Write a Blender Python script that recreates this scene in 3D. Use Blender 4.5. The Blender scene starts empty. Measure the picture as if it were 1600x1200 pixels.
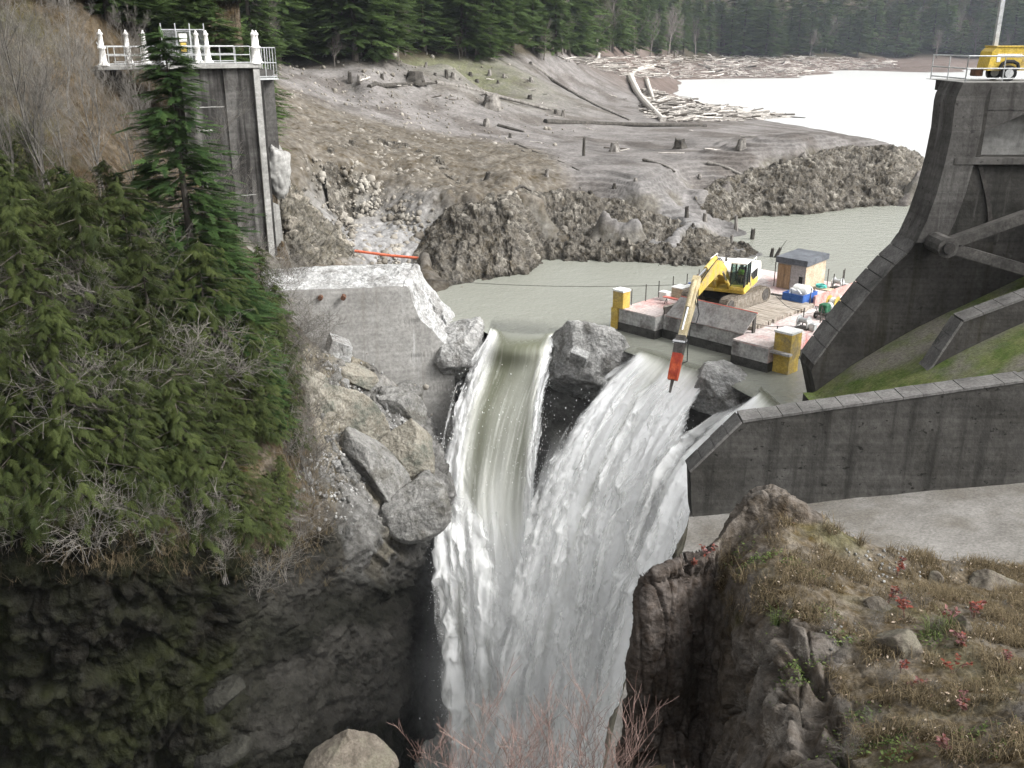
import bpy, math, random
import numpy as np
from mathutils import Vector, Matrix, Euler

random.seed(7)
rng = np.random.default_rng(11)
sc = bpy.context.scene
COL = sc.collection

# ------------------------------------------------------------------ camera, sky, sun, exposure
FPX = 1500.0                        # focal length in pixels of the 1600 x 1200 photograph
PITCH = math.atan(540.0 / FPX)      # the horizon lies 540 px above the centre
CAMZ = 18.0                         # the lens stands 18 m above the lowered lake
cam_data = bpy.data.cameras.new('camera')
cam = bpy.data.objects.new('camera', cam_data)
COL.objects.link(cam)
cam.location = (0, 0, CAMZ)
cam.rotation_euler = (math.pi / 2 - PITCH, 0, 0)
cam_data.sensor_width = 36.0
cam_data.lens = 36.0 * FPX / 1600.0
cam_data.clip_start = 0.2
cam_data.clip_end = 6000
sc.camera = cam

SUN_AZ = math.radians(111)           # to the right of straight ahead
SUN_EL = math.radians(42)
world = bpy.data.worlds.new('World')
sc.world = world
world.use_nodes = True
wn, wl = world.node_tree.nodes, world.node_tree.links
bg = wn['Background']
sky = wn.new('ShaderNodeTexSky')
sky.sky_type = 'NISHITA'
sky.sun_disc = False
sky.sun_elevation = SUN_EL
sky.sun_rotation = SUN_AZ
sky.air_density = 1.2
sky.dust_density = 7.0
sky.ozone_density = 1.0
hs = wn.new('ShaderNodeHueSaturation')
hs.inputs['Saturation'].default_value = 0.04
wl.new(sky.outputs[0], hs.inputs['Color'])
wl.new(hs.outputs[0], bg.inputs['Color'])
bg.inputs['Strength'].default_value = 0.15

sun_data = bpy.data.lights.new('sun', 'SUN')
sun_data.energy = 1.2
sun_data.angle = math.radians(16)
sun_data.color = (1.0, 0.97, 0.93)
sun = bpy.data.objects.new('sun', sun_data)
COL.objects.link(sun)
_sd = Vector((math.sin(SUN_AZ) * math.cos(SUN_EL), math.cos(SUN_AZ) * math.cos(SUN_EL), math.sin(SUN_EL)))
sun.rotation_euler = _sd.to_track_quat('Z', 'Y').to_euler()
sun.location = (60, 60, 120)

sc.view_settings.view_transform = 'Standard'
sc.view_settings.look = 'None'
sc.view_settings.gamma = 1.0
sc.view_settings.exposure = 1.15
sc.render.engine = 'CYCLES'
sc.cycles.max_bounces = 8
sc.cycles.diffuse_bounces = 3
sc.cycles.transparent_max_bounces = 24
sc.cycles.volume_bounces = 1

# ------------------------------------------------------------------ surveying: photograph pixel + distance -> place
_cp, _sp = math.cos(PITCH), math.sin(PITCH)
def W(px, py, Y):
    xc, v = (px - 800) / FPX, (600 - py) / FPX
    s = Y / (_cp + _sp * v)
    return (xc * s, Y, CAMZ + (-_sp + _cp * v) * s)
def WZ(px, py, z):
    xc, v = (px - 800) / FPX, (600 - py) / FPX
    s = (z - CAMZ) / (-_sp + _cp * v)
    return (xc * s, (_cp + _sp * v) * s, z)

# ------------------------------------------------------------------ noise
_perm = np.random.default_rng(3).permutation(256)
_perm = np.concatenate([_perm, _perm, _perm])
_g = np.random.default_rng(5).normal(size=(256, 3))
_g /= np.linalg.norm(_g, axis=1)[:, None]
def perlin(p):
    p = np.asarray(p, float)
    i = np.floor(p).astype(int)
    f = p - i
    i &= 255
    u = f * f * f * (f * (f * 6 - 15) + 10)
    r = 0
    for dx in (0, 1):
        wx = u[..., 0] if dx else 1 - u[..., 0]
        a = _perm[i[..., 0] + dx]
        for dy in (0, 1):
            wy = u[..., 1] if dy else 1 - u[..., 1]
            b = _perm[a + i[..., 1] + dy]
            for dz in (0, 1):
                wz = u[..., 2] if dz else 1 - u[..., 2]
                g = _g[_perm[b + i[..., 2] + dz]]
                r = r + wx * wy * wz * (g[..., 0] * (f[..., 0] - dx) + g[..., 1] * (f[..., 1] - dy) + g[..., 2] * (f[..., 2] - dz))
    return r * 1.5
def fbm(p, octv=4, gain=0.5, lac=2.03):
    p = np.asarray(p, float)
    a, s, t = 1.0, 0, 0
    for k in range(octv):
        s = s + a * perlin(p + 17.3 * k)
        t += a
        a *= gain
        p = p * lac
    return s / t
def ridged(p, octv=4, gain=0.5, lac=2.1):
    p = np.asarray(p, float)
    a, s, t = 1.0, 0, 0
    for k in range(octv):
        s = s + a * (1 - 2 * np.abs(perlin(p + 9.1 * k)))
        t += a
        a *= gain
        p = p * lac
    return s / t
def cells(p):
    """distance to nearest and second nearest feature point, and the cell's random value"""
    p = np.asarray(p, float)
    i = np.floor(p).astype(int)
    d1 = np.full(p.shape[:-1], 9.0)
    d2 = np.full(p.shape[:-1], 9.0)
    rv = np.zeros(p.shape[:-1])
    for dx in (-1, 0, 1):
        for dy in (-1, 0, 1):
            for dz in (-1, 0, 1):
                j = i + np.array((dx, dy, dz))
                h = _perm[_perm[_perm[j[..., 0] & 255] + (j[..., 1] & 255)] + (j[..., 2] & 255)]
                q = j + 0.5 + 0.42 * _g[h]
                d = np.linalg.norm(p - q, axis=-1)
                near = d < d1
                d2 = np.where(near, d1, np.minimum(d2, d))
                rv = np.where(near, h / 255.0, rv)
                d1 = np.where(near, d, d1)
    return d1, d2, rv
def sstep(a, b, x):
    t = np.clip((x - a) / (b - a), 0, 1)
    return t * t * (3 - 2 * t)

# ------------------------------------------------------------------ objects
def tag(o, label=None, cat=None, group=None, kind=None):
    if label: o['label'] = label
    if cat: o['category'] = cat
    if group: o['group'] = group
    if kind: o['kind'] = kind
    return o
def link(name, data, parent=None):
    o = bpy.data.objects.new(name, data)
    COL.objects.link(o)
    if parent is not None: o.parent = parent
    return o
def empty(name, loc=(0, 0, 0), rz=0):
    o = link(name, None)
    o.location = loc
    o.rotation_euler = (0, 0, rz)
    o.empty_display_size = 0.3
    return o
def mesh_np(name, V, Fq, mat, parent=None, smooth=False, col=None):
    """V (n,3); Fq (m,3|4) int array or list of lists; col (n,3) optional vertex colour"""
    me = bpy.data.meshes.new(name)
    V = np.asarray(V, np.float32)
    if isinstance(Fq, np.ndarray):
        m, k = Fq.shape
        me.vertices.add(len(V))
        me.vertices.foreach_set('co', V.ravel())
        me.loops.add(m * k)
        me.loops.foreach_set('vertex_index', Fq.astype(np.int32).ravel())
        me.polygons.add(m)
        me.polygons.foreach_set('loop_start', np.arange(0, m * k, k, dtype=np.int32))
        me.polygons.foreach_set('loop_total', np.full(m, k, np.int32))
        me.update(calc_edges=True)
    else:
        me.from_pydata([tuple(map(float, v)) for v in V], [], Fq)
    if col is not None:
        ca = me.color_attributes.new('tint', 'FLOAT_COLOR', 'POINT')
        c4 = np.ones((len(V), 4), np.float32)
        c4[:, :3] = col
        ca.data.foreach_set('color', c4.ravel())
    if smooth:
        me.polygons.foreach_set('use_smooth', np.ones(len(me.polygons), bool))
    me.materials.append(mat)
    return link(name, me, parent)
def copy_tree(o, parent=None):
    c = o.copy()
    COL.objects.link(c)
    c.parent = parent
    for ch in o.children:
        copy_tree(ch, c)
    return c

class MB:
    """collects simple solids into one mesh"""
    def __init__(s):
        s.v, s.f = [], []
    def add(s, V, Fs, M=None):
        n = len(s.v)
        for p in V:
            p = Vector(p)
            s.v.append(M @ p if M else p)
        s.f += [[n + i for i in f] for f in Fs]
        return s
    def box(s, a, b, M=None, ch=0.0):
        x0, y0, z0 = [min(p, q) for p, q in zip(a, b)]
        x1, y1, z1 = [max(p, q) for p, q in zip(a, b)]
        if ch <= 0:
            V = [(x0, y0, z0), (x1, y0, z0), (x1, y1, z0), (x0, y1, z0), (x0, y0, z1), (x1, y0, z1), (x1, y1, z1), (x0, y1, z1)]
            return s.add(V, [(0, 3, 2, 1), (4, 5, 6, 7), (0, 1, 5, 4), (1, 2, 6, 5), (2, 3, 7, 6), (3, 0, 4, 7)], M)
        c = min(ch, 0.45 * min(x1 - x0, y1 - y0, z1 - z0))
        def ring(z, i):
            return [(x0 + i + c, y0 + i, z), (x1 - i - c, y0 + i, z), (x1 - i, y0 + i + c, z), (x1 - i, y1 - i - c, z),
                    (x1 - i - c, y1 - i, z), (x0 + i + c, y1 - i, z), (x0 + i, y1 - i - c, z), (x0 + i, y0 + i + c, z)]
        V = ring(z0, c) + ring(z0 + c, 0) + ring(z1 - c, 0) + ring(z1, c)
        Fs = [tuple(range(7, -1, -1)), tuple(range(24, 32))]
        for k in range(3):
            for j in range(8):
                Fs.append((k * 8 + j, k * 8 + (j + 1) % 8, k * 8 + 8 + (j + 1) % 8, k * 8 + 8 + j))
        return s.add(V, Fs, M)
    def tube(s, pts, rad, n=6, M=None, cap=True):
        pts = [Vector(p) for p in pts]
        if not hasattr(rad, '__len__'): rad = [rad] * len(pts)
        V, Fs = [], []
        up = None
        for i, p in enumerate(pts):
            d = (pts[min(i + 1, len(pts) - 1)] - pts[max(i - 1, 0)]).normalized()
            if up is None:
                up = d.orthogonal().normalized()
            a = (up - d * up.dot(d))
            a = a.normalized() if a.length > 1e-6 else d.orthogonal().normalized()
            up = a
            b = d.cross(a)
            for k in range(n):
                t = 2 * math.pi * k / n
                V.append(p + (a * math.cos(t) + b * math.sin(t)) * rad[i])
        for i in range(len(pts) - 1):
            for k in range(n):
                Fs.append((i * n + k, i * n + (k + 1) % n, (i + 1) * n + (k + 1) % n, (i + 1) * n + k))
        if cap:
            Fs.append(tuple(range(n - 1, -1, -1)))
            Fs.append(tuple(range((len(pts) - 1) * n, len(pts) * n)))
        return s.add(V, Fs, M)
    def prism(s, poly, axis, a, b, M=None):
        """poly: list of (p,q); axis 'y': p->x q->z, 'x': p->y q->z, 'z': p->x q->y"""
        def mk(p, q, c):
            return {'y': (p, c, q), 'x': (c, p, q), 'z': (p, q, c)}[axis]
        n = len(poly)
        V = [mk(p, q, a) for p, q in poly] + [mk(p, q, b) for p, q in poly]
        Fs = [tuple(range(n)), tuple(range(2 * n - 1, n - 1, -1))]
        for i in range(n):
            j = (i + 1) % n
            Fs.append((i, n + i, n + j, j))
        return s.add(V, Fs, M)
    def lathe(s, prof, n=10, M=None):
        """prof list of (r,z)"""
        V, Fs = [], []
        for r, z in prof:
            for k in range(n):
                t = 2 * math.pi * k / n
                V.append((r * math.cos(t), r * math.sin(t), z))
        for i in range(len(prof) - 1):
            for k in range(n):
                Fs.append((i * n + k, i * n + (k + 1) % n, (i + 1) * n + (k + 1) % n, (i + 1) * n + k))
        Fs.append(tuple(range(n - 1, -1, -1)))
        Fs.append(tuple(range((len(prof) - 1) * n, len(prof) * n)))
        return s.add(V, Fs, M)
    def build(s, name, mat, parent=None, smooth=False):
        me = bpy.data.meshes.new(name)
        me.from_pydata([tuple(v) for v in s.v], [], s.f)
        import bmesh
        bm = bmesh.new(); bm.from_mesh(me)
        bmesh.ops.recalc_face_normals(bm, faces=bm.faces)
        bm.to_mesh(me); bm.free()
        if smooth:
            me.polygons.foreach_set('use_smooth', np.ones(len(me.polygons), bool))
        me.materials.append(mat)
        return link(name, me, parent)

def cr1(P, n):
    """Catmull-Rom along axis 0 to n samples"""
    P = np.asarray(P, float)
    k = len(P)
    t = np.linspace(0, k - 1, n)
    i = np.clip(np.floor(t).astype(int), 0, k - 2)
    f = (t - i).reshape((-1,) + (1,) * (P.ndim - 1))
    Q = np.concatenate([[2 * P[0] - P[1]], P, [2 * P[-1] - P[-2]]])
    a, b, c, d = Q[i], Q[i + 1], Q[i + 2], Q[i + 3]
    return 0.5 * (2 * b + (c - a) * f + (2 * a - 5 * b + 4 * c - d) * f ** 2 + (3 * b - a - 3 * c + d) * f ** 3)
def net(rows, nv, nu):
    """rows of control points -> dense grid (nv,nu,k)"""
    g = cr1(np.asarray(rows, float), nv)
    return np.swapaxes(cr1(np.swapaxes(g, 0, 1), nu), 0, 1)
def grid_normals(G):
    du = np.gradient(G, axis=1)
    dv = np.gradient(G, axis=0)
    n = np.cross(du, dv)
    return n / (np.linalg.norm(n, axis=-1, keepdims=True) + 1e-9)
def grid_faces(nv, nu):
    i = np.arange(nv - 1)[:, None] * nu + np.arange(nu - 1)[None]
    return np.stack([i, i + 1, i + nu + 1, i + nu], -1).reshape(-1, 4)

# ------------------------------------------------------------------ materials
def newmat(name):
    m = bpy.data.materials.new(name)
    m.use_nodes = True
    nt = m.node_tree
    return m, nt, nt.nodes, nt.links, nt.nodes['Principled BSDF']
def mat(name, c0, c1=None, scale=3.0, rough=0.85, detail=6.0, bump=0.0, bscale=None, metal=0.0, tint=False, c2=None, s2=0.6, stretch=None, spec=0.12, lo=0.35, hi=0.65, bdist=0.05, fine=6.0):
    """noise-mixed colour, optional second large-scale stain colour, optional vertex tint, bump"""
    m, nt, N, L, P = newmat(name)
    P.inputs['Roughness'].default_value = rough
    P.inputs['Metallic'].default_value = metal
    P.inputs['Specular IOR Level'].default_value = spec
    tc = N.new('ShaderNodeTexCoord')
    vec = tc.outputs['Object']
    if stretch:
        mp = N.new('ShaderNodeMapping')
        mp.inputs['Scale'].default_value = stretch
        L.new(vec, mp.inputs['Vector'])
        vec = mp.outputs[0]
    def noise(s, d=detail):
        n = N.new('ShaderNodeTexNoise')
        n.inputs['Scale'].default_value = s
        n.inputs['Detail'].default_value = d
        n.inputs['Roughness'].default_value = 0.62
        L.new(vec, n.inputs['Vector'])
        return n
    def ramp(src, lo, hi, a, b):
        r = N.new('ShaderNodeValToRGB')
        r.color_ramp.elements[0].position = lo
        r.color_ramp.elements[1].position = hi
        r.color_ramp.elements[0].color = (*a, 1)
        r.color_ramp.elements[1].color = (*b, 1)
        L.new(src, r.inputs[0])
        return r
    c1 = c1 or c0
    n1 = noise(scale)
    col = ramp(n1.outputs['Fac'], lo, hi, c0, c1).outputs[0]
    def mix(a, b, fac=None, kind='MIX', f=1.0):
        x = N.new('ShaderNodeMix')
        x.data_type = 'RGBA'
        x.blend_type = kind
        x.inputs[0].default_value = f
        if fac is not None: L.new(fac, x.inputs[0])
        for s_, sock in ((a, 6), (b, 7)):
            if isinstance(s_, tuple): x.inputs[sock].default_value = (*s_, 1)
            else: L.new(s_, x.inputs[sock])
        return x.outputs[2]
    if c2:
        n2 = noise(s2, 5.0)
        f2 = ramp(n2.outputs['Fac'], 0.48, 0.62, (0, 0, 0), (1, 1, 1)).outputs[0]
        col = mix(col, c2, f2)
    if fine:
        nf = noise(scale * fine, 8.0)
        g = ramp(nf.outputs['Fac'], 0.32, 0.70, (0.68, 0.68, 0.68), (1.25, 1.25, 1.25)).outputs[0]
        col = mix(col, g, None, 'MULTIPLY')
    if tint:
        at = N.new('ShaderNodeVertexColor')
        at.layer_name = 'tint'
        col = mix(col, at.outputs[0], None, 'MULTIPLY')
    L.new(col, P.inputs['Base Color'])
    if bump:
        nb = noise(bscale or scale * 3, 8.0)
        b = N.new('ShaderNodeBump')
        b.inputs['Strength'].default_value = bump
        b.inputs['Distance'].default_value = bdist
        L.new(nb.outputs['Fac'], b.inputs['Height'])
        L.new(b.outputs[0], P.inputs['Normal'])
    return m
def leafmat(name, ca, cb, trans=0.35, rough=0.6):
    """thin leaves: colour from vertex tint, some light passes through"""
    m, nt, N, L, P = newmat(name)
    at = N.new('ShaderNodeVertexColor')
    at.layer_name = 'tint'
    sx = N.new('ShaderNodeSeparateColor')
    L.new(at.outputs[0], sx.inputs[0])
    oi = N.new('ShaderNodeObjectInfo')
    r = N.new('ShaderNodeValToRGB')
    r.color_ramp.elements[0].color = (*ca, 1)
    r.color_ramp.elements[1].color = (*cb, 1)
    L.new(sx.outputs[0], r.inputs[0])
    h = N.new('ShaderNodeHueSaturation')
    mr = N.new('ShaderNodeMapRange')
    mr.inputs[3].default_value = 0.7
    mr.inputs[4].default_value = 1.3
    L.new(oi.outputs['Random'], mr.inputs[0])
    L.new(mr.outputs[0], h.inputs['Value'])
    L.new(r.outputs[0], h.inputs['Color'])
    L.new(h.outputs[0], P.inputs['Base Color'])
    P.inputs['Roughness'].default_value = rough
    P.inputs['Specular IOR Level'].default_value = 0.08
    tr = N.new('ShaderNodeBsdfTranslucent')
    L.new(h.outputs[0], tr.inputs['Color'])
    mx = N.new('ShaderNodeMixShader')
    mx.inputs[0].default_value = trans
    L.new(P.outputs[0], mx.inputs[1])
    L.new(tr.outputs[0], mx.inputs[2])
    L.new(mx.outputs[0], N['Material Output'].inputs['Surface'])
    return m

M = {}
M['rock'] = mat('rock', (0.6, 0.6, 0.6), (1.15, 1.15, 1.15), 1.1, 0.9, bump=1.0, bscale=2.4, tint=True, bdist=0.35, fine=5, spec=0.05)
M['rockfine'] = mat('rockfine', (0.6, 0.6, 0.6), (1.15, 1.15, 1.15), 5.0, 0.9, bump=1.0, bscale=11.0, tint=True, bdist=0.06, fine=6, spec=0.05)
M['mud'] = mat('mud', (0.75, 0.75, 0.75), (1.1, 1.1, 1.1), 0.35, 0.8, bump=0.8, bscale=1.3, tint=True, bdist=0.25, fine=7, spec=0.05)
M['cliff'] = mat('cliff', (0.5, 0.5, 0.5), (1.25, 1.25, 1.25), 1.0, 0.9, bump=1.0, bscale=2.0, tint=True, bdist=0.5, fine=5, spec=0.05)
M['boulder'] = mat('boulder', (0.13, 0.127, 0.12), (0.27, 0.265, 0.25), 1.6, 0.9, bump=1.0, bscale=4, bdist=0.2, c2=(0.11, 0.105, 0.092), s2=0.7)
M['boulder_warm'] = mat('boulder_warm', (0.17, 0.155, 0.125), (0.31, 0.29, 0.245), 1.4, 0.9, bump=1.0, bscale=4, bdist=0.2, c2=(0.13, 0.132, 0.11), s2=0.7)
M['rubble'] = mat('rubble', (0.24, 0.238, 0.23), (0.46, 0.455, 0.44), 1.0, 0.95, bump=1.0, bscale=3, bdist=0.4, c2=(0.13, 0.125, 0.115), s2=0.6)
M['boulder_fg'] = mat('boulder_fg', (0.07, 0.06, 0.048), (0.14, 0.122, 0.10), 7, 0.9, bump=1.0, bscale=16, bdist=0.03, c2=(0.12, 0.11, 0.085), s2=4)
M['concrete'] = mat('concrete', (0.24, 0.24, 0.225), (0.33, 0.325, 0.305), 0.7, 0.9, bump=0.25, bscale=9, c2=(0.22, 0.2, 0.175), s2=0.25, bdist=0.03)
M['concrete_broken'] = mat('concrete_broken', (0.30, 0.30, 0.293), (0.46, 0.46, 0.45), 1.6, 0.95, bump=1.0, bscale=3, bdist=0.3, c2=(0.24, 0.235, 0.225), s2=0.7, fine=4)
M['concrete_dark'] = mat('concrete_dark', (0.035, 0.033, 0.030), (0.08, 0.076, 0.07), 0.8, 0.9, bump=0.5, bscale=7, c2=(0.035, 0.033, 0.03), s2=0.5, bdist=0.03)
M['concrete_mid'] = mat('concrete_mid', (0.075, 0.071, 0.067), (0.14, 0.135, 0.128), 1.2, 0.9, bump=0.5, bscale=8, c2=(0.042, 0.040, 0.037), s2=0.6, bdist=0.03)
M['coping'] = mat('coping', (0.095, 0.09, 0.086), (0.17, 0.165, 0.158), 1.6, 0.9, bump=0.6, bscale=8, c2=(0.07, 0.068, 0.064), s2=0.8, bdist=0.03)
M['near_wall'] = mat('near_wall', (0.05, 0.047, 0.043), (0.10, 0.096, 0.088), 0.5, 0.9, bump=0.6, bscale=6, stretch=(1, 1, 0.45), c2=(0.03, 0.028, 0.025), s2=0.35, bdist=0.04, fine=9)
M['apron'] = mat('apron', (0.145, 0.137, 0.125), (0.205, 0.196, 0.182), 0.8, 0.9, bump=0.3, bscale=10, c2=(0.125, 0.115, 0.10), s2=0.3, bdist=0.03, fine=12)
M['pier_stain'] = mat('pier_stain', (0.022, 0.021, 0.02), (0.17, 0.165, 0.155), 0.35, 0.9, bump=0.4, bscale=6, stretch=(1.6, 1.6, 0.45), lo=0.52, hi=0.68, bdist=0.03)
M['white_paint'] = mat('white_paint', (0.62, 0.61, 0.58), (0.8, 0.79, 0.76), 3, 0.6)
M['galv'] = mat('galv', (0.42, 0.43, 0.43), (0.58, 0.59, 0.59), 5, 0.45, metal=0.5)
M['deadwood'] = mat('deadwood', (0.10, 0.09, 0.08), (0.24, 0.225, 0.205), 2, 0.9, bump=0.5, bscale=9, stretch=(1, 1, 0.3))
M['darkwood'] = mat('darkwood', (0.035, 0.032, 0.028), (0.09, 0.082, 0.072), 2, 0.9, bump=0.5, bscale=9)
M['bleached'] = mat('bleached', (0.34, 0.31, 0.28), (0.55, 0.52, 0.48), 2, 0.9)
M['bark'] = mat('bark', (0.05, 0.042, 0.035), (0.12, 0.105, 0.09), 3, 0.95, bump=0.6, bscale=12, stretch=(1, 1, 0.25))
M['twig'] = mat('twig', (0.10, 0.085, 0.075), (0.20, 0.18, 0.16), 2, 0.9)
M['twig_grey'] = mat('twig_grey', (0.085, 0.078, 0.068), (0.175, 0.162, 0.145), 2, 0.9)
M['twig_red'] = mat('twig_red', (0.09, 0.05, 0.04), (0.20, 0.12, 0.10), 2, 0.85)
M['cedar'] = leafmat('cedar', (0.012, 0.021, 0.008), (0.098, 0.118, 0.034), 0.36)
M['fir'] = leafmat('fir', (0.018, 0.040, 0.015), (0.090, 0.145, 0.042), 0.35)
M['forest'] = leafmat('forest', (0.046, 0.076, 0.028), (0.15, 0.215, 0.068), 0.45)
M['grass'] = leafmat('grass', (0.05, 0.04, 0.024), (0.21, 0.165, 0.10), 0.3, 0.8)

def oldcrete(name, lo, hi, streak, pale, board=1.0, streak_w=(0.50, 0.70), pale_w=(0.62, 0.74), pit=0.0):
    """weathered cast concrete: board marks, dark runs of water, pale lime, pits"""
    m, nt, N, L, P = newmat(name)
    P.inputs['Roughness'].default_value = 0.9
    P.inputs['Specular IOR Level'].default_value = 0.08
    tc = N.new('ShaderNodeTexCoord')
    def noise(scale, st, d=6, off=0.0):
        mp = N.new('ShaderNodeMapping'); mp.inputs['Scale'].default_value = st
        mp.inputs['Location'].default_value = (off, off, off)
        L.new(tc.outputs['Object'], mp.inputs[0])
        n = N.new('ShaderNodeTexNoise'); n.inputs['Scale'].default_value = scale; n.inputs['Detail'].default_value = d; n.inputs['Roughness'].default_value = 0.62
        L.new(mp.outputs[0], n.inputs['Vector'])
        return n.outputs['Fac']
    def ramp(src, p0, p1, a, b):
        r = N.new('ShaderNodeValToRGB')
        r.color_ramp.elements[0].position = p0; r.color_ramp.elements[1].position = p1
        r.color_ramp.elements[0].color = (*a, 1); r.color_ramp.elements[1].color = (*b, 1)
        L.new(src, r.inputs[0])
        return r.outputs[0]
    def mix(a, b, f, kind='MIX'):
        x = N.new('ShaderNodeMix'); x.data_type = 'RGBA'; x.blend_type = kind
        if isinstance(f, float): x.inputs[0].default_value = f
        else: L.new(f, x.inputs[0])
        L.new(a, x.inputs[6])
        if isinstance(b, tuple): x.inputs[7].default_value = (*b, 1)
        else: L.new(b, x.inputs[7])
        return x.outputs[2]
    col = ramp(noise(0.45, (1, 1, 1)), 0.32, 0.68, lo, hi)
    col = mix(col, ramp(noise(5.0, (1, 1, 1), 8), 0.3, 0.7, (0.72, 0.72, 0.72), (1.25, 1.25, 1.25)), 1.0, 'MULTIPLY')
    col = mix(col, ramp(noise(1.0, (0.10, 0.10, 3.6), 3), 0.38, 0.62, (0.80, 0.80, 0.80), (1.12, 1.12, 1.12)), 1.0 * board, 'MULTIPLY')
    col = mix(col, streak, ramp(noise(1.0, (1.5, 1.5, 0.10), 5, 3.0), *streak_w, (0, 0, 0), (0.85, 0.85, 0.85)))
    col = mix(col, pale, ramp(noise(1.0, (1.1, 1.1, 0.09), 6, 9.0), *pale_w, (0, 0, 0), (0.8, 0.8, 0.8)))
    if pit:
        col = mix(col, tuple(0.35 * c for c in lo), ramp(noise(2.6, (1, 1, 1.6), 4, 5.0), 0.63, 0.68, (0, 0, 0), (pit, pit, pit)))
    L.new(col, P.inputs['Base Color'])
    b1 = N.new('ShaderNodeBump'); b1.inputs['Strength'].default_value = 0.6; b1.inputs['Distance'].default_value = 0.04
    L.new(noise(6.0, (1, 1, 1), 8), b1.inputs['Height'])
    b2 = N.new('ShaderNodeBump'); b2.inputs['Strength'].default_value = 0.5 * board; b2.inputs['Distance'].default_value = 0.03
    L.new(noise(1.0, (0.05, 0.05, 4.5), 2), b2.inputs['Height'])
    L.new(b1.outputs[0], b2.inputs['Normal'])
    L.new(b2.outputs[0], P.inputs['Normal'])
    return m
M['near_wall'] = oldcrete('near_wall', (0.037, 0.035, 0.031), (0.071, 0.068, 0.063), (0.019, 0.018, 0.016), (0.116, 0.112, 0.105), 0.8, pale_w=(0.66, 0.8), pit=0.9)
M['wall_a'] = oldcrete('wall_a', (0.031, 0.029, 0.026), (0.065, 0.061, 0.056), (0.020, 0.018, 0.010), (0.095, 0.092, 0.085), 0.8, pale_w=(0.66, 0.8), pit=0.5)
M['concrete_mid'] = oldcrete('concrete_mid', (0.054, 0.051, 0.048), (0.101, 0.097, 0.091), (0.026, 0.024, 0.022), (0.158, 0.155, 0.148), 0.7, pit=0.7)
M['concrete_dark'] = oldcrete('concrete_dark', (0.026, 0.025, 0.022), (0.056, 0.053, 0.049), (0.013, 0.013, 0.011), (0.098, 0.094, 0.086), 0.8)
M['pier_stain'] = oldcrete('pier_stain', (0.047, 0.044, 0.041), (0.128, 0.124, 0.117), (0.012, 0.011, 0.010), (0.204, 0.200, 0.191), 0.9, streak_w=(0.40, 0.56), pale_w=(0.66, 0.76))
M['concrete'] = oldcrete('concrete', (0.20, 0.197, 0.186), (0.30, 0.295, 0.28), (0.12, 0.115, 0.105), (0.40, 0.39, 0.375), 0.6, streak_w=(0.58, 0.76))
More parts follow.
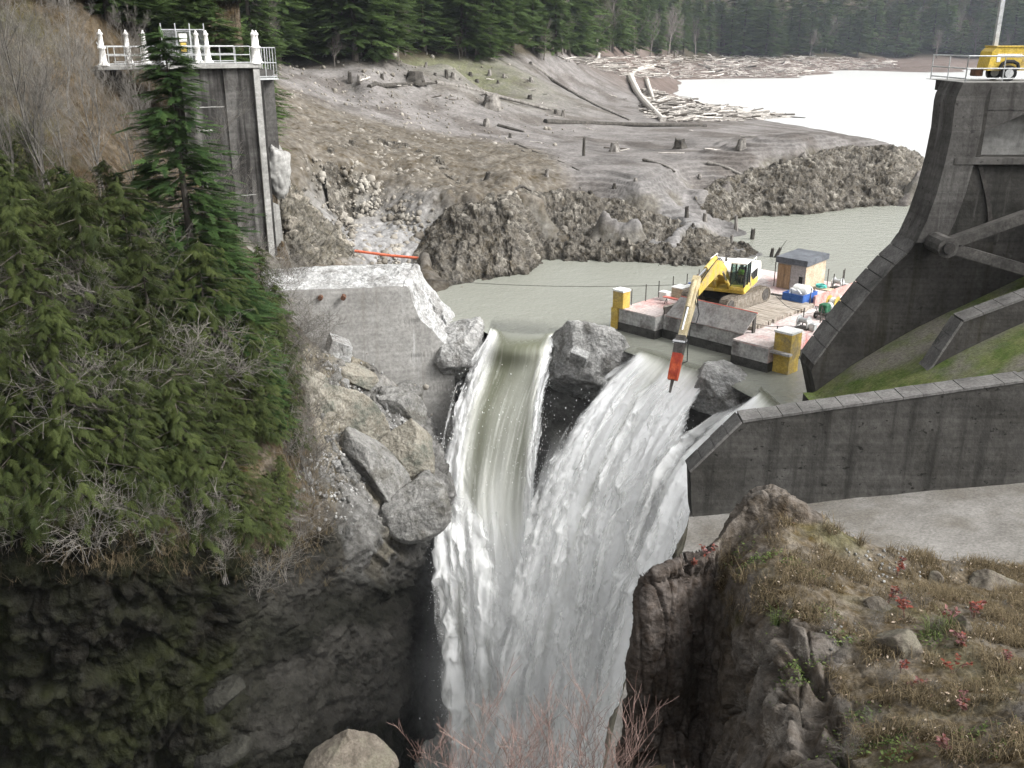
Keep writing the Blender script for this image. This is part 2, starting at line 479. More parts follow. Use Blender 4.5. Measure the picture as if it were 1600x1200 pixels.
# ------------------------------------------------------------------ upstream land: a height field over the drained reservoir bed
CTRL = [  # photograph pixel and height above the lake
 (430,100,14.8),(380,60,17),(300,60,17.5),(450,100,14.5),(450,200,9.7),(440,300,6.4),(455,390,3.6),(475,412,2.6),(500,120,13.2),(550,150,10.8),(500,200,9.0),
 (500,330,4.6),(490,270,7.2),(545,262,6.9),(545,345,2.7),(600,262,6.3),(600,350,2.4),(600,395,1.3),(560,400,1.8),(560,430,0.2),(640,452,0.0),(620,470,-2),(650,300,4.8),(650,265,6.3),(655,350,2.9),
 (660,395,2.0),(690,255,6.2),(690,320,4.3),(700,446,0.0),(700,465,-2.5),(760,434,0.0),(760,455,-2.5),(745,330,4.0),(720,290,4.8),(765,300,4.7),(740,250,5.8),(812,418,0),(830,445,-2.5),(808,340,4.1),
 (650,230,6.8),(600,200,8.0),(700,200,7.1),(800,200,6.4),(750,150,8.8),(560,120,13.2),(650,120,12),(640,160,9.6),
 (900,150,6.4),(900,230,5.4),(900,200,5.5),(1000,200,4.5),(1000,150,3.4),(860,270,5.0),
 (1100,180,3.2),(1100,165,1.2),(1030,140,1.6),(1040,125,0.0),(1060,150,0.0),(1075,143,-2.5),(1130,168,0.2),(1200,189,0.0),(1215,180,-2.5),(1290,204,0.0),(1310,190,-2.5),
 (1150,123,0),(1260,121,0.0),(1265,127,-2.5),(1300,113,0),(1310,119,-2.5),(1510,112,0.0),(1510,118,-3),(1700,111,0),(1700,118,-3),
 (820,290,5.0),(820,318,4.3),(850,305,4.8),(850,403,0.0),(850,420,-2.5),(900,304,4.6),(900,404,0.0),(900,424,-2.5),(950,315,4.2),(960,404,0),(960,424,-2.5),(1000,330,3.6),(1030,410,0),(1030,430,-2.5),(1050,345,2.6),(1100,411,0.0),(1100,430,-2.5),
 (1100,352,1.9),(1150,380,0.8),(1160,404,0),(1165,425,-2.5),(1192,394,0.0),(1215,395,-2.5),(1170,365,0.1),(1185,355,-2),(1150,345,-0.3),(1120,340,0.8),(1165,350,-1.5),(1195,352,-2.5),
 (1000,290,4.5),(1050,300,3.4),(1080,325,1.6),(1050,265,4.6),(1100,285,3.9),(1100,318,1.2),(1150,275,4.0),(1150,336,0.0),(1200,263,4.0),(1200,339,0.0),(1200,352,-2.5),(1250,251,4.4),(1250,336,0.0),(1250,349,-2.5),(1300,237,4.8),(1300,330,0),(1300,343,-2.5),
 (1350,234,4.6),(1350,325,0.0),(1350,338,-2.5),(1400,234,4.5),(1400,321,0.0),(1400,335,-2.5),(1440,252,4.6),(1440,319,0),(1440,332,-2.5),(1457,280,2.6),(1462,312,0),(1475,310,-2.5),(1480,285,-2.5),
 (1100,230,4.9),(1200,217,4.2),(1300,219,3.9),(1380,226,3.3),(1430,238,2.0),(1440,221,-2.5),(1380,207,-2.5),(1470,250,-3),(1000,240,4.9),(1100,205,4.7),(1200,205,3.4),
 (1250,207,2.4),(1150,190,3.2),(1330,215,1.2),(1550,250,-3),(1550,160,-3),(1400,140,-3),(1200,145,-3),(1550,330,-3),(1300,390,-3),(1300,460,-3),(1000,470,-3),(850,480,-3),(1500,420,-3),
]
CTRL_Y = [  # photograph pixel and distance
 (1000,84,425),(1000,95,385),(1000,115,335),(900,90,285),(900,102,250),(950,120,275),(800,92,202),(800,112,180),(700,97,162),(600,99,146),(1040,112,430),(1100,112,505),(1100,100,540),(1100,88,600),(1170,116,500),(1250,112,520),(1250,101,560),(1250,87,625),
 (1400,104,605),(1400,96,640),(1400,88,690),(1500,104,605),(1500,96,640),(1500,89,690),(1700,102,610),(1700,89,690),(1060,100,480),(1050,90,520)]
_pts = np.array([WZ(*c) for c in CTRL] + [W(*c) for c in CTRL_Y])
def _uw(x, y):
    return np.stack([x / y * 5.0, np.log(y) * 3.2], -1)
_pu = _uw(_pts[:, 0], _pts[:, 1])
# the hillside behind the forest edge rises
_ext = []
for _x, _y, _z in [(-30, 72, 17.5), (-45, 85, 27), (-60, 75, 35), (-40, 110, 21), (-60, 140, 32), (-30, 160, 22), (-70, 110, 42), (-30, 220, 34), (0, 240, 24), (-60, 260, 60), (40, 420, 34), (0, 330, 40), (60, 520, 44),
                   (120, 700, 44), (0, 600, 90), (-100, 500, 130), (200, 720, 30), (300, 760, 40), (420, 700, 25), (350, 1000, 130), (150, 1000, 140), (500, 1000, 110), (-200, 900, 200), (650, 1000, 110), (-120, 200, 90), (0, 1000, 170)]:
    _ext.append((_x, _y, _z))
_ext = np.array(_ext, float)
_pu = np.concatenate([_pu, _uw(_ext[:, 0], _ext[:, 1])])
_pz = np.concatenate([_pts[:, 2], _ext[:, 2]])
_MQ = 0.05 ** 2
_K = np.sqrt(((_pu[:, None] - _pu[None]) ** 2).sum(-1) + _MQ)
_A = np.block([[_K - 0.012 * np.eye(len(_pu)), np.ones((len(_pu), 1)), _pu], [np.ones((1, len(_pu))), np.zeros((1, 3))], [_pu.T, np.zeros((2, 3))]])
_w = np.linalg.solve(_A, np.concatenate([_pz, np.zeros(3)]))
def land_z(x, y):
    x, y = np.asarray(x, float), np.asarray(y, float)
    sh = x.shape
    q = _uw(x.ravel(), y.ravel())
    out = np.empty(len(q))
    for s in range(0, len(q), 20000):
        b = q[s:s + 20000]
        r = np.sqrt(((b[:, None] - _pu[None]) ** 2).sum(-1) + _MQ)
        out[s:s + 20000] = r @ _w[:len(_pu)] + _w[len(_pu)] + b @ _w[-2:]
    return out.reshape(sh)
def land_warp(x, y):
    q = np.stack([x * 0.12, y * 0.12, np.zeros_like(x)], -1)
    a = np.clip(y / 100, 0.7, 2.0)
    wx = 0.6 * fbm(q + 5, 4)
    wy = 0.6 * fbm(q + 31, 4)
    return x + wx * a, y + wy * a
def land_height(x, y):
    x, y = np.asarray(x, float), np.asarray(y, float)
    return land_z(*land_warp(x, y))

def build_land():
    nu, nv = 520, 560
    ax = np.linspace(-0.62, 0.72, nu)
    ly = np.concatenate([np.linspace(math.log(62), math.log(180), 380), np.linspace(math.log(180), math.log(1100), nv - 380 + 1)[1:]])
    Yg = np.exp(ly)[:, None] * np.ones(nu)[None]
    Xg = Yg * ax[None]
    Z = land_height(Xg, Yg)
    G = np.stack([Xg, Yg, Z], -1)
    N = grid_normals(G)
    N[N[..., 2] < 0] *= -1
    steep = sstep(0.9, 0.62, N[..., 2])
    near = sstep(260, 120, Yg)
    # zones seen in the photograph
    left_rock = sstep(14, 2, Xg + 0.10 * (Yg - 75)) * sstep(135, 105, Yg)
    rock = np.clip(np.maximum(steep, left_rock * 0.75), 0, 1) * near
    d = 0.40 * ridged(G * np.array((0.40, 0.30, 0.5)), 3, 0.5) + 0.42 * ridged(G * 1.25 + 3, 4, 0.6)
    c1, c2, rv = cells(G * np.array((0.95, 0.8, 1.0)))
    d += 0.45 * (rv - 0.5) + 0.15 * sstep(0.0, 0.25, c2 - c1)
    above = sstep(-0.6, 0.3, Z)
    G = G + N * (d * rock * above)[..., None] * (0.30 + 0.45 * (1 - steep))[..., None]
    G[..., 2] -= 0.9 * steep * near * above
    # silt benches left by the falling lake
    bench = (sstep(2, 8, Xg) * sstep(145, 128, Yg) * (1 - steep) * above)
    zq = G[..., 2] + 0.25 * fbm(np.stack([Xg * 0.07, Yg * 0.07, Z * 0], -1), 3)
    fr = zq / 0.38 - np.floor(zq / 0.38)
    G[..., 2] += bench * 0.38 * (sstep(0.55, 1.0, fr) - fr) * 0.9
    # soft terraces and small ruts of the drained mud
    flat = (1 - steep) * sstep(700, 80, Yg)
    G[..., 2] += flat * above * (0.10 * fbm(np.stack([Xg * 0.35, Yg * 0.2, Z * 0], -1), 5) + 0.10 * np.abs(perlin(np.stack([Xg * 0.25 + 0.3 * Yg, Yg * 0.05, Z * 2.4], -1))))
    # colours of the ground itself
    n1 = fbm(G * 0.5, 4)[..., None]
    n2 = fbm(G * 0.13 + 7, 4)[..., None]
    n3 = fbm(G * 2.2 + 3, 3)[..., None]
    mud = np.array((0.175, 0.163, 0.155)) + 0.06 * n1 + 0.04 * n3
    mudp = np.array((0.115, 0.103, 0.094)) + 0.05 * n3
    c = mud + (mudp - mud) * sstep(-0.05, 0.25, n2)
    flatgrey = (sstep(112, 84, Yg) * sstep(4, 14, Xg))[..., None]
    c = c + (np.array((0.215, 0.208, 0.203)) + 0.07 * n1 - c) * flatgrey * 0.85
    c = c * (1 - 0.30 * (bench * sstep(0.5, 0.7, fr) * sstep(1.0, 0.9, fr))[..., None])
    brown = np.array((0.118, 0.104, 0.085)) + 0.06 * n1 + 0.10 * n3
    c = c + (brown - c) * (sstep(0.3, 0.7, left_rock)[..., None])
    rk = np.array((0.125, 0.115, 0.098)) + 0.09 * n1 + 0.10 * n3
    c = c + (rk - c) * (sstep(0.2, 0.8, steep * near)[..., None])
    # pale dust scree in the bowl beside the old dam
    b0 = np.array(WZ(600, 378, 1.8))
    bowl = np.exp(-(((Xg - b0[0]) / 4.5) ** 2 + ((Yg - b0[1]) / 6.0) ** 2))[..., None]
    c = c + (np.array((0.25, 0.245, 0.24)) + 0.16 * n3 - c) * np.clip(bowl * 1.5 + 0.3 * n1, 0, 1) * (bowl > 0.12)
    # green algae film on the upper flat
    g0 = np.array(WZ(690, 140, 9.5))
    gr = np.exp(-(((Xg - g0[0]) / 16) ** 2 + ((Yg - g0[1]) / 18) ** 2))[..., None]
    c = c + (np.array((0.115, 0.12, 0.062)) - c) * np.clip(gr * (0.9 + 1.2 * n1), 0, 0.8)
    far = sstep(230, 330, Yg)[..., None]
    c = c + (np.array((0.125, 0.098, 0.085)) + 0.05 * n2 - c) * far
    wet = sstep(0.9, 0.1, Z)[..., None] * near[..., None]
    c = c * (1 - 0.45 * wet)
    forest = (sstep(13.6, 15.5, Z) * sstep(330, 200, Yg) + sstep(4.5, 8.0, Z) * sstep(420, 560, Yg) + sstep(690, 730, Yg)).clip(0, 1)[..., None]
    c = c + (np.array((0.05, 0.042, 0.028)) - c) * forest
    o = mesh_np('terrain', G.reshape(-1, 3), grid_faces(nv, nu), M['mud'], None, True, np.clip(c, 0.015, 0.8).reshape(-1, 3))
    return tag(o, 'drained grey mud flats and rocky banks around the lake', None, None, 'structure')
build_land()
_ry = np.geomspace(63, 900, 900)
def on_land(px, py, z0=0):
    """first place where the sight line through a pixel meets the land or the lake"""
    xc, v = (px - 800) / FPX, (600 - py) / FPX
    k = _cp + _sp * v
    rx, rz = xc / k, (-_sp + _cp * v) / k
    h = CAMZ + rz * _ry - np.maximum(land_height(rx * _ry, _ry), -0.2)
    i = int(np.argmax(h <= 0)) if (h <= 0).any() else len(_ry) - 1
    i = max(i, 1)
    f = h[i - 1] / (h[i - 1] - h[i] + 1e-9)
    Y = _ry[i - 1] + (_ry[i] - _ry[i - 1]) * min(max(f, 0), 1)
    return Vector((rx * Y, Y, CAMZ + rz * Y))
def on_land_many(pxy):
    P_ = np.asarray(pxy, float)
    ys = np.geomspace(70, 760, 330)
    xc, v = (P_[:, 0] - 800) / FPX, (600 - P_[:, 1]) / FPX
    k = _cp + _sp * v
    rx, rz = xc / k, (-_sp + _cp * v) / k
    X = rx[:, None] * ys[None]; Yg = ys[None] + 0 * X
    h = CAMZ + rz[:, None] * ys[None] - np.maximum(land_height(X, Yg), -0.2)
    hit = h <= 0
    i = np.where(hit.any(1), np.argmax(hit, 1), len(ys) - 1).clip(1)
    r = np.arange(len(P_))
    f = np.clip(h[r, i - 1] / (h[r, i - 1] - h[r, i] + 1e-9), 0, 1)
    Y = ys[i - 1] + (ys[i] - ys[i - 1]) * f
    return np.stack([rx * Y, Y, CAMZ + rz * Y], -1)
def cliff(cols, nv, nu, label, seed, out=1.1, amp=1.0, base=(0.125, 0.113, 0.095), pale=(0.27, 0.25, 0.215)):
    """steep rock face hugging the land between an upper and a lower line of pixels"""
    rows = [[], [], [], [], []]
    for ci, (tx, ty, bx, by) in enumerate(cols):
        ou = out * (-0.25 + 1.25 * max(math.sin(math.pi * ci / (len(cols) - 1)), 0.0) ** 0.5)
        t_, b_ = np.array(on_land(tx, ty)), np.array(on_land(bx, by, 0.5))
        d = np.array((0, 0, CAMZ)) - b_; d[2] *= 0.3; d /= np.linalg.norm(d)
        rows[0].append(t_ + np.array((0, 1.6, -0.35)))
        rows[1].append(t_ + np.array((0, 0, 0.05)))
        rows[2].append(t_ * 0.62 + b_ * 0.38 + d * ou * 1.2)
        rows[3].append(t_ * 0.2 + b_ * 0.8 + d * ou * 1.2)
        rows[4].append(b_ + d * ou - np.array((0, 0, 1.3)))
    G = net(rows, nv, nu)
    N = grid_normals(G)
    N *= -np.sign(np.sum(N * (G - np.array((0, 0, CAMZ))), -1, keepdims=True))
    c1, c2, rv = cells(G * np.array((0.9, 0.8, 0.42)) + seed)
    c3, c4, rv2 = cells(G * np.array((2.2, 1.9, 1.15)) + seed)
    v = np.linspace(0, 1, nv)[:, None]
    w = sstep(0.0, 0.3, v) * amp * (sstep(0, 0.06, np.linspace(0, 1, nu)) * sstep(1, 0.94, np.linspace(0, 1, nu)))[None]
    d = 0.55 * (rv - 0.5) + 0.25 * (rv2 - 0.5) + 0.35 * ridged(G * np.array((0.55, 0.4, 0.3)) + seed, 4, 0.55) + 0.22 * ridged(G * 1.9 + seed, 3)
    G = G + N * (d * w)[..., None]
    n1 = fbm(G * 0.9 + seed, 4)[..., None]; n2 = fbm(G * 3.1 + seed, 3)[..., None]; n4 = fbm(G * 0.25 + seed, 3)[..., None]
    c = np.array(base) + 0.07 * n1 + 0.07 * n2
    sp = sstep(0.66, 0.8, rv2)[..., None] * sstep(-0.1, 0.15, n4)
    c = c + (np.array(pale) * (1 + 0.5 * n2) - c) * sp * 0.85
    crack = sstep(0.10, 0.0, c4 - c3)[..., None]
    c = c * (1 - 0.5 * crack)
    wet = sstep(0.7, 0.05, G[..., 2:3])
    c = c * (1 - 0.4 * wet)
    o = mesh_np('rock_cliff', G.reshape(-1, 3), grid_faces(nv, nu), M['cliff'], None, False, np.clip(c, 0.02, 0.6).reshape(-1, 3))
    return tag(o, label, None, None, 'structure')
cliff([(648,385,640,457),(700,340,700,448),(745,320,755,437),(775,312,790,424),(800,308,815,416),(850,306,850,405),(900,307,900,406),(950,318,950,405),(1000,332,1000,407),(1050,350,1050,411),(1100,366,1100,413),(1150,385,1155,407),(1186,391,1193,397)], 120, 420, 'rough brown rock cliff along the front waterline', 3.0, 1.8)
cliff([(1085,308,1098,331),(1120,290,1125,338),(1150,278,1150,340),(1200,266,1200,341),(1250,253,1250,338),(1300,238,1300,333),(1350,235,1350,327),(1400,234,1400,323),(1435,248,1438,321),(1456,283,1464,313)], 100, 320, 'brown rock cliff of the second headland by the lake', 8.0, 0.9, 1.1)
cliff([(505,245,515,330),(530,236,540,325),(560,226,575,312),(610,228,615,306),(655,240,655,318),(695,262,690,345),(725,290,728,372)], 90, 240, 'overhanging rock rim above the pale scree bowl', 12.0, 0.5, 1.0)
cliff([(441,282,440,335),(460,300,455,385),(485,325,470,410),(510,350,490,418),(530,375,515,420),(552,404,540,426)], 90, 160, 'slanting pale and dark rock ribs beside the pier', 17.0, 0.5, 1.2, (0.14, 0.128, 0.105), (0.33, 0.30, 0.25))

# ------------------------------------------------------------------ the lake
def watermat(name, col, rough, s1, s2, b, aniso=(1, 1, 1)):
    m, nt, N, L, P = newmat(name)
    P.inputs['Base Color'].default_value = (*col, 1)
    P.inputs['Roughness'].default_value = rough
    P.inputs['IOR'].default_value = 1.33
    P.inputs['Specular IOR Level'].default_value = 0.5
    tc = N.new('ShaderNodeTexCoord')
    mp = N.new('ShaderNodeMapping')
    mp.inputs['Scale'].default_value = aniso
    L.new(tc.outputs['Object'], mp.inputs[0])
    hs = []
    for s, d in ((s1, 3.0), (s2, 4.0)):
        n = N.new('ShaderNodeTexNoise')
        n.inputs['Scale'].default_value = s
        n.inputs['Detail'].default_value = d
        L.new(mp.outputs[0], n.inputs['Vector'])
        hs.append(n.outputs['Fac'])
    ad = N.new('ShaderNodeMath')
    ad.operation = 'ADD'
    L.new(hs[0], ad.inputs[0]); L.new(hs[1], ad.inputs[1])
    bp = N.new('ShaderNodeBump')
    bp.inputs['Strength'].default_value = b
    bp.inputs['Distance'].default_value = 0.12
    L.new(ad.outputs[0], bp.inputs['Height'])
    L.new(bp.outputs[0], P.inputs['Normal'])
    at = N.new('ShaderNodeVertexColor'); at.layer_name = 'tint'
    L.new(at.outputs[0], P.inputs['Base Color'])
    return m
M['lake'] = watermat('lake', (0.185, 0.19, 0.158), 0.22, 0.9, 3.4, 0.75, (0.8, 1.25, 1))
LIP = [(-30, 70), (-9, 66), (-4.5, 61), (-1.9, 60.6), (-0.6, 59.5), (1.2, 58.9), (2.6, 59.0), (6.5, 57.5), (8.0, 55.4), (9.5, 54.0), (11.0, 52.8), (12.2, 50.6), (13.0, 48.6), (13.4, 47.4), (14.2, 46.4), (19, 46.0), (60, 60)]
def build_lake():
    # grid with a smooth dip at the brink
    lx = np.array([p[0] for p in LIP]); lyv = np.array([p[1] for p in LIP])
    xs = np.concatenate([np.linspace(-30, -9, 12), np.linspace(-9, 20, 117)[1:], np.linspace(20, 60, 20)[1:]])
    front = np.interp(xs, lx, lyv)
    rows = np.concatenate([np.linspace(0, 6, 40), np.linspace(6, 60, 50)[1:], np.geomspace(60, 700, 40)[1:]])
    X = np.where(rows[:, None] > 60, xs[None] * (1 + (rows[:, None] - 60) / 60), xs[None] + 0 * rows[:, None])
    Yg = front[None] + rows[:, None]
    dip = np.exp(-rows / 0.8)[:, None] * (sstep(-2.4, -1.2, xs) * sstep(15, 13, xs))[None]
    Z = -0.30 * dip + 0.012 * fbm(np.stack([X * 1.3, Yg * 1.3, X * 0], -1), 3)
    V = np.stack([X, Yg, Z], -1)
    glare = sstep(112, 150, Yg + 3 * fbm(V * 0.05, 3))[..., None]      # sky glare on the open lake, painted into its colour by distance
    c = np.array((0.215, 0.22, 0.188)) * (1 - glare) + np.array((0.55, 0.555, 0.545)) * glare
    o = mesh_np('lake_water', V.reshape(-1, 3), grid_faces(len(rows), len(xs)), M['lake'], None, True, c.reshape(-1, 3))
    tag(o, 'milky grey-green lake water behind the broken dam', None, None, 'structure')
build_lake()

# ------------------------------------------------------------------ left canyon bank
LB_PX = [
 [-250,-100,20,110,180,230,270,300,325,345,360], [-250,-100,20,120,190,245,290,325,350,370,385], [-250,-80,50,150,230,290,340,370,395,412,424],
 [-250,-60,80,190,270,330,370,400,420,435,445], [-250,-50,100,220,310,380,430,460,485,505,520], [-250,-50,100,230,330,410,465,510,560,610,660],
 [-250,-50,100,230,340,430,490,545,600,650,690], [-250,-50,110,240,350,440,510,570,630,680,712], [-250,-50,110,240,355,445,515,580,640,685,722],
 [-250,-50,110,240,360,450,520,585,640,690,740], [-250,-50,110,240,350,450,525,590,640,695,750], [-250,-50,110,240,350,450,530,590,645,700,760], [-250,-50,110,240,350,450,530,590,645,700,760]]
LB_PY = [
 [-160]*11, [110]*11, [230]*11, [380]*11, [500,500,500,500,505,510,515,520,535,545,555], [640,640,640,640,640,640,640,610,572,595,640],
 [760,760,765,775,780,760,740,720,690,680,700], [810,810,820,840,860,860,850,825,800,778,765], [900,900,905,910,930,940,930,905,852,825,815],
 [1010,1010,1015,1020,1030,1030,1010,980,925,890,880], [1130,1130,1130,1130,1130,1130,1110,1080,1050,1030,1030], [1280]*11, [1500]*11]
LB_Y = [
 [90,88,88,90,94,97,99,100,100,100,100], [56,55,55,58,66,72,75,76,76,76,76], [48,47,48,52,60,67,71,73,73,72,72], [41,41,42,45,50,55,61,65,66,66,66],
 [36,36,37,40,44,48,52,54.5,56.5,57.5,58.5], [32.5,32.5,33,36,40,44,48.5,52,56.5,57.5,58.5], [29,29,29.5,32,36,40,45,49,53,55.5,57.5],
 [28,28,28.5,30.5,34,39,43.5,47,49.5,50.5,53], [28.5,28.5,29,31,34.5,39,43,46.5,50,52.5,57], [29.5,29.5,30,32,34.5,38.5,42.5,46,53,57,61],
 [30.5,30.5,31,32.5,33,37,42,46,54,58,61], [32,32,32,33,33.5,38,42,47,54,58,61], [33,33,33,34,36,40,44,49,55,59,62]]
LB = np.array([[W(LB_PX[i][j], LB_PY[i][j], LB_Y[i][j]) for j in range(11)] for i in range(13)])
def build_left_bank():
    nv, nu = 460, 400
    G = net(LB, nv, nu)
    N = grid_normals(G)
    N *= -np.sign(np.sum(N * (G - np.array((0, 0, CAMZ))), -1, keepdims=True))
    v = np.linspace(0, 12, nv)[:, None] * np.ones(nu)[None]
    u = np.linspace(0, 10, nu)[None] * np.ones(nv)[:, None]
    cliff = sstep(6.4, 7.2, v + 0.28 * np.clip(u - 5, 0, 9))       # below the brink
    strata = cliff * sstep(3.6, 4.6, u) * sstep(8.6, 7.6, u)
    q = G.copy()
    # slanting beds in the bare part of the wall
    a = q[..., 0] * 0.80 + q[..., 2] * 0.55
    b = -q[..., 0] * 0.55 + q[..., 2] * 0.80
    bed = ridged(np.stack([a * 0.75, b * 0.14, q[..., 1] * 0.25], -1), 5, 0.55)
    c1, c2, rv = cells(q * np.array((0.42, 0.42, 0.42)))
    c3, c4, rv2 = cells(q * 1.15 + 3)
    c5, c6, rv3 = cells(q * 2.6 + 9)
    blocks = 1.1 * (rv - 0.5) + 0.3 * sstep(0, 0.12, c2 - c1) + 0.65 * (rv2 - 0.5) + 0.12 * sstep(0, 0.15, c4 - c3) + 0.28 * (rv3 - 0.5)
    d = cliff * (0.75 * blocks + 0.35 * ridged(q * 0.35, 5, 0.6)) * (1 - 0.6 * strata) + strata * bed * 0.9
    d += (1 - cliff) * (0.5 * fbm(q * 0.5, 5)) + 0.16 * fbm(q * 2.6, 4)
    edge = sstep(10, 9.6, u)
    G = G + N * (d * edge)[..., None]
    n1 = fbm(G * 0.6, 4)[..., None]
    n2 = fbm(G * 2.4 + 5, 4)[..., None]
    n3 = fbm(G * 0.22 + 9, 3)[..., None]
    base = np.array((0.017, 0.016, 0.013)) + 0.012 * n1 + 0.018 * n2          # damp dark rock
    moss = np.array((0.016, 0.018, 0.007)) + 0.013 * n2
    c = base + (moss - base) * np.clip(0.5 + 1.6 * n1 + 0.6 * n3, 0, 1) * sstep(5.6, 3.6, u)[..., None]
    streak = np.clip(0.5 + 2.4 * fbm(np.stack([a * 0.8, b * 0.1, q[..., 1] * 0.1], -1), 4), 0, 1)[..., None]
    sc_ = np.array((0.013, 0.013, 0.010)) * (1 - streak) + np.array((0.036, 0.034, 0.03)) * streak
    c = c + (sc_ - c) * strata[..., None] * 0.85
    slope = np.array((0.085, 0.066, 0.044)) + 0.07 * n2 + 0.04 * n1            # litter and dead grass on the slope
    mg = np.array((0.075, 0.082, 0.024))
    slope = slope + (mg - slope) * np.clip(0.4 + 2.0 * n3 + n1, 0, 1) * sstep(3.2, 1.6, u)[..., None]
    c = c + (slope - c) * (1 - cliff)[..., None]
    dust = (sstep(5.6, 6.8, u) * sstep(3.6, 4.4, v) * sstep(8.9, 6.9, v + 0.25 * (9 - u)))[..., None]
    dc = np.array((0.20, 0.195, 0.185)) + 0.12 * n2 + 0.08 * n1
    warm = np.array((0.21, 0.19, 0.15)) + 0.10 * n2
    dc = dc + (warm - dc) * sstep(-0.05, 0.2, n3)
    c = c + (dc - c) * np.clip(dust, 0, 1) * 0.92
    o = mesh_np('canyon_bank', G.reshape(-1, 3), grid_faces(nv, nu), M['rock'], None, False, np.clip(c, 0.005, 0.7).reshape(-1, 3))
    tag(o, 'steep left canyon bank, wooded above and dark mossy cliff below', None, None, 'structure')
    return G
LBG = build_left_bank()
def bank_pt(px, py):
    """a point of the left bank seen near this pixel"""
    u = (LBG[..., 0] / (LBG[..., 1] * _cp - (LBG[..., 2] - CAMZ) * _sp)) * FPX + 800
    f = LBG[..., 1] * _cp - (LBG[..., 2] - CAMZ) * _sp
    w = 600 - FPX * (LBG[..., 1] * _sp + (LBG[..., 2] - CAMZ) * _cp) / f
    k = np.argmin((u - px) ** 2 + (w - py) ** 2 + 2.0 * LBG[..., 1])
    return Vector(LBG.reshape(-1, 3)[k])

# ------------------------------------------------------------------ what is left of the arch dam
def build_dam():
    dam = empty('arch_dam', (0, 0, 0))
    tag(dam, 'remaining grey concrete stub of the arch dam with broken white top', 'dam')
    # column: x, front Y, top z of the downstream face
    cols = [(-17.0, 56.2, 3.5), (-13.0, 57.0, 3.55), (-10.0, 57.6, 3.5), (-8.0, 58.0, 3.5), (-7.0, 58.25, 3.45), (-6.45, 58.4, 3.2), (-6.15, 58.5, 2.0), (-5.7, 58.6, 1.0), (-5.1, 58.8, 0.35), (-4.6, 59.0, -0.4), (-4.05, 59.2, -1.1), (-3.75, 59.35, -2.6)]
    C = cr1(np.array(cols), 150)
    n = len(C)
    jag = 0.22 * ridged(np.stack([C[:, 0] * 1.1, C[:, 0] * 0, C[:, 0] * 0 + 4], -1), 4)
    top = C[:, 2] + jag * np.where(C[:, 0] > -6.8, 1.0, 0.28)
    # flat cast face, in lifts with slightly proud joints
    nz = 110
    t = np.linspace(0, 1, nz)
    Zf = top[None] * (1 - t[:, None]) + (-24.0) * t[:, None]
    lift = 2.35
    ph = (Zf % lift) / lift
    groove = 0.05 * np.exp(-((ph - 0.5) * lift / 0.06) ** 2)
    Xf = C[None, :, 0] + 0 * Zf
    Yf = C[None, :, 1] + groove + 0.012 * (-Zf) + 0.03 * fbm(np.stack([Xf, Zf, Zf * 0], -1), 3)
    G = np.stack([Xf, Yf, Zf], -1)
    mesh_np('downstream_face', G.reshape(-1, 3), grid_faces(nz, n), M['dam_face'], dam, True)
    # broken top and end: rough, freshly bared concrete from the face edge back to the lake side
    nb = 60
    s = np.linspace(0, 1, nb)[:, None]
    drop = np.clip((3.5 - C[None, :, 2]), 0, 4)
    thick = 5.2
    X = C[None, :, 0] + s * (0.2 + 0.75 * sstep(0.2, 2.5, drop))
    Yb = C[None, :, 1] + thick * s
    Zb = top[None] + s * 0.25 * (drop < 0.4) - 0.35 * s * drop * 0.2
    G2 = np.stack([X, Yb, Zb + 0 * X], -1)
    w = np.sin(np.pi * np.clip(s, 0, 1)) ** 0.4
    c1, c2, rv = cells(G2 * 1.1)
    dz = w * (0.35 * ridged(G2 * 0.9, 5) + 0.35 * (rv - 0.5)) * (0.6 + 0.6 * (drop > 0.5))
    G2[..., 2] += dz
    G2[..., 0] += 0.35 * w * fbm(G2 * 0.9 + 8, 4) * (drop > 0.3)
    G2[0] = G[0]
    back = G2[-1].copy(); back[:, 2] = -4
    G2 = np.concatenate([G2, back[None]])
    mesh_np('broken_top', G2.reshape(-1, 3), grid_faces(nb + 1, n), M['concrete_broken'], dam, True)
    # the sound wall below the falls
    LW = [(-5.0, 60.6), (-3, 60.4), (0, 59.0), (3, 58.2), (7, 57.0), (11, 54.0), (15, 50.4), (18, 47)]
    P = cr1(np.array(LW), 90)
    zz = np.linspace(-0.55, -36, 120)[:, None]
    Xw = P[None, :, 0] + 0 * zz
    Yw = P[None, :, 1] + 0.03 * -zz
    G3 = np.stack([Xw, Yw, zz + 0 * Xw], -1)
    G3[..., 1] += 0.5 * ridged(G3 * 0.35, 4) + 0.2 * fbm(G3 * 1.4, 3)
    mesh_np('lower_wall', G3.reshape(-1, 3), grid_faces(120, 90), M['wet_wall'], dam, True)
    # old concrete block standing at the foot of the face
    pb = W(530, 560, 56.2)
    Mx = Matrix.Translation(pb) @ Euler((0.1, 0.25, 0.35)).to_matrix().to_4x4()
    MB().prism([(-1.0, -1.6), (0.75, -1.6), (0.55, 1.0), (-0.75, 1.3)], 'y', -0.5, 0.9, Mx).build('abutment_block', M['concrete_broken'], dam)
    # two rusted pipe stubs in the face
    for px in (500, 536):
        p = Vector(W(px, 465, 57.0)); p.y = 57.35
        MB().tube([p, p + Vector((0, -0.35, -0.05))], 0.16, 8).build('pipe_stub', M['rusty'], dam)
M['rusty'] = mat('rusty', (0.06, 0.04, 0.03), (0.16, 0.08, 0.05), 6, 0.9)
M['wet_wall'] = mat('wet_wall', (0.085, 0.083, 0.08), (0.16, 0.157, 0.15), 0.6, 0.6, bump=0.6, bscale=3, bdist=0.08)
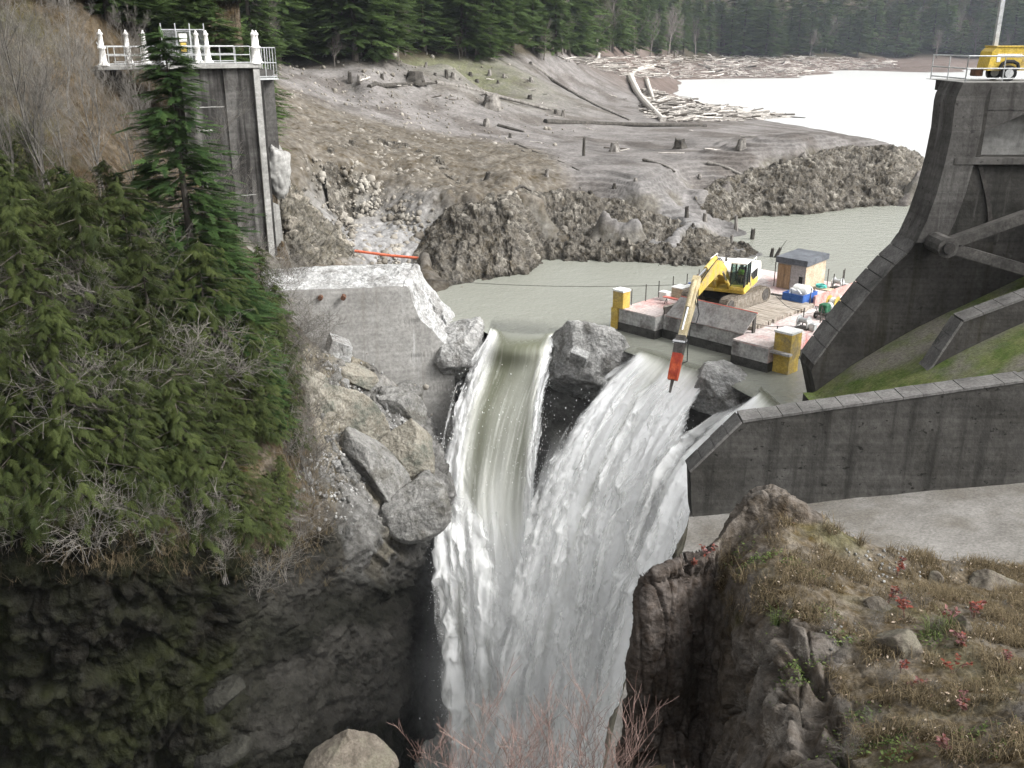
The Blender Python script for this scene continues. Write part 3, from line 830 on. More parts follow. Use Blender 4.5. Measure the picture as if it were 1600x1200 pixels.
M['dam_face'] = oldcrete('dam_face', (0.225, 0.218, 0.205), (0.30, 0.293, 0.278), (0.15, 0.133, 0.112), (0.44, 0.44, 0.43), 0.5, streak_w=(0.60, 0.8), pale_w=(0.62, 0.72))
build_dam()

# ------------------------------------------------------------------ rocks
def ico(sub):
    import bmesh
    bm = bmesh.new()
    bmesh.ops.create_icosphere(bm, subdivisions=sub, radius=1)
    V = np.array([v.co[:] for v in bm.verts]); Fs = np.array([[v.index for v in f.verts] for f in bm.faces])
    bm.free()
    return V, Fs
_ICO = {k: ico(k) for k in (1, 2, 3, 4, 5, 6)}
def rock_shape(seed, sub=3, planes=14, rough=0.06, dims=(1, 1, 1)):
    r = np.random.default_rng(seed)
    D, Fs = _ICO[sub]
    n = r.normal(size=(planes, 3)); n /= np.linalg.norm(n, axis=1)[:, None]
    h = r.uniform(0.62, 1.0, planes)
    dn = D @ n.T
    R = np.min(np.where(dn > 0.05, h[None] / np.maximum(dn, 0.05), 9), axis=1)
    R = np.minimum(R, 1.25)
    V = D * R[:, None] * np.array(dims)
    s = 1.6 / max(np.mean(dims), 1e-3)
    V = V + D * (rough * np.mean(dims) * (fbm(V * s + seed, 4) + 0.5 * ridged(V * s * 2.3 + seed, 3)))[:, None]
    return V, Fs
def rock(name, loc, dims, seed, material, label=None, cat='rock', group=None, rot=None, sub=3, planes=14, rough=0.06, tint=None, smooth=False, parent=None, taper=0.0):
    V, Fs = rock_shape(seed, sub, planes, rough, dims)
    if taper: V[:, :2] *= (1 - taper * V[:, 2:3] / dims[2])
    c = None
    if tint is not None:
        nn = fbm(V * 1.7 + seed, 4)[:, None]
        c = np.clip(np.array(tint) * (1 + 0.9 * nn), 0.01, 0.8) + 0 * V
    o = mesh_np(name, V, Fs, material, parent, smooth, c)
    o.location = loc
    if rot is not None: o.rotation_euler = rot
    if label: tag(o, label, cat, group)
    return o
rock('rubble_mound', W(722, 545, 60.6), (2.3, 1.7, 2.1), 41, M['rubble'], 'pale grey rubble mound at the broken end of the dam stub', rot=(0.1, 0.35, 0.5), sub=6, planes=16, rough=0.12)
rock('rubble_mound', W(934, 572, 58.2), (3.4, 2.6, 2.6), 57, M['rubble'], 'rough grey rock mass splitting the left fall from the middle falls', rot=(0.15, 0.1, 0.0), sub=6, planes=18, rough=0.12)
rock('rubble_mound', W(1138, 612, 51.4), (2.75, 1.8, 1.7), 63, M['rubble'], 'rounded grey rock islet in front of the barge', rot=(0.1, 0.30, -0.5), sub=6, planes=22, rough=0.10)
_o = MB().box((-0.55, -0.3, -0.5), (0.55, 0.3, 0.5), ch=0.04).build('concrete_block', M['concrete_broken'])
_o.location = Vector(W(905, 558, 55.5)); _o.rotation_euler = (0.5, 0.3, -0.35)
tag(_o, 'small tilted concrete block stuck in the middle rock', 'block')

# loose boulders below the stub
M['ledge'] = mat('ledge', (0.014, 0.0135, 0.011), (0.034, 0.033, 0.027), 1.5, 0.9, bump=1.0, bscale=4, bdist=0.2)
_big = [  # px, py, closer by, dims, material, label, rot
 (545, 668, 0.3, (1.6, 1.0, 3.1), 'boulder_warm', 'large warm grey slab leaning on the bank below the stub', (0.25, -0.55, 0.3)),
 (628, 640, 0.9, (1.75, 1.1, 0.95), 'boulder', 'dark grey boulder under the foot of the dam face', (0.2, 0.5, 0.2)),
 (648, 606, 0.7, (0.85, 0.7, 0.7), 'boulder', 'small pointed grey boulder perched on the dark boulder', (0.5, 0.4, 0.9)),
 (556, 592, 0.6, (1.2, 0.8, 0.75), 'boulder_warm', 'wedge shaped pale boulder on the gravel under the dam', (0.2, 0.6, 0.1)),
 (655, 790, 1.2, (1.9, 1.5, 1.6), 'boulder', 'jutting dark rock nose beside the left fall', (0.3, -0.35, 0.6)),
 (640, 720, 0.6, (1.5, 1.2, 2.9), 'boulder_warm', 'mossy grey slab above the jutting rock nose', (0.2, -0.5, 0.2)),
 (590, 745, 0.4, (1.4, 1.2, 2.7), 'boulder', 'brown grey rock face left of the mossy slab', (0.1, -0.4, -0.3)),
 (505, 640, 0.4, (0.9, 0.8, 2.4), 'boulder_warm', 'narrow tan rock rib at the edge of the brush', (0.2, -0.35, 0.3)),
 (340, 1085, 0.4, (1.0, 0.7, 0.42), 'ledge', 'grey ledge block low on the mossy cliff', (0.1, -0.3, 0.2)),
 (345, 1175, 0.6, (1.0, 0.7, 0.42), 'ledge', 'pale flat ledge block at the bottom of the cliff', (0.1, -0.25, 0.3)),
]
for i, (px, py, cl, dm, mt, lb, rt) in enumerate(_big):
    p = bank_pt(px, py)
    d = (Vector((0, 0, CAMZ)) - p).normalized()
    rock('boulder', p + d * (cl * 0.4 - 0.35), dm, 100 + i, M[mt], lb, 'boulder', 'boulders below the dam stub', rt, 6, 8, 0.09)
# scree stones: the larger ones one by one
_stones = [rock_shape(300 + k, 2, 10, 0.05, (1, 0.85, 0.7)) for k in range(6)]
_smesh = []
for k, (V, Fs) in enumerate(_stones):
    o = mesh_np('stone', V, Fs, M['boulder'] if k % 2 else M['rubble'])
    _smesh.append(o.data); bpy.data.objects.remove(o)
def stone(loc, s, k, label, group, parent=None):
    o = link('stone', _smesh[k % 6], parent)
    o.location = loc
    o.rotation_euler = (random.uniform(0, 6), random.uniform(0, 6), random.uniform(0, 6))
    o.scale = (s * random.uniform(0.8, 1.3), s, s * random.uniform(0.7, 1.0))
    tag(o, label, 'stone', group)
    return o
for k in range(120):
    t = random.random()
    px = 500 + 130 * t + random.gauss(0, 14); py = 585 + 120 * t + random.gauss(0, 22)
    if k % 3 == 0: px, py = random.gauss(525, 26), random.gauss(740, 26)
    stone(bank_pt(px, py) + Vector((0, -0.1, 0.1)), random.uniform(0.12, 0.36), k, 'loose grey stone in the scree below the dam stub', 'scree stones below the dam stub')
def stuff_rocks(name, pts, sizes, material, label, sub=1):
    D, Fs = _ICO[sub]
    n = len(pts)
    R = rng.normal(size=(n, 3, 3)); R, _ = np.linalg.qr(R)
    sc3 = sizes[:, None, None] * rng.uniform(0.6, 1.2, (n, 1, 3))
    jit = rng.uniform(0.75, 1.2, (n, len(D), 1))
    V = np.einsum('nij,nkj->nki', R, D[None] * jit * sc3) + pts[:, None]
    Fa = (Fs[None] + (np.arange(n) * len(D))[:, None, None]).reshape(-1, 3)
    return tag(mesh_np(name, V.reshape(-1, 3), Fa, material), label, 'gravel', None, 'stuff')
_pp = []
for k in range(1500):
    t = random.random()
    px = 490 + 150 * t + random.gauss(0, 18); py = 575 + 125 * t + random.gauss(0, 25)
    if k % 3 == 0: px, py = random.gauss(522, 28), random.gauss(735, 38)
    _pp.append((px, py))
_sel = []
_f = LBG[..., 1] * _cp - (LBG[..., 2] - CAMZ) * _sp
_U = LBG[..., 0] / _f * FPX + 800; _V = 600 - FPX * (LBG[..., 1] * _sp + (LBG[..., 2] - CAMZ) * _cp) / _f
_U, _V, _F3 = _U.ravel(), _V.ravel(), LBG.reshape(-1, 3)
_box = (_U > 380) & (_U < 760) & (_V > 480) & (_V < 900)
_U, _V, _F3 = _U[_box], _V[_box], _F3[_box]
for px, py in _pp:
    _sel.append(_F3[np.argmin((_U - px) ** 2 + (_V - py) ** 2)])
stuff_rocks('gravel', np.array(_sel) + rng.normal(0, 0.06, (len(_sel), 3)), rng.uniform(0.04, 0.13, len(_sel)), M['rubble'], 'small pale gravel scattered over the scree below the dam stub')
# scree in the bowl behind the stub, and on the bank above it
_b = []
for k in range(5200):
    if k % 2: px, py, z = random.gauss(600, 38), random.gauss(352, 24), 2.5
    else: px, py, z = random.gauss(600, 110), random.gauss(225, 55), 6.5
    x, y, _ = WZ(px, py, z)
    _b.append((x, y))
_b = np.array(_b)
stuff_rocks('scree', np.column_stack([_b, land_height(_b[:, 0], _b[:, 1]) + 0.12]), np.clip(rng.gamma(1.8, 0.07, len(_b)), 0.04, 0.5), mat('scree', (0.13, 0.115, 0.095), (0.30, 0.28, 0.245), 0.35, 0.9), 'brown and pale scree on the bank behind the dam stub')
# ------------------------------------------------------------------ falls
def fallmat(name):
    m, nt, N, L, P = newmat(name)
    at = N.new('ShaderNodeVertexColor'); at.layer_name = 'tint'
    sx = N.new('ShaderNodeSeparateColor')
    L.new(at.outputs[0], sx.inputs[0])
    r = N.new('ShaderNodeValToRGB')
    e = r.color_ramp.elements
    e[0].position = 0.0; e[0].color = (0.215, 0.22, 0.188, 1)
    kk = r.color_ramp.elements.new(0.10); kk.color = (0.125, 0.13, 0.088, 1)
    r.color_ramp.elements[-1].position = 1.0; r.color_ramp.elements[-1].color = (0.97, 0.975, 0.97, 1)
    k = r.color_ramp.elements.new(0.5); k.color = (0.66, 0.665, 0.61, 1)
    L.new(sx.outputs[0], r.inputs[0])
    L.new(r.outputs[0], P.inputs['Base Color'])
    mr = N.new('ShaderNodeMapRange')
    mr.inputs[3].default_value = 0.22; mr.inputs[4].default_value = 0.95
    L.new(sx.outputs[0], mr.inputs[0])
    L.new(mr.outputs[0], P.inputs['Roughness'])
    P.inputs['IOR'].default_value = 1.33
    P.inputs['Specular IOR Level'].default_value = 0.4
    tl = N.new('ShaderNodeBsdfTranslucent')
    L.new(r.outputs[0], tl.inputs['Color'])
    m1 = N.new('ShaderNodeMixShader'); m1.inputs[0].default_value = 0.15
    L.new(P.outputs[0], m1.inputs[1]); L.new(tl.outputs[0], m1.inputs[2])
    tp = N.new('ShaderNodeBsdfTransparent')
    mx = N.new('ShaderNodeMixShader')
    L.new(sx.outputs[1], mx.inputs[0])
    L.new(tp.outputs[0], mx.inputs[1]); L.new(m1.outputs[0], mx.inputs[2])
    L.new(mx.outputs[0], N['Material Output'].inputs['Surface'])
    bp = N.new('ShaderNodeBump'); bp.inputs['Strength'].default_value = 0.25; bp.inputs['Distance'].default_value = 0.10
    tc = N.new('ShaderNodeTexCoord')
    n = N.new('ShaderNodeTexNoise'); n.inputs['Scale'].default_value = 2.6; n.inputs['Detail'].default_value = 8
    mp = N.new('ShaderNodeMapping'); mp.inputs['Scale'].default_value = (1, 1, 0.45)
    L.new(tc.outputs['Object'], mp.inputs[0]); L.new(mp.outputs[0], n.inputs['Vector'])
    L.new(n.outputs['Fac'], bp.inputs['Height']); L.new(bp.outputs[0], P.inputs['Normal'])
    return m
M['fall'] = fallmat('fall')
def ctrl_pts(rows):
    out = []
    for row in rows:
        out.append([WZ(p[0], p[1], p[3]) if len(p) == 4 else W(*p) for p in row])
    return out
SPRAY = []
def waterfall(rows, nv, nu, seed, label, glass=0.0, amp=1.0, edgefoam=1.0, feather=0.10, start=0.0, top_foam=0.0, soft=0.0, layers=1):
    G0 = net(ctrl_pts(rows), nv, nu)
    # arc length along the flow and across it, in metres
    dl = np.linalg.norm(np.diff(G0, axis=0), axis=-1)
    t = np.concatenate([np.zeros((1, nu)), np.cumsum(dl, 0)])
    t = t.mean(1, keepdims=True) + 0 * t
    dc = np.linalg.norm(np.diff(G0, axis=1), axis=-1)
    s = np.concatenate([np.zeros((nv, 1)), np.cumsum(dc, 1)], 1)
    u = np.linspace(0, 1, nu)[None] + 0 * t
    N = grid_normals(G0)
    N *= -np.sign(np.sum(N * (G0 - np.array((0, 0, CAMZ))), -1, keepdims=True))
    fall = sstep(soft + 0.3, soft + 6.0, t - start)
    e0 = np.minimum(u, 1 - u)
    VV, FF, CC, base = [], [], [], 0
    for lay in range(layers + 1):
        sd = seed + 13.7 * lay
        z0 = 0 * s
        sw = s + 0.25 * fbm(np.stack([s * 0.25, t * 0.10, z0 + sd], -1), 3)
        rope = fbm(np.stack([sw * 0.62, t * 0.04, z0 + sd], -1), 3, 0.55)
        str_ = fbm(np.stack([sw * 5.0, t * 0.22, z0 + sd * 3], -1), 5, 0.65)
        q = np.stack([s * 0.62, t * 0.21, z0 + sd * 1.7], -1)
        q = q + 0.30 * np.stack([fbm(q * 1.6 + 2, 3), fbm(q * 1.6 + 11, 3), z0], -1)
        bil = (1 - 2 * np.abs(perlin(q)))
        bil2 = (1 - 2 * np.abs(perlin(q * 2.2 + 4)))
        bil3 = (1 - 2 * np.abs(perlin(q * 4.6 + 8)))
        fine = fbm(q * 8.0 + 8, 4, 0.65)
        turb = 0.44 * bil + 0.26 * bil2 + 0.12 * bil3 + 0.14 * fine
        gl0 = glass * sstep(0.10, 0.30, e0 + 0.10 * rope) * sstep(27, 13, t + 5 * rope)
        wild = fall * (1 - 0.95 * gl0)
        d = wild * (0.42 * turb + 1.25 * rope) + fall * 0.02 * str_
        if lay: d = d * 1.25 + (0.10 + 0.34 * lay) * wild + 0.35 * wild * bil2
        G = G0 + N * (d * amp)[..., None]
        G[..., 2] -= 0.30 * wild * turb * amp
        G[..., 0] += 0.22 * wild * fine * amp
        foam = 0.12 + 0.66 * fall + 0.30 * turb * fall + 0.45 * str_ * (0.3 + 0.7 * fall) + 2.0 * rope * fall + 0.25 * sstep(10, 24, t)
        foam = foam + edgefoam * sstep(0.2, 0.02, e0 + 0.1 * str_) * sstep(0.6, 2.0, t - start)
        foam = foam + top_foam * sstep(0.5, 2.5, t - start)
        foam = foam * (1 - 0.9 * gl0) + gl0 * (0.07 * sstep(0.5, 3.0, t - start) + 0.45 * np.clip(str_ - 0.06, 0, 0.7) * fall)
        foam = foam * sstep(start - 1.0, start + 2.2, t)
        frag = fbm(np.stack([sw * 1.7, t * 0.17, z0 + sd * 5], -1), 5, 0.62)
        al = sstep(0.0, feather, e0 + (0.07 * frag + 0.09 * turb + 0.05 * fine) * sstep(1, 4, t) - 0.02)
        al = np.where(t < start + 0.8, 1.0, al) * sstep(0.0, 3.0 if glass or start else 6.0, t)
        if lay:
            lace = sstep(0.0, 0.45, frag + 0.35 * turb + 0.9 * rope + 0.15 * str_) * wild * sstep(start + 0.5, start + 3.5, t)
            al = al * lace * 0.85
            foam = 0.92 + 0.25 * frag
        VV.append(G.reshape(-1, 3)); FF.append(grid_faces(nv, nu) + base); base += nv * nu
        CC.append(np.stack([np.clip(foam, 0, 1), np.clip(al, 0, 1), 0 * foam], -1).reshape(-1, 3))
    wgt = ((e0 < 0.10) * 1.0 + 0.12) * sstep(3.0, 8.0, t - start) * (0.4 + t / 20.0)
    wgt = (wgt / wgt.sum()).ravel()
    k = rng.choice(len(wgt), 4500, p=wgt)
    out = np.where(u.ravel()[k] < 0.5, -1.0, 1.0) * (e0.ravel()[k] < 0.10) * rng.gamma(1.3, 0.22, len(k))
    SPRAY.append(VV[0][k] + N.reshape(-1, 3)[k] * rng.gamma(1.2, 0.28, len(k))[:, None] + np.stack([out, 0 * out, rng.normal(0, 0.3, len(k))], -1))
    o = mesh_np('waterfall', np.concatenate(VV), np.concatenate(FF), M['fall'], None, True, np.concatenate(CC))
    return tag(o, label, None, None, 'structure')

F1 = [
 [(770,492,0,.02),(795,492,0,.02),(820,492,0,.02),(845,496,0,.02),(874,505,0,.02)],
 [(763,522,0,-.10),(785,533,0,-.10),(815,537,0,-.10),(845,536,0,-.10),(870,526,0,-.05)],
 [(738,562,58.2),(765,577,57.3),(800,583,56.9),(835,580,56.7),(862,556,57.0)],
 [(706,645,56),(743,662,55.2),(785,672,54.9),(824,667,54.8),(850,628,55.4)],
 [(688,760,54),(733,782,53.4),(780,792,53.2),(816,787,53.2),(836,742,53.9)],
 [(696,900,52.5),(738,910,52),(780,915,51.8),(812,912,51.8),(828,880,52.4)],
 [(704,1060,51),(743,1060,50.5),(785,1062,50.5),(818,1062,50.5),(835,1050,51)],
 [(712,1300,49),(750,1300,48.8),(790,1300,48.8),(820,1300,48.8),(838,1300,49)]]
waterfall(F1, 460, 150, 1.0, 'left fall, a glassy green-grey curtain with white foaming edges', glass=1.0, amp=0.9, start=3.0, soft=0.6)
F1S = [
 [(688,742,53.9),(700,746,53.7),(716,750,53.5),(730,752,53.5)],
 [(688,800,52.9),(708,806,52.5),(730,812,52.3),(748,815,52.4)],
 [(696,900,51.5),(720,908,51),(748,914,50.8),(776,916,51.0)],
 [(698,1000,50.4),(730,1008,50),(765,1012,49.8),(800,1012,50)],
 [(708,1140,49.4),(740,1145,49),(775,1150,48.8),(812,1150,49)],
 [(715,1320,48.4),(750,1320,48),(785,1320,48),(815,1320,48)]]
waterfall(F1S, 300, 90, 2.3, 'white spray sheet bursting off the rock at the foot of the left fall', amp=1.0, edgefoam=0.3, feather=0.22, start=-3, top_foam=0.35)
F2 = [
 [(1003,535,0,.02),(1033,541,0,.02),(1062,550,0,.02),(1090,559,0,.02),(1118,566,0,.02),(1140,572,0,.02)],
 [(985,556,0,-.15),(1016,564,0,-.2),(1046,574,0,-.25),(1070,584,0,-.3),(1095,590,0,-.3),(1112,590,0,-.2)],
 [(946,600,54.6),(980,611,53.5),(1012,622,52.5),(1042,632,51.5),(1066,640,50.9),(1085,636,50.7)],
 [(896,670,53),(942,690,51.8),(986,705,50.8),(1017,715,50),(1046,712,49.4),(1066,700,49.4)],
 [(850,770,51.6),(904,800,50.3),(955,815,49.3),(992,820,48.5),(1024,812,48.1),(1050,790,48.2)],
 [(818,900,50),(874,920,48.8),(925,930,48),(966,930,47.3),(1000,920,47),(1026,900,47.2)],
 [(795,1050,48.8),(848,1060,47.6),(900,1065,46.8),(942,1065,46.3),(978,1060,46),(1002,1040,46.3)],
 [(790,1300,47),(835,1300,46),(880,1300,45.2),(920,1300,44.8),(955,1300,44.6),(980,1300,45)]]
waterfall(F2, 460, 210, 4.1, 'broad middle falls tumbling white between the two rocks', amp=1.1, start=0.6, top_foam=0.35)
F3 = [
 [(1202,588,0,.02),(1226,604,0,.02),(1250,624,0,.02),(1275,650,0,.02)],
 [(1168,624,0,-.15),(1186,642,0,-.25),(1202,660,0,-.3),(1215,680,0,-.3)],
 [(1084,682,48.7),(1120,697,47.6),(1148,712,46.7),(1165,724,46)],
 [(1030,752,47.8),(1074,772,46.4),(1098,788,45.4),(1112,800,44.9)],
 [(996,850,46.4),(1030,870,45),(1058,884,44.2),(1076,894,43.6)],
 [(962,970,45.2),(988,985,43.9),(1012,996,43),(1030,1004,42.5)],
 [(930,1110,43.8),(950,1120,42.6),(972,1128,41.8),(990,1130,41.4)],
 [(905,1300,42.6),(925,1300,41.6),(945,1300,41),(960,1300,40.6)]]
waterfall(F3, 420, 120, 7.7, 'right fall sliding past the spillway wall in white ropes', amp=0.95, start=1.6, top_foam=0.55)

# spray hanging over the foot of the falls
def build_mist():
    m = bpy.data.materials.new('mist'); m.use_nodes = True
    nt = m.node_tree; N, L = nt.nodes, nt.links
    N.remove(N['Principled BSDF'])
    pv = N.new('ShaderNodeVolumePrincipled')
    pv.inputs['Color'].default_value = (0.95, 0.96, 0.97, 1)
    pv.inputs['Anisotropy'].default_value = 0.2
    tc = N.new('ShaderNodeTexCoord')
    n = N.new('ShaderNodeTexNoise'); n.inputs['Scale'].default_value = 0.22; n.inputs['Detail'].default_value = 3
    L.new(tc.outputs['Object'], n.inputs['Vector'])
    sx = N.new('ShaderNodeSeparateXYZ'); L.new(tc.outputs['Object'], sx.inputs[0])
    mr = N.new('ShaderNodeMapRange'); mr.inputs[1].default_value = -2.0; mr.inputs[2].default_value = -24.0; mr.inputs[3].default_value = 0.0; mr.inputs[4].default_value = 1.0
    mr.interpolation_type = 'SMOOTHSTEP'
    L.new(sx.outputs[2], mr.inputs[0])
    m2 = N.new('ShaderNodeMapRange'); m2.inputs[1].default_value = 0.38; m2.inputs[2].default_value = 0.7; m2.inputs[3].default_value = 0.0; m2.inputs[4].default_value = 0.2
    L.new(n.outputs['Fac'], m2.inputs[0])
    # thin out towards the sides of the gorge
    xs = N.new('ShaderNodeMapRange'); xs.inputs[1].default_value = -5.5; xs.inputs[2].default_value = 0.5; xs.inputs[3].default_value = 0.02; xs.inputs[4].default_value = 1.0
    L.new(sx.outputs[0], xs.inputs[0])
    a = N.new('ShaderNodeMath'); a.operation = 'MULTIPLY'; L.new(mr.outputs[0], a.inputs[0]); L.new(m2.outputs[0], a.inputs[1])
    b2 = N.new('ShaderNodeMath'); b2.operation = 'MULTIPLY'; L.new(a.outputs[0], b2.inputs[0]); L.new(xs.outputs[0], b2.inputs[1])
    L.new(b2.outputs[0], pv.inputs['Density'])
    L.new(pv.outputs[0], N['Material Output'].inputs['Volume'])
    b = MB().box((-12, 40.5, -31), (8.5, 58.3, -1.8)).build('mist', m)
    tag(b, 'white spray mist hanging at the foot of the falls', 'mist', None, 'stuff')
build_mist()
FM = [
 [(862,640,57.2),(888,640,56.6),(914,640,55.8)],
 [(842,780,55.0),(868,785,54.2),(892,790,53.2)],
 [(822,900,53.0),(848,905,52.2),(874,910,51.2)],
 [(806,1050,51.2),(832,1055,50.4),(858,1060,49.4)],
 [(795,1300,49.6),(820,1300,48.8),(846,1300,48)]]
waterfall(FM, 240, 60, 9.4, 'thin misty white fall filling the cleft between left and middle falls', amp=0.8, edgefoam=0.2, feather=0.25, start=0.0, top_foam=0.4)
def build_spray():
    P = np.concatenate(SPRAY); n = len(P)
    tet = np.array([(1, 1, 1), (-1, -1, 1), (-1, 1, -1), (1, -1, -1)]) * 0.6
    R = np.linalg.qr(rng.normal(size=(n, 3, 3)))[0]
    V = np.einsum('nij,kj->nki', R, tet) * np.clip(rng.gamma(1.6, 0.010, n), 0.006, 0.06)[:, None, None] * np.array((0.8, 0.8, 1.7)) + P[:, None]
    F_ = (np.array([[0, 1, 2], [0, 3, 1], [0, 2, 3], [1, 3, 2]])[None] + (np.arange(n) * 4)[:, None, None]).reshape(-1, 3)
    tag(mesh_np('spray', V.reshape(-1, 3), F_, M['fall'], None, True, np.ones((n * 4, 3))), 'flying white droplets torn off the falls', 'spray', None, 'stuff')
build_spray()
# gorge pool
def build_pool():
    n = 90
    xs = np.linspace(-26, 16, n); ys = np.linspace(26, 62, n)
    X, Yg = np.meshgrid(xs, ys)
    Z = -29.5 + 0.5 * ridged(np.stack([X * 0.3, Yg * 0.3, X * 0], -1), 4)
    f = np.clip(0.6 + 0.6 * fbm(np.stack([X * 0.4, Yg * 0.4, X * 0], -1), 4), 0, 1)
    o = mesh_np('gorge_pool', np.stack([X, Yg, Z], -1).reshape(-1, 3), grid_faces(n, n), M['fall'], None, True, np.stack([f, f * 0 + 1, f * 0], -1).reshape(-1, 3))
    tag(o, 'churning white pool at the bottom of the gorge', None, None, 'structure')
build_pool()

# ------------------------------------------------------------------ spillway on the right
def xz(px, py, Y):
    p = W(px, py, Y)
    return (p[0], p[2])
M['moss_floor'] = mat('moss_floor', (0.055, 0.085, 0.018), (0.115, 0.125, 0.05), 1.2, 0.95, bump=0.8, bscale=10, c2=(0.13, 0.12, 0.10), s2=0.22, bdist=0.05)
spill = empty('spillway', (0, 0, 0))
tag(spill, 'dark weathered concrete spillway with mossy chute and tall gate pier', 'spillway')
YA0, YA1 = 44.2, 46.2
prof = [xz(*q, YA0) for q in ((1504,129),(1494,150),(1491,162),(1486,205),(1476,252),(1463,300),(1448,342),(1431,378),(1418,396),(1398,414),(1360,456),(1310,518),(1272,570),(1268,580),(1272,598),(1280,640))]
prof += [(19.0, -4), (34, -4), (34, prof[0][1])]
# split in two convex-ish pieces so the niche can be cut: lower chute wall and the pier above
zc = xz(1431, 378, YA0)[1]
low = [p for p in prof if p[1] <= zc + 1e-6 and p[0] < 34] + [(34, -4), (34, zc)]
MB().prism(low, 'y', YA0, YA1).build('chute_wall', M['wall_a'], spill)
xn0, zn0 = xz(1532, 246, YA0); zn1 = xz(1532, 172, YA0)[1]
xw0 = xz(1592, 210, YA0 + 1.9)[0]
up = [p for p in prof if p[1] >= zc - 1e-6 and p[0] < 34]
pl = up + [(xn0, zc), (xn0, up[0][1])]
MB().prism(pl, 'y', YA0, YA1).build('gate_pier', M['concrete_dark'], spill)
MB().box((xn0, YA0, zn1), (34, YA1, up[0][1])).build('deck_beam', M['concrete_mid'], spill)
MB().box((xn0, YA0, zc), (34, YA1, zn0)).build('lower_beam', M['concrete_dark'], spill)
MB().prism([(xn0, zn0 + 0.003), (xw0, zn0 + 0.003), (xw0, zn1 - 0.003), (xn0, zn1 - 0.003)], 'y', YA0 + 1.1, YA1).build('niche_back', M['concrete'], spill)
MB().box((xw0 + 1.6, YA0 + 0.6, zn0 + 0.003), (34, YA1, zn1 - 0.003)).build('niche_side', M['concrete_mid'], spill)
MB().prism([(xn0 + 0.003, zn1 - 0.003), (xn0 + 0.003, zn1 - 0.9), (xn0 + 2.0, zn1 - 0.003)], 'y', YA0 + 0.02, YA0 + 1.0).build('niche_haunch', M['concrete_mid'], spill)
# sill under the niche
MB().box((xz(1488, 250, YA0)[0], YA0 - 0.25, zn0 - 0.28), (34, YA0, zn0)).build('sill', M['concrete_mid'], spill)
# weathered top strip of the wall, in short castings
cop = [xz(*q, YA0) for q in ((1431,378),(1418,396),(1398,414),(1379,435),(1360,456),(1335,487),(1310,518),(1291,544),(1272,570))]
for i in range(len(cop) - 1):
    a, b = Vector((cop[i][0], 0, cop[i][1])), Vector((cop[i + 1][0], 0, cop[i + 1][1]))
    d = (b - a).normalized(); n = Vector((d.z, 0, -d.x)); n = n if n.z > 0 else -n
    m1 = MB(); e = d * 0.02
    q = [(a + e), (b - e), (b - e + n * 0.09), (a + e + n * 0.09)]
    m1.prism([(p.x, p.z) for p in q], 'y', YA0 - 0.05, YA1 + 0.04).build('coping_stone', M['coping'], spill)
# pale nose band of the pier, a little proud of its face
nose = [xz(*q, YA0) for q in ((1504,129),(1494,150),(1491,162),(1486,205),(1476,252),(1463,300),(1448,342),(1431,378))]
m1 = MB()
for (x, z), (x2, z2) in zip(nose[:-1], nose[1:]):
    m1.prism([(x - 0.06, z - 0.002), (x2 - 0.06, z2 + 0.002), (x2 + 1.25, z2 + 0.002), (x + 1.25, z - 0.002)], 'y', YA0 - 0.22, YA1 + 0.05).build('nose_block', M['concrete_mid'], spill)
    m1 = MB()
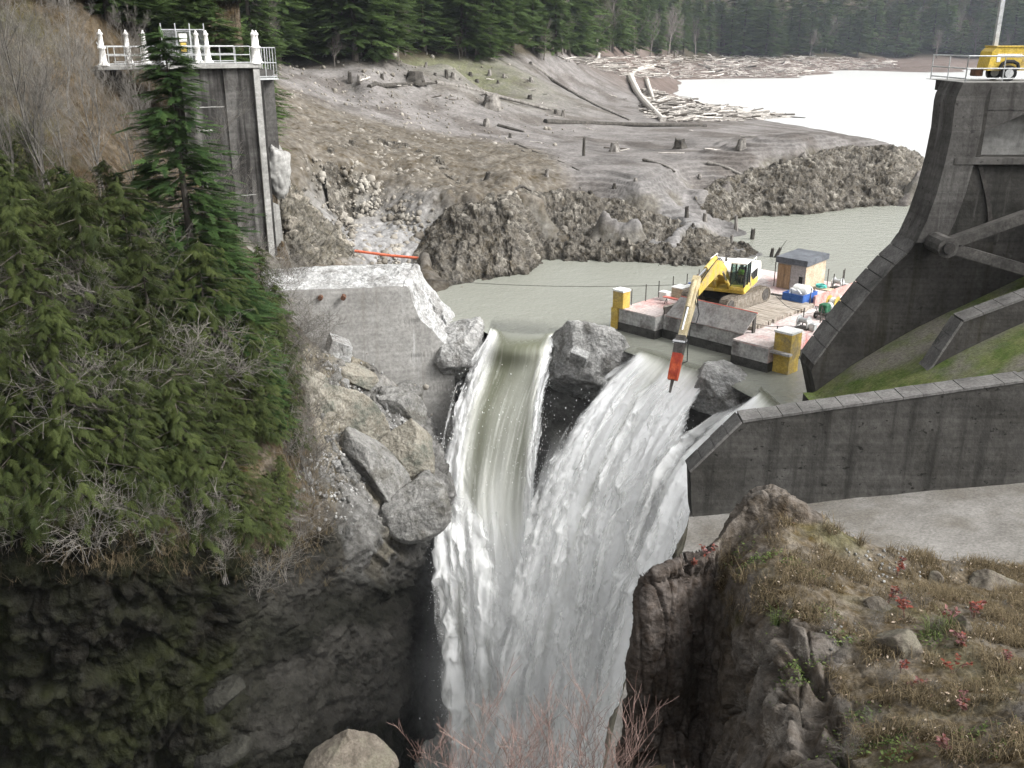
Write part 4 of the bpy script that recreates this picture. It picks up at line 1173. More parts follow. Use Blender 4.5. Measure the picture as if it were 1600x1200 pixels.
# radial gate: trunnion, arms, ribbed skin
T = Vector((*W(1466, 380, 43.6),)); 
gy0, gy1 = 40.4, 44.05
def gate():
    g = empty('radial_gate', (0, 0, 0))
    tag(g, 'dark steel radial gate with ribs and two struts inside the spillway pier', 'gate')
    R = 9.2
    angs = [math.radians(a) for a in range(-26, 34, 4)]
    cx, cz = T.x, T.z
    m1 = MB()
    pts = [(cx + R * math.cos(a), cz + R * math.sin(a)) for a in angs] + [(cx + (R + .12) * math.cos(a), cz + (R + .12) * math.sin(a)) for a in reversed(angs)]
    m1.prism(pts, 'y', gy0, gy1).build('skin_plate', M['gate_steel'], g)
    for a in angs[1::1]:
        r0, r1 = R - 0.55, R - 0.01
        m2 = MB()
        ca, sa = math.cos(a), math.sin(a)
        q = [(cx + r0 * ca - .06 * sa, cz + r0 * sa + .06 * ca), (cx + r1 * ca - .06 * sa, cz + r1 * sa + .06 * ca), (cx + r1 * ca + .06 * sa, cz + r1 * sa - .06 * ca), (cx + r0 * ca + .06 * sa, cz + r0 * sa - .06 * ca)]
        m2.prism(q, 'y', gy0 + 0.3, gy1 - 0.02).build('rib', M['gate_steel'], g)
    for yy in (gy0 + 0.4, (gy0 + gy1) / 2, gy1 - 0.5):
        m3 = MB()
        pts = [(cx + (R - 0.9) * math.cos(a), cz + (R - 0.9) * math.sin(a)) for a in angs] + [(cx + (R - 0.56) * math.cos(a), cz + (R - 0.56) * math.sin(a)) for a in reversed(angs)]
        m3.prism(pts, 'y', yy, yy + 0.12).build('girder', M['gate_steel'], g)
    for a in (0.24, -0.30):
        e = Vector((cx + (R - 0.9) * math.cos(a), 43.3, cz + (R - 0.9) * math.sin(a)))
        s_ = Vector((cx, 43.3, cz))
        d = (e - s_).normalized(); n = Vector((-d.z, 0, d.x))
        bend = (s_ + e) / 2 + Vector((0, 0, 0.55 if a > 0 else 0.1))
        m4 = MB()
        for p, q in ((s_, bend), (bend, e)):
            dd = (q - p).normalized(); nn = Vector((-dd.z, 0, dd.x)) * 0.24
            m4.prism([((p - nn).x, (p - nn).z), ((q - nn).x, (q - nn).z), ((q + nn).x, (q + nn).z), ((p + nn).x, (p + nn).z)], 'y', 42.85, 43.35)
        m4.build('strut', M['strut'], g)
    MB().tube([(cx, 42.5, cz), (cx, YA0, cz)], 0.46, 12).build('trunnion', M['strut'], g)
    MB().tube([(cx, 42.38, cz), (cx, 42.5, cz)], 0.26, 12).build('trunnion_pin', M['gate_steel'], g)
M['gate_steel'] = mat('gate_steel', (0.022, 0.021, 0.020), (0.055, 0.05, 0.045), 1.5, 0.7)
M['strut'] = mat('strut', (0.04, 0.038, 0.035), (0.085, 0.08, 0.074), 1.5, 0.8, bump=0.4)
gate()
# curved guide plate let into the pier face
m1 = MB()
gp = [xz(1530 + 16 * math.sin(t * 1.6), 258 + 90 * t, YA0) for t in np.linspace(0, 1, 9)]
for a, b in zip(gp[:-1], gp[1:]):
    m1.prism([(a[0] - .1, a[1]), (b[0] - .1, b[1]), (b[0] + .1, b[1]), (a[0] + .1, a[1])], 'y', YA0 - 0.08, YA0 - 0.002)
m1.build('guide_plate', M['gate_steel'], spill)
# chute floor
fp = [W(*q, 44.2) for q in ((1272,612),(1300,592),(1330,570),(1380,540),(1430,512),(1480,487),(1530,464),(1600,430),(1800,340))]
fx = np.array([p[0] for p in fp]); fz = np.array([p[2] for p in fp])
n = 90
xs = np.linspace(fx[0] - 0.55, fx[-1], n); ys = np.linspace(36.3, YA0 + 0.02, 50)
X, Yg = np.meshgrid(xs, ys)
Zf = np.interp(X, fx, fz) - 0.05 + 0.03 * fbm(np.stack([X, Yg, X * 0], -1), 4)
V = np.stack([X, Yg, Zf], -1)
mesh_np('chute_floor', V.reshape(-1, 3), grid_faces(50, n), M['moss_floor'], spill, True)
xe = xs[0] + 0.02
MB().box((xe, 36.4, -12), (xe + 0.5, YA0, Zf[:, 0].min() - 0.02)).build('floor_lip', M['wall_a'], spill)
# divider wall
YB = 40.0
pb = [xz(*q, YB) for q in ((1432,625),(1434,600),(1457,574),(1505,503),(1600,468),(1780,402))]
pb += [(pb[-1][0], -1), (pb[0][0], -1)]
MB().prism(pb, 'y', YB, YB + 0.9).build('divider_wall', M['wall_a'], spill)
def copings(pts, Y0, Y1, step, name, parent, h=0.10):
    for i in range(len(pts) - 1):
        a, b = Vector((pts[i][0], 0, pts[i][1])), Vector((pts[i + 1][0], 0, pts[i + 1][1]))
        L_ = (b - a).length; k = max(1, round(L_ / step))
        d = (b - a).normalized(); nn = Vector((-d.z, 0, d.x)); nn = nn if nn.z > 0 else -nn
        for j in range(k):
            p, q = a + (b - a) * (j / k) + d * 0.012, a + (b - a) * ((j + 1) / k) - d * 0.012
            hh = h + random.uniform(-0.012, 0.012)
            MB().prism([(p.x, p.z), (q.x, q.z), ((q + nn * hh).x, (q + nn * hh).z), ((p + nn * hh).x, (p + nn * hh).z)], 'y', Y0 - 0.05, Y1 + 0.05).build(name, M['coping'], parent)
copings(pb[1:6], YB, YB + 0.9, 0.9, 'coping_stone', spill)
# near training wall
YC = 35.5
pc = [xz(*q, YC) for q in ((1081,800),(1079,738),(1160,660),(1380,628),(1600,597),(1790,570))]
pc += [(pc[-1][0], 0.2), (pc[0][0] + 0.2, pc[0][1] - 0.8)]
near = empty('training_wall', (0, 0, 0))
tag(near, 'long dark near wall of the spillway with pale stone coping', 'wall')
MB().prism(pc, 'y', YC, YC + 0.95).build('wall_body', M['near_wall'] if 'near_wall' in M else M['concrete_dark'], near)
copings(pc[1:6], YC, YC + 0.95, 0.75, 'coping_stone', near)
# lighter cast apron in front of it, dropping into the gorge
AP = [
 [(1078,800,36.0),(1180,790,36.0),(1300,776,35.9),(1450,764,35.7),(1620,751,35.6),(1800,738,35.5)],
 [(1064,868,32.6),(1180,855,32.3),(1300,846,32),(1450,840,31.6),(1620,836,31),(1800,830,31)],
 [(1003,980,30.2),(1120,960,29.6),(1260,940,29),(1450,925,28.4),(1620,910,28),(1800,905,28)],
 [(978,1065,28.6),(1080,1050,28),(1220,1030,27),(1450,1000,26),(1620,985,25),(1800,980,25)],
 [(955,1155,27.2),(1060,1140,26.5),(1200,1120,25.5),(1450,1100,24),(1620,1090,23),(1800,1090,23)],
 [(932,1280,25.6),(1040,1260,25),(1180,1250,24),(1450,1240,22),(1620,1230,21),(1800,1230,21)]]
Ga = net([[W(*p) for p in r] for r in AP], 130, 120)
Ga[..., 2] += 0.05 * fbm(Ga * 0.8, 4)
ap = mesh_np('apron', Ga.reshape(-1, 3), grid_faces(130, 120), M['apron'], None, True)
tag(ap, 'pale concrete apron below the training wall', 'apron')
# its broken outer edge and the rock under it
ed = Ga[:, 0]
t = np.linspace(0, 1, 60)[:, None, None]
Ge = ed[None] + t * np.array((2.5, 4.0, -26.0)) 
Ne = np.array((-0.8, 0.6, 0.0))
Ge = Ge + Ne * (0.9 * ridged(Ge * 0.35, 4) * sstep(0.0, 0.08, t[..., 0]) + 0.12 * fbm(Ge * 2, 3))[..., None]
nE = fbm(Ge * 0.8, 4)[..., None]
tz = sstep(0.02, 0.10, t)
ce = np.array((0.40, 0.37, 0.29)) * (1 - tz) + np.array((0.13, 0.125, 0.105)) * tz + 0.07 * nE
mesh_np('apron_edge', Ge.reshape(-1, 3), grid_faces(60, 130), M['rock'], ap, True, np.clip(ce, 0.02, 0.6).reshape(-1, 3))
# cliff below the chute, mostly hidden by the right fall
lw = [(9.6, 38.4), (10.5, 38.8), (12.0, 39.4), (13.6, 41.0), (14.3, 44.5), (15.2, 46.5), (18, 47.5)]
P = cr1(np.array(lw), 70)
zz = np.linspace(-2.5, -34, 110)[:, None]
Gc = np.stack([P[None, :, 0] + 0 * zz - 0.02 * zz, P[None, :, 1] + 0 * zz + 0.03 * zz, np.minimum(zz, 3 - 0 * P[None, :, 0])], -1)
dz = 0.8 * ridged(Gc * 0.35, 4) + 0.2 * fbm(Gc * 1.5, 3)
Gc[..., 0] += 0.5 * dz - 0.3; Gc[..., 1] += 0.4 * dz + 0.3
cc = np.clip(np.array((0.12, 0.115, 0.10)) + 0.06 * fbm(Gc, 4)[..., None], 0.02, 0.5)
o = mesh_np('spillway_cliff', Gc.reshape(-1, 3), grid_faces(110, 70), M['rock'], None, True, cc.reshape(-1, 3))
tag(o, 'wet rock face under the spillway behind the right fall', None, None, 'structure')

# ------------------------------------------------------------------ foreground bluff
FB_PX = [
 [1025,1030,1070,1115,1150,1195,1260,1330,1420,1520,1620,1760], [1012,1013,1060,1108,1148,1195,1255,1330,1420,1520,1620,1760],
 [1030,1000,1055,1108,1150,1205,1265,1340,1425,1520,1620,1760], [1030,993,1050,1108,1160,1215,1275,1345,1430,1520,1620,1760],
 [1030,990,1048,1112,1165,1220,1280,1345,1430,1520,1620,1760], [1030,986,1046,1115,1165,1220,1280,1350,1430,1520,1620,1760],
 [980,975,1040,1110,1165,1220,1285,1350,1430,1520,1620,1760], [940,940,1020,1100,1165,1220,1290,1350,1430,1520,1620,1760]]
FB_PY = [
 [960,955,935,905,850,812,850,900,925,940,950,950], [915,905,882,862,802,763,790,842,868,884,890,890],
 [970,925,905,900,850,815,840,882,905,915,920,920], [1000,980,975,985,940,925,935,950,960,965,970,970],
 [1070,1060,1060,1070,1040,1030,1030,1035,1040,1040,1045,1045], [1150,1145,1145,1150,1130,1120,1115,1115,1115,1115,1120,1120],
 [1230,1220,1220,1225,1225,1220,1215,1215,1210,1210,1210,1210], [1420]*12]
FB_Y = [
 [17,17,17,17.5,18,18,18,18,18.5,19,19.5,19.5], [13.5,12.2,12.3,12.5,13.2,13.4,13.2,13.0,13.2,13.6,14,14],
 [13.5,11.7,11.7,12.2,12.4,12.4,12.1,11.9,12.0,12.2,12.5,12.5], [13.5,11.5,11.4,12.0,11.1,10.6,10.3,10.2,10.1,10.2,10.4,10.4],
 [13.5,11.5,11.3,11.8,10.4,9.3,9.1,8.9,8.7,8.6,8.5,8.5], [13.5,11.6,11.3,11.4,9.7,8.3,8.1,7.9,7.6,7.4,6.9,6.9],
 [11.4,11,10.6,10.5,8.2,7.5,7.1,6.8,6.5,6.2,5.9,5.9], [8,8,8,7.5,6.5,6,5.5,5.2,5,4.8,4.6,4.6]]
FB = np.array([[W(FB_PX[i][j], FB_PY[i][j], FB_Y[i][j]) for j in range(12)] for i in range(8)])
def build_bluff():
    nv, nu = 430, 430
    G = net(FB, nv, nu)
    v = np.linspace(0, 7, nv)[:, None] * np.ones(nu)[None]
    u = np.linspace(0, 11, nu)[None] * np.ones(nv)[:, None]
    N = grid_normals(G)
    N *= -np.sign(np.sum(N * (G - np.array((0, 0, CAMZ))), -1, keepdims=True))
    # bare rock: the pillar on the left, the knob, the rounded boss lower down
    pillar = sstep(3.5, 2.9, u) * sstep(0.6, 1.0, v) * sstep(6.2, 5.6, v)
    boss = sstep(7.3, 6.1, u) * sstep(3.2, 3.7, v) * sstep(2.8, 3.4, u)
    knob = np.exp(-(((u - 5.1) / 1.5) ** 2 + ((v - 1.05) / 0.75) ** 2) ** 1.5)
    rightr = sstep(9.6, 10.1, u) * sstep(3.8, 4.4, v)
    bare = np.clip(pillar + boss + 1.5 * knob + rightr + 0.55 * sstep(6.2, 4.2, u), 0, 1)
    nz = fbm(G * 1.1 + 4, 4)
    bare = sstep(0.35, 0.65, bare + 0.9 * nz * (bare > 0.02) * (bare < 0.98))
    vert = ridged(np.stack([G[..., 0] * 2.6 + G[..., 2] * 0.35, G[..., 1] * 1.5, G[..., 2] * 0.35], -1), 5, 0.55)
    rnd = fbm(G * 0.8, 5)
    c1, c2, rv = cells(G * 0.9)
    c3, c4, rv2 = cells(G * np.array((2.6, 2.2, 1.5)) + 4)
    crag = 0.16 * (rv2 - 0.5) + 0.10 * (sstep(0, 0.15, c4 - c3) - 0.8)
    c5, c6, rv3 = cells(G * np.array((3.4, 2.4, 0.55)) + 7)
    slab = 0.20 * (rv3 - 0.5) + 0.05 * (sstep(0, 0.12, c6 - c5) - 0.8)
    d = pillar * (0.09 * vert * sstep(1.0, 1.6, v) + 0.10 * rnd + slab) + boss * (0.22 * rnd + 0.22 * (sstep(0, 0.15, c2 - c1) - 0.8) + 0.7 * crag) + knob * (0.10 * fbm(G * np.array((1.5, 1.5, 5.0)), 4) + 0.25 * crag)
    d += (1 - np.clip(pillar + boss, 0, 1)) * 0.16 * rnd + 0.035 * fbm(G * 6, 4) + 0.012 * fbm(G * 19, 2)
    G = G + N * d[..., None]
    n1 = fbm(G * 1.6, 4)[..., None]; n2 = fbm(G * 7.0 + 3, 4)[..., None]; n3 = fbm(G * 0.7 + 8, 3)[..., None]
    rk = np.array((0.112, 0.097, 0.082)) + 0.08 * n1 + 0.06 * n2
    rk = rk + (np.array((0.072, 0.060, 0.053)) + 0.06 * n2 - rk) * pillar[..., None] * 0.8
    soil = np.array((0.112, 0.092, 0.066)) + 0.07 * n1 + 0.09 * n2
    soil = soil + (np.array((0.085, 0.085, 0.036)) - soil) * np.clip(-0.05 + 1.6 * n3, 0, 0.6)
    c = soil + (rk - soil) * bare[..., None]
    o = mesh_np('bluff', G.reshape(-1, 3), grid_faces(nv, nu), M['rockfine'], None, False, np.clip(c, 0.015, 0.6).reshape(-1, 3))
    tag(o, 'rocky foreground bluff with dead grass on the right', None, None, 'structure')
    return G, N, bare
FBG, FBN, FBB = build_bluff()
# ground right below the lens, at the bottom edge of the picture
def build_near_ground():
    rows = [[(380,1260,10.5),(470,1235,10.3),(560,1215,10),(650,1235,10.2),(760,1270,10.4),(900,1240,10.6),(1040,1190,11.2)],
            [(380,1290,8.4),(470,1250,8.2),(560,1225,8),(650,1250,8.2),(760,1290,8.4),(900,1270,8.8),(1040,1220,9.6)],
            [(380,1350,6.6),(470,1330,6.5),(560,1320,6.4),(650,1330,6.5),(760,1350,6.6),(900,1340,6.8),(1040,1330,7.2)],
            [(300,1600,4.4),(430,1600,4.3),(560,1600,4.2),(690,1600,4.2),(820,1600,4.2),(940,1600,4.3),(1060,1600,4.4)]]
    G = net([[W(*p) for p in r] for r in rows], 90, 130)
    back = G[0] + np.array((0, 1.2, -3.5))
    G = np.concatenate([back[None], G])
    G[..., 2] += 0.10 * fbm(G * 1.4, 4) + 0.03 * fbm(G * 6, 3)
    n1 = fbm(G * 2, 4)[..., None]
    c = np.array((0.20, 0.16, 0.10)) + 0.12 * n1
    o = mesh_np('near_ground', G.reshape(-1, 3), grid_faces(91, 130), M['rockfine'], None, True, np.clip(c, 0.02, 0.5).reshape(-1, 3))
    tag(o, 'grassy edge of the viewpoint at the bottom of the picture', None, None, 'structure')
    return G
NGG = build_near_ground()
rock('boulder', Vector(W(545, 1195, 8.0)) + Vector((0, 0.1, -0.06)), (0.38, 0.33, 0.33), 231, M['boulder_fg'] if 'boulder_fg' in M else M['boulder_warm'], 'tan pointed boulder at the bottom edge near the viewpoint', 'boulder', None, (0.1, 0.15, 0.4), 6, 8, 0.10, taper=0.45)
# ------------------------------------------------------------------ barge
BO = Vector((6.95, 60.45, 0.0)); BA = math.radians(-45.6)
def BW(x, y, z=1.5):
    return Vector((BO.x + x * math.cos(BA) - y * math.sin(BA), BO.y + x * math.sin(BA) + y * math.cos(BA), z))
M['deck_red'] = mat('deck_red', (0.46, 0.39, 0.37), (0.58, 0.53, 0.51), 0.9, 0.8, bump=0.2, bscale=20, c2=(0.46, 0.30, 0.28), s2=0.5, bdist=0.01)
M['hull_grey'] = mat('hull_grey', (0.30, 0.30, 0.295), (0.46, 0.455, 0.44), 1.1, 0.75, c2=(0.16, 0.15, 0.145), s2=0.9, bump=0.2, bdist=0.02)
M['hull_wet'] = mat('hull_wet', (0.035, 0.034, 0.032), (0.09, 0.088, 0.082), 1.6, 0.6, bump=0.3)
M['hull_red'] = mat('hull_red', (0.52, 0.42, 0.40), (0.66, 0.58, 0.56), 1.3, 0.75, c2=(0.55, 0.22, 0.2), s2=0.8)
M['red_paint'] = mat('red_paint', (0.42, 0.09, 0.07), (0.55, 0.22, 0.18), 2.0, 0.7)
M['yellow_worn'] = mat('yellow_worn', (0.42, 0.29, 0.06), (0.60, 0.44, 0.12), 1.6, 0.6, c2=(0.30, 0.24, 0.13), s2=0.9)
M['steel_dark'] = mat('steel_dark', (0.06, 0.055, 0.05), (0.14, 0.13, 0.12), 4, 0.7, metal=0.3)
M['steel_plate'] = mat('steel_plate', (0.36, 0.35, 0.345), (0.50, 0.48, 0.47), 1.4, 0.6, c2=(0.27, 0.25, 0.24), s2=1.0, bump=0.15, bdist=0.01)
M['timber'] = mat('timber', (0.22, 0.185, 0.15), (0.42, 0.38, 0.33), 1.5, 0.9, bump=0.4, bscale=8, stretch=(0.4, 3, 3))
M['ply'] = mat('ply', (0.23, 0.15, 0.085), (0.34, 0.24, 0.15), 1.5, 0.8, stretch=(3, 3, 0.6))
M['ply_pale'] = mat('ply_pale', (0.36, 0.28, 0.19), (0.50, 0.42, 0.32), 1.5, 0.8)
M['grey_panel'] = mat('grey_panel', (0.30, 0.28, 0.27), (0.40, 0.38, 0.37), 1.2, 0.7)
M['roof_dark'] = mat('roof_dark', (0.06, 0.065, 0.075), (0.13, 0.14, 0.155), 1.5, 0.4)
M['blue'] = mat('blue', (0.035, 0.09, 0.30), (0.07, 0.16, 0.42), 2, 0.5)
M['white_plastic'] = mat('white_plastic', (0.66, 0.66, 0.64), (0.8, 0.8, 0.78), 3, 0.4)
M['cat_yellow'] = mat('cat_yellow', (0.52, 0.36, 0.05), (0.68, 0.50, 0.12), 2.2, 0.45, c2=(0.42, 0.33, 0.16), s2=1.1)
M['stick_tan'] = mat('stick_tan', (0.50, 0.41, 0.24), (0.66, 0.57, 0.38), 2.2, 0.5, c2=(0.38, 0.33, 0.24), s2=1.1)
M['cat_white'] = mat('cat_white', (0.62, 0.60, 0.56), (0.78, 0.77, 0.74), 2, 0.45)
M['black'] = mat('black', (0.015, 0.015, 0.015), (0.04, 0.04, 0.04), 3, 0.5)
M['orange'] = mat('orange', (0.48, 0.075, 0.03), (0.62, 0.14, 0.06), 2.5, 0.55, c2=(0.33, 0.05, 0.03), s2=1.5)
M['track'] = mat('track', (0.13, 0.11, 0.09), (0.27, 0.24, 0.20), 4, 0.8, bump=0.3)
M['green'] = mat('green', (0.02, 0.09, 0.05), (0.05, 0.16, 0.09), 3, 0.5)
M['rope'] = mat('rope', (0.05, 0.38, 0.33), (0.16, 0.52, 0.46), 6, 0.8)
M['chrome'] = mat('chrome', (0.7, 0.7, 0.7), (0.8, 0.8, 0.8), 3, 0.15, metal=1.0)
M['hivis'] = mat('hivis', (0.35, 0.62, 0.05), (0.5, 0.75, 0.1), 5, 0.7)
M['skin'] = mat('skin', (0.42, 0.27, 0.2), (0.5, 0.33, 0.25), 5, 0.6)
M['jeans'] = mat('jeans', (0.10, 0.05, 0.04), (0.16, 0.08, 0.06), 5, 0.8)
def glassmat():
    m, nt, N, L, P = newmat('glass')
    P.inputs['Base Color'].default_value = (0.05, 0.07, 0.07, 1)
    P.inputs['Roughness'].default_value = 0.05
    tp = N.new('ShaderNodeBsdfTransparent')
    tp.inputs[0].default_value = (0.75, 0.85, 0.82, 1)
    mx = N.new('ShaderNodeMixShader')
    mx.inputs[0].default_value = 0.30
    L.new(tp.outputs[0], mx.inputs[1]); L.new(P.outputs[0], mx.inputs[2])
    L.new(mx.outputs[0], N['Material Output'].inputs['Surface'])
    return m
M['glass'] = glassmat()

barge = empty('work_barge', BO, BA)
tag(barge, 'sectional steel work barge with pinkish red deck moored above the falls', 'barge')
def hull(name, x0, x1, y0, y1, side):
    MB().box((x0, y0, 0.55), (x1, y1, 1.44), ch=0.03).build(name, side, barge)
    MB().box((x0 - 0.01, y0 - 0.01, -1.0), (x1 + 0.01, y1 + 0.01, 0.549)).build('waterline_band', M['hull_wet'], barge)
hull('pontoon', 0.0, 2.98, 0.0, 16.4, M['hull_grey'])
hull('pontoon', 3.04, 8.96, 0.75, 16.4, M['hull_grey'])
hull('pontoon', 9.02, 11.45, -0.55, 16.4, M['hull_red'])
MB().box((9.02, -0.57, 0.56), (11.43, -0.552, 1.42)).build('bow_plate', M['hull_grey'], barge)
for (x0, x1, y0) in ((0.0, 2.98, 0.0), (3.04, 8.96, 0.75), (9.02, 11.45, -0.55)):
    k = 1 if x1 - x0 < 3.2 else 2
    ys = [y0, 2.6, 5.4, 8.2, 11.0, 13.7, 16.4]
    for j in range(len(ys) - 1):
        for i in range(k):
            a, b = x0 + (x1 - x0) * i / k, x0 + (x1 - x0) * (i + 1) / k
            MB().box((a + 0.012, ys[j] + 0.012, 1.441), (b - 0.012, ys[j + 1] - 0.012, 1.5)).build('deck_plate', M['deck_red'], barge)
# spud wells
def spud(x0, x1, y0, y1, z0, z1):
    MB().box((x0, y0, z0), (x1, y1, z1), ch=0.03).build('spud_well', M['yellow_worn'], barge)
    MB().box((x0 - 0.03, y0 - 0.03, z1 + 0.002), (x1 + 0.03, y1 + 0.03, z1 + 0.12)).build('spud_cap', M['white_plastic'], barge)
spud(-0.45, 0.42, -0.12, 0.62, 1.502, 2.6)
MB().box((-0.47, -0.2, 0.1), (-0.012, 0.3, 1.5)).build('spud_guide', M['yellow_worn'], barge)
spud(11.46, 12.55, -0.10, 1.05, 0.9, 2.35)
MB().box((11.5, -0.06, -0.8), (12.5, 1.0, 0.898)).build('spud_guide', M['yellow_worn'], barge)
MB().box((11.3, -0.45, 1.2), (12.7, -0.11, 1.32)).build('spud_flange', M['steel_plate'], barge)
# stanchions with their rope line
for (x, y, h) in [(0.15, 1.1, 1.1), (0.15, 2.6, 1.15), (0.15, 4.0, 1.15), (0.15, 5.6, 1.2), (0.15, 7.2, 1.1), (0.15, 8.6, 1.2), (0.2, 10.2, 1.5), (3.9, 12.4, 1.75), (5.6, 16.2, 1.3), (7.2, 16.2, 1.2), (8.9, 16.2, 1.3),
                  (10.6, 4.6, 1.2), (10.9, 6.2, 1.1), (11.2, 0.6, 1.0), (8.3, 12.5, 1.6), (8.2, 14.0, 1.6), (7.1, 14.0, 1.5), (8.6, 9.0, 1.3)]:
    MB().tube([(x, y, 1.5), (x, y, 1.5 + h)], 0.035, 6).build('stanchion', M['steel_dark'], barge)
for pts in ([(8.95, 1.6, 2.0), (9.6, 2.5, 1.75), (10.3, 3.0, 1.8)], [(6.3, 8.2, 2.2), (8.5, 6.4, 2.0), (10.6, 4.6, 2.45)], [(10.6, 4.6, 2.3), (10.9, 6.2, 2.2)]):
    MB().tube(cr1(np.array(pts), 9), 0.018, 5).build('guard_rope', M['steel_dark'], barge)
# raised red coaming
M['coaming'] = mat('coaming', (0.40, 0.19, 0.165), (0.52, 0.36, 0.33), 2.0, 0.75)
MB().box((8.45, 9.7, 1.502), (8.6, 15.6, 2.1)).build('coaming', M['coaming'], barge)
# splash plate leaning up from the bow in front of the machine
p4 = [(3.3, 0.66, 1.52), (9.0, 0.66, 1.52), (9.45, 1.25, 2.75), (3.95, 1.25, 2.75)]
b = MB()
V = [Vector(p) for p in p4]; n = (V[1] - V[0]).cross(V[3] - V[0]).normalized() * 0.06
b.add([*V, *[v + n for v in V]], [(0, 1, 2, 3), (7, 6, 5, 4), (0, 4, 5, 1), (1, 5, 6, 2), (2, 6, 7, 3), (3, 7, 4, 0)])
b.build('splash_plate', M['steel_plate'], barge)
MB().tube([V[2] + Vector((0, 0, .03)), V[3] + Vector((0, 0, .03))], 0.05, 6).build('splash_plate_edge', M['red_paint'], barge)
for x in (4.6, 6.4, 8.2, 9.2):
    MB().box((x - 0.05, 1.25, 1.502), (x + 0.05, 1.5, 2.72)).build('plate_brace', M['steel_dark'], barge)
MB().box((3.0, 0.8, 1.502), (3.08, 2.6, 1.95)).build('plate_rail', M['steel_dark'], barge)
# timber mats
mats = empty('timber_mat', BW(0, 0, 1.5), BA)
tag(mats, 'pale timber crane mat under the excavator tracks', 'timber mat')
y = 1.7
while y < 9.0:
    w = random.uniform(0.27, 0.33)
    MB().box((2.3 + random.uniform(-.05, .05), y, 0.004), (8.95 + random.uniform(-.12, .06), y + w - 0.025, 0.25 + random.uniform(-.015, .01)), ch=0.015).build('plank', M['timber'], mats)
    y += w

# excavator
ZM = 1.752
EC = BW(4.6, 5.3, ZM)
_t = Vector((8.85, 50.34, 0)); _hd = math.atan2(_t.y - EC.y, _t.x - EC.x)
ex = empty('excavator', EC, _hd)
tag(ex, 'yellow tracked excavator with orange hydraulic breaker on the barge', 'excavator')
tr_rel = (BA - math.pi / 2) - _hd
MT = Matrix.Rotation(tr_rel, 4, 'Z')
for s in (-1, 1):
    yc = s * 1.45
    prof = []
    n = 10
    for k in range(n + 1):
        t = math.pi / 2 - math.pi * k / n
        prof.append((2.05 + 0.47 * math.cos(t), 0.49 + 0.47 * math.sin(t)))
    for k in range(n + 1):
        t = -math.pi / 2 - math.pi * k / n
        prof.append((-2.05 + 0.47 * math.cos(t), 0.49 + 0.47 * math.sin(t)))
    trk = MB().prism([(p[0] * 0.985, 0.49 + (p[1] - 0.49) * 0.90) for p in prof], 'y', yc - 0.24, yc + 0.24, MT).build('track', M['track'], ex)
    # shoes
    L = 0; seg = []
    P2 = prof + [prof[0]]
    acc = [0]
    for a, c in zip(P2[:-1], P2[1:]): acc.append(acc[-1] + math.dist(a, c))
    ns = 46
    for k in range(ns):
        d = acc[-1] * k / ns
        j = max(i for i in range(len(acc) - 1) if acc[i] <= d)
        f = (d - acc[j]) / max(acc[j + 1] - acc[j], 1e-6)
        x = P2[j][0] + (P2[j + 1][0] - P2[j][0]) * f; z = P2[j][1] + (P2[j + 1][1] - P2[j][1]) * f
        dx, dz = P2[j + 1][0] - P2[j][0], P2[j + 1][1] - P2[j][1]
        ang = math.atan2(dz, dx)
        Mx = MT @ Matrix.Translation((x, yc, z)) @ Matrix.Rotation(-ang, 4, 'Y')
        sh = MB().box((-0.105, -0.3, -0.028), (0.105, 0.3, 0.028), Mx)
        sh.box((-0.02, -0.29, 0.028), (0.02, 0.29, 0.055), Mx)
        sh.build('shoe', M['track'], trk)
    for xx, r in ((2.0, 0.36), (-2.0, 0.38)):
        MB().tube([MT @ Vector((xx, yc - 0.27, 0.49)), MT @ Vector((xx, yc + 0.27, 0.49))], r, 14).build('sprocket', M['steel_dark'], trk)
    MB().box((-1.55, yc - 0.26, 0.30), (1.55, yc + 0.26, 0.68), MT, ch=0.04).build('track_frame', M['track'], trk)
MB().box((-0.9, -1.2, 0.35), (0.9, 1.2, 0.85), MT, ch=0.05).tube([(0, 0, 0.85), (0, 0, 1.02)], 0.75, 20).build('car_body', M['black'], ex)
MB().box((-2.3, -1.5, 1.03), (1.45, 1.5, 1.25), ch=0.04).build('platform', M['cat_yellow'], ex)
hood = MB().prism([(-2.4, 1.252), (-0.1, 1.252), (-0.1, 2.05), (-0.4, 2.3), (-2.4, 2.3)], 'y', -1.5, 1.46).build('engine_hood', M['cat_white'], ex)
for k in range(4):
    MB().box((-2.1 + 0.5 * k, 1.462, 1.5), (-1.75 + 0.5 * k, 1.49, 2.05)).build('vent', M['black'], hood)
MB().prism([(-0.1, 1.255), (-2.35, 1.255), (-2.35, 1.42), (-0.75, 1.5), (-0.25, 1.85)], 'y', 1.463, 1.50).build('side_stripe', M['cat_yellow'], hood)
MB().tube([(-2.3, 1.3, 2.301), (-2.3, 1.3, 2.7), (-0.5, 1.3, 2.7), (-0.5, 1.3, 2.301)], 0.028, 6).tube([(-2.3, -1.3, 2.301), (-2.3, -1.3, 2.7), (-0.5, -1.3, 2.7), (-0.5, -1.3, 2.301)], 0.028, 6).build('hand_rail', M['cat_white'], hood)
MB().tube([(-1.9, -0.6, 2.3), (-1.9, -0.6, 2.75)], 0.07, 8).build('exhaust', M['steel_dark'], hood)
MB().prism([(-3.3, 1.10), (-2.42, 1.05), (-2.42, 2.35), (-3.1, 2.30), (-3.35, 1.9)], 'y', -1.45, 1.45).build('counterweight', M['cat_white'], ex)
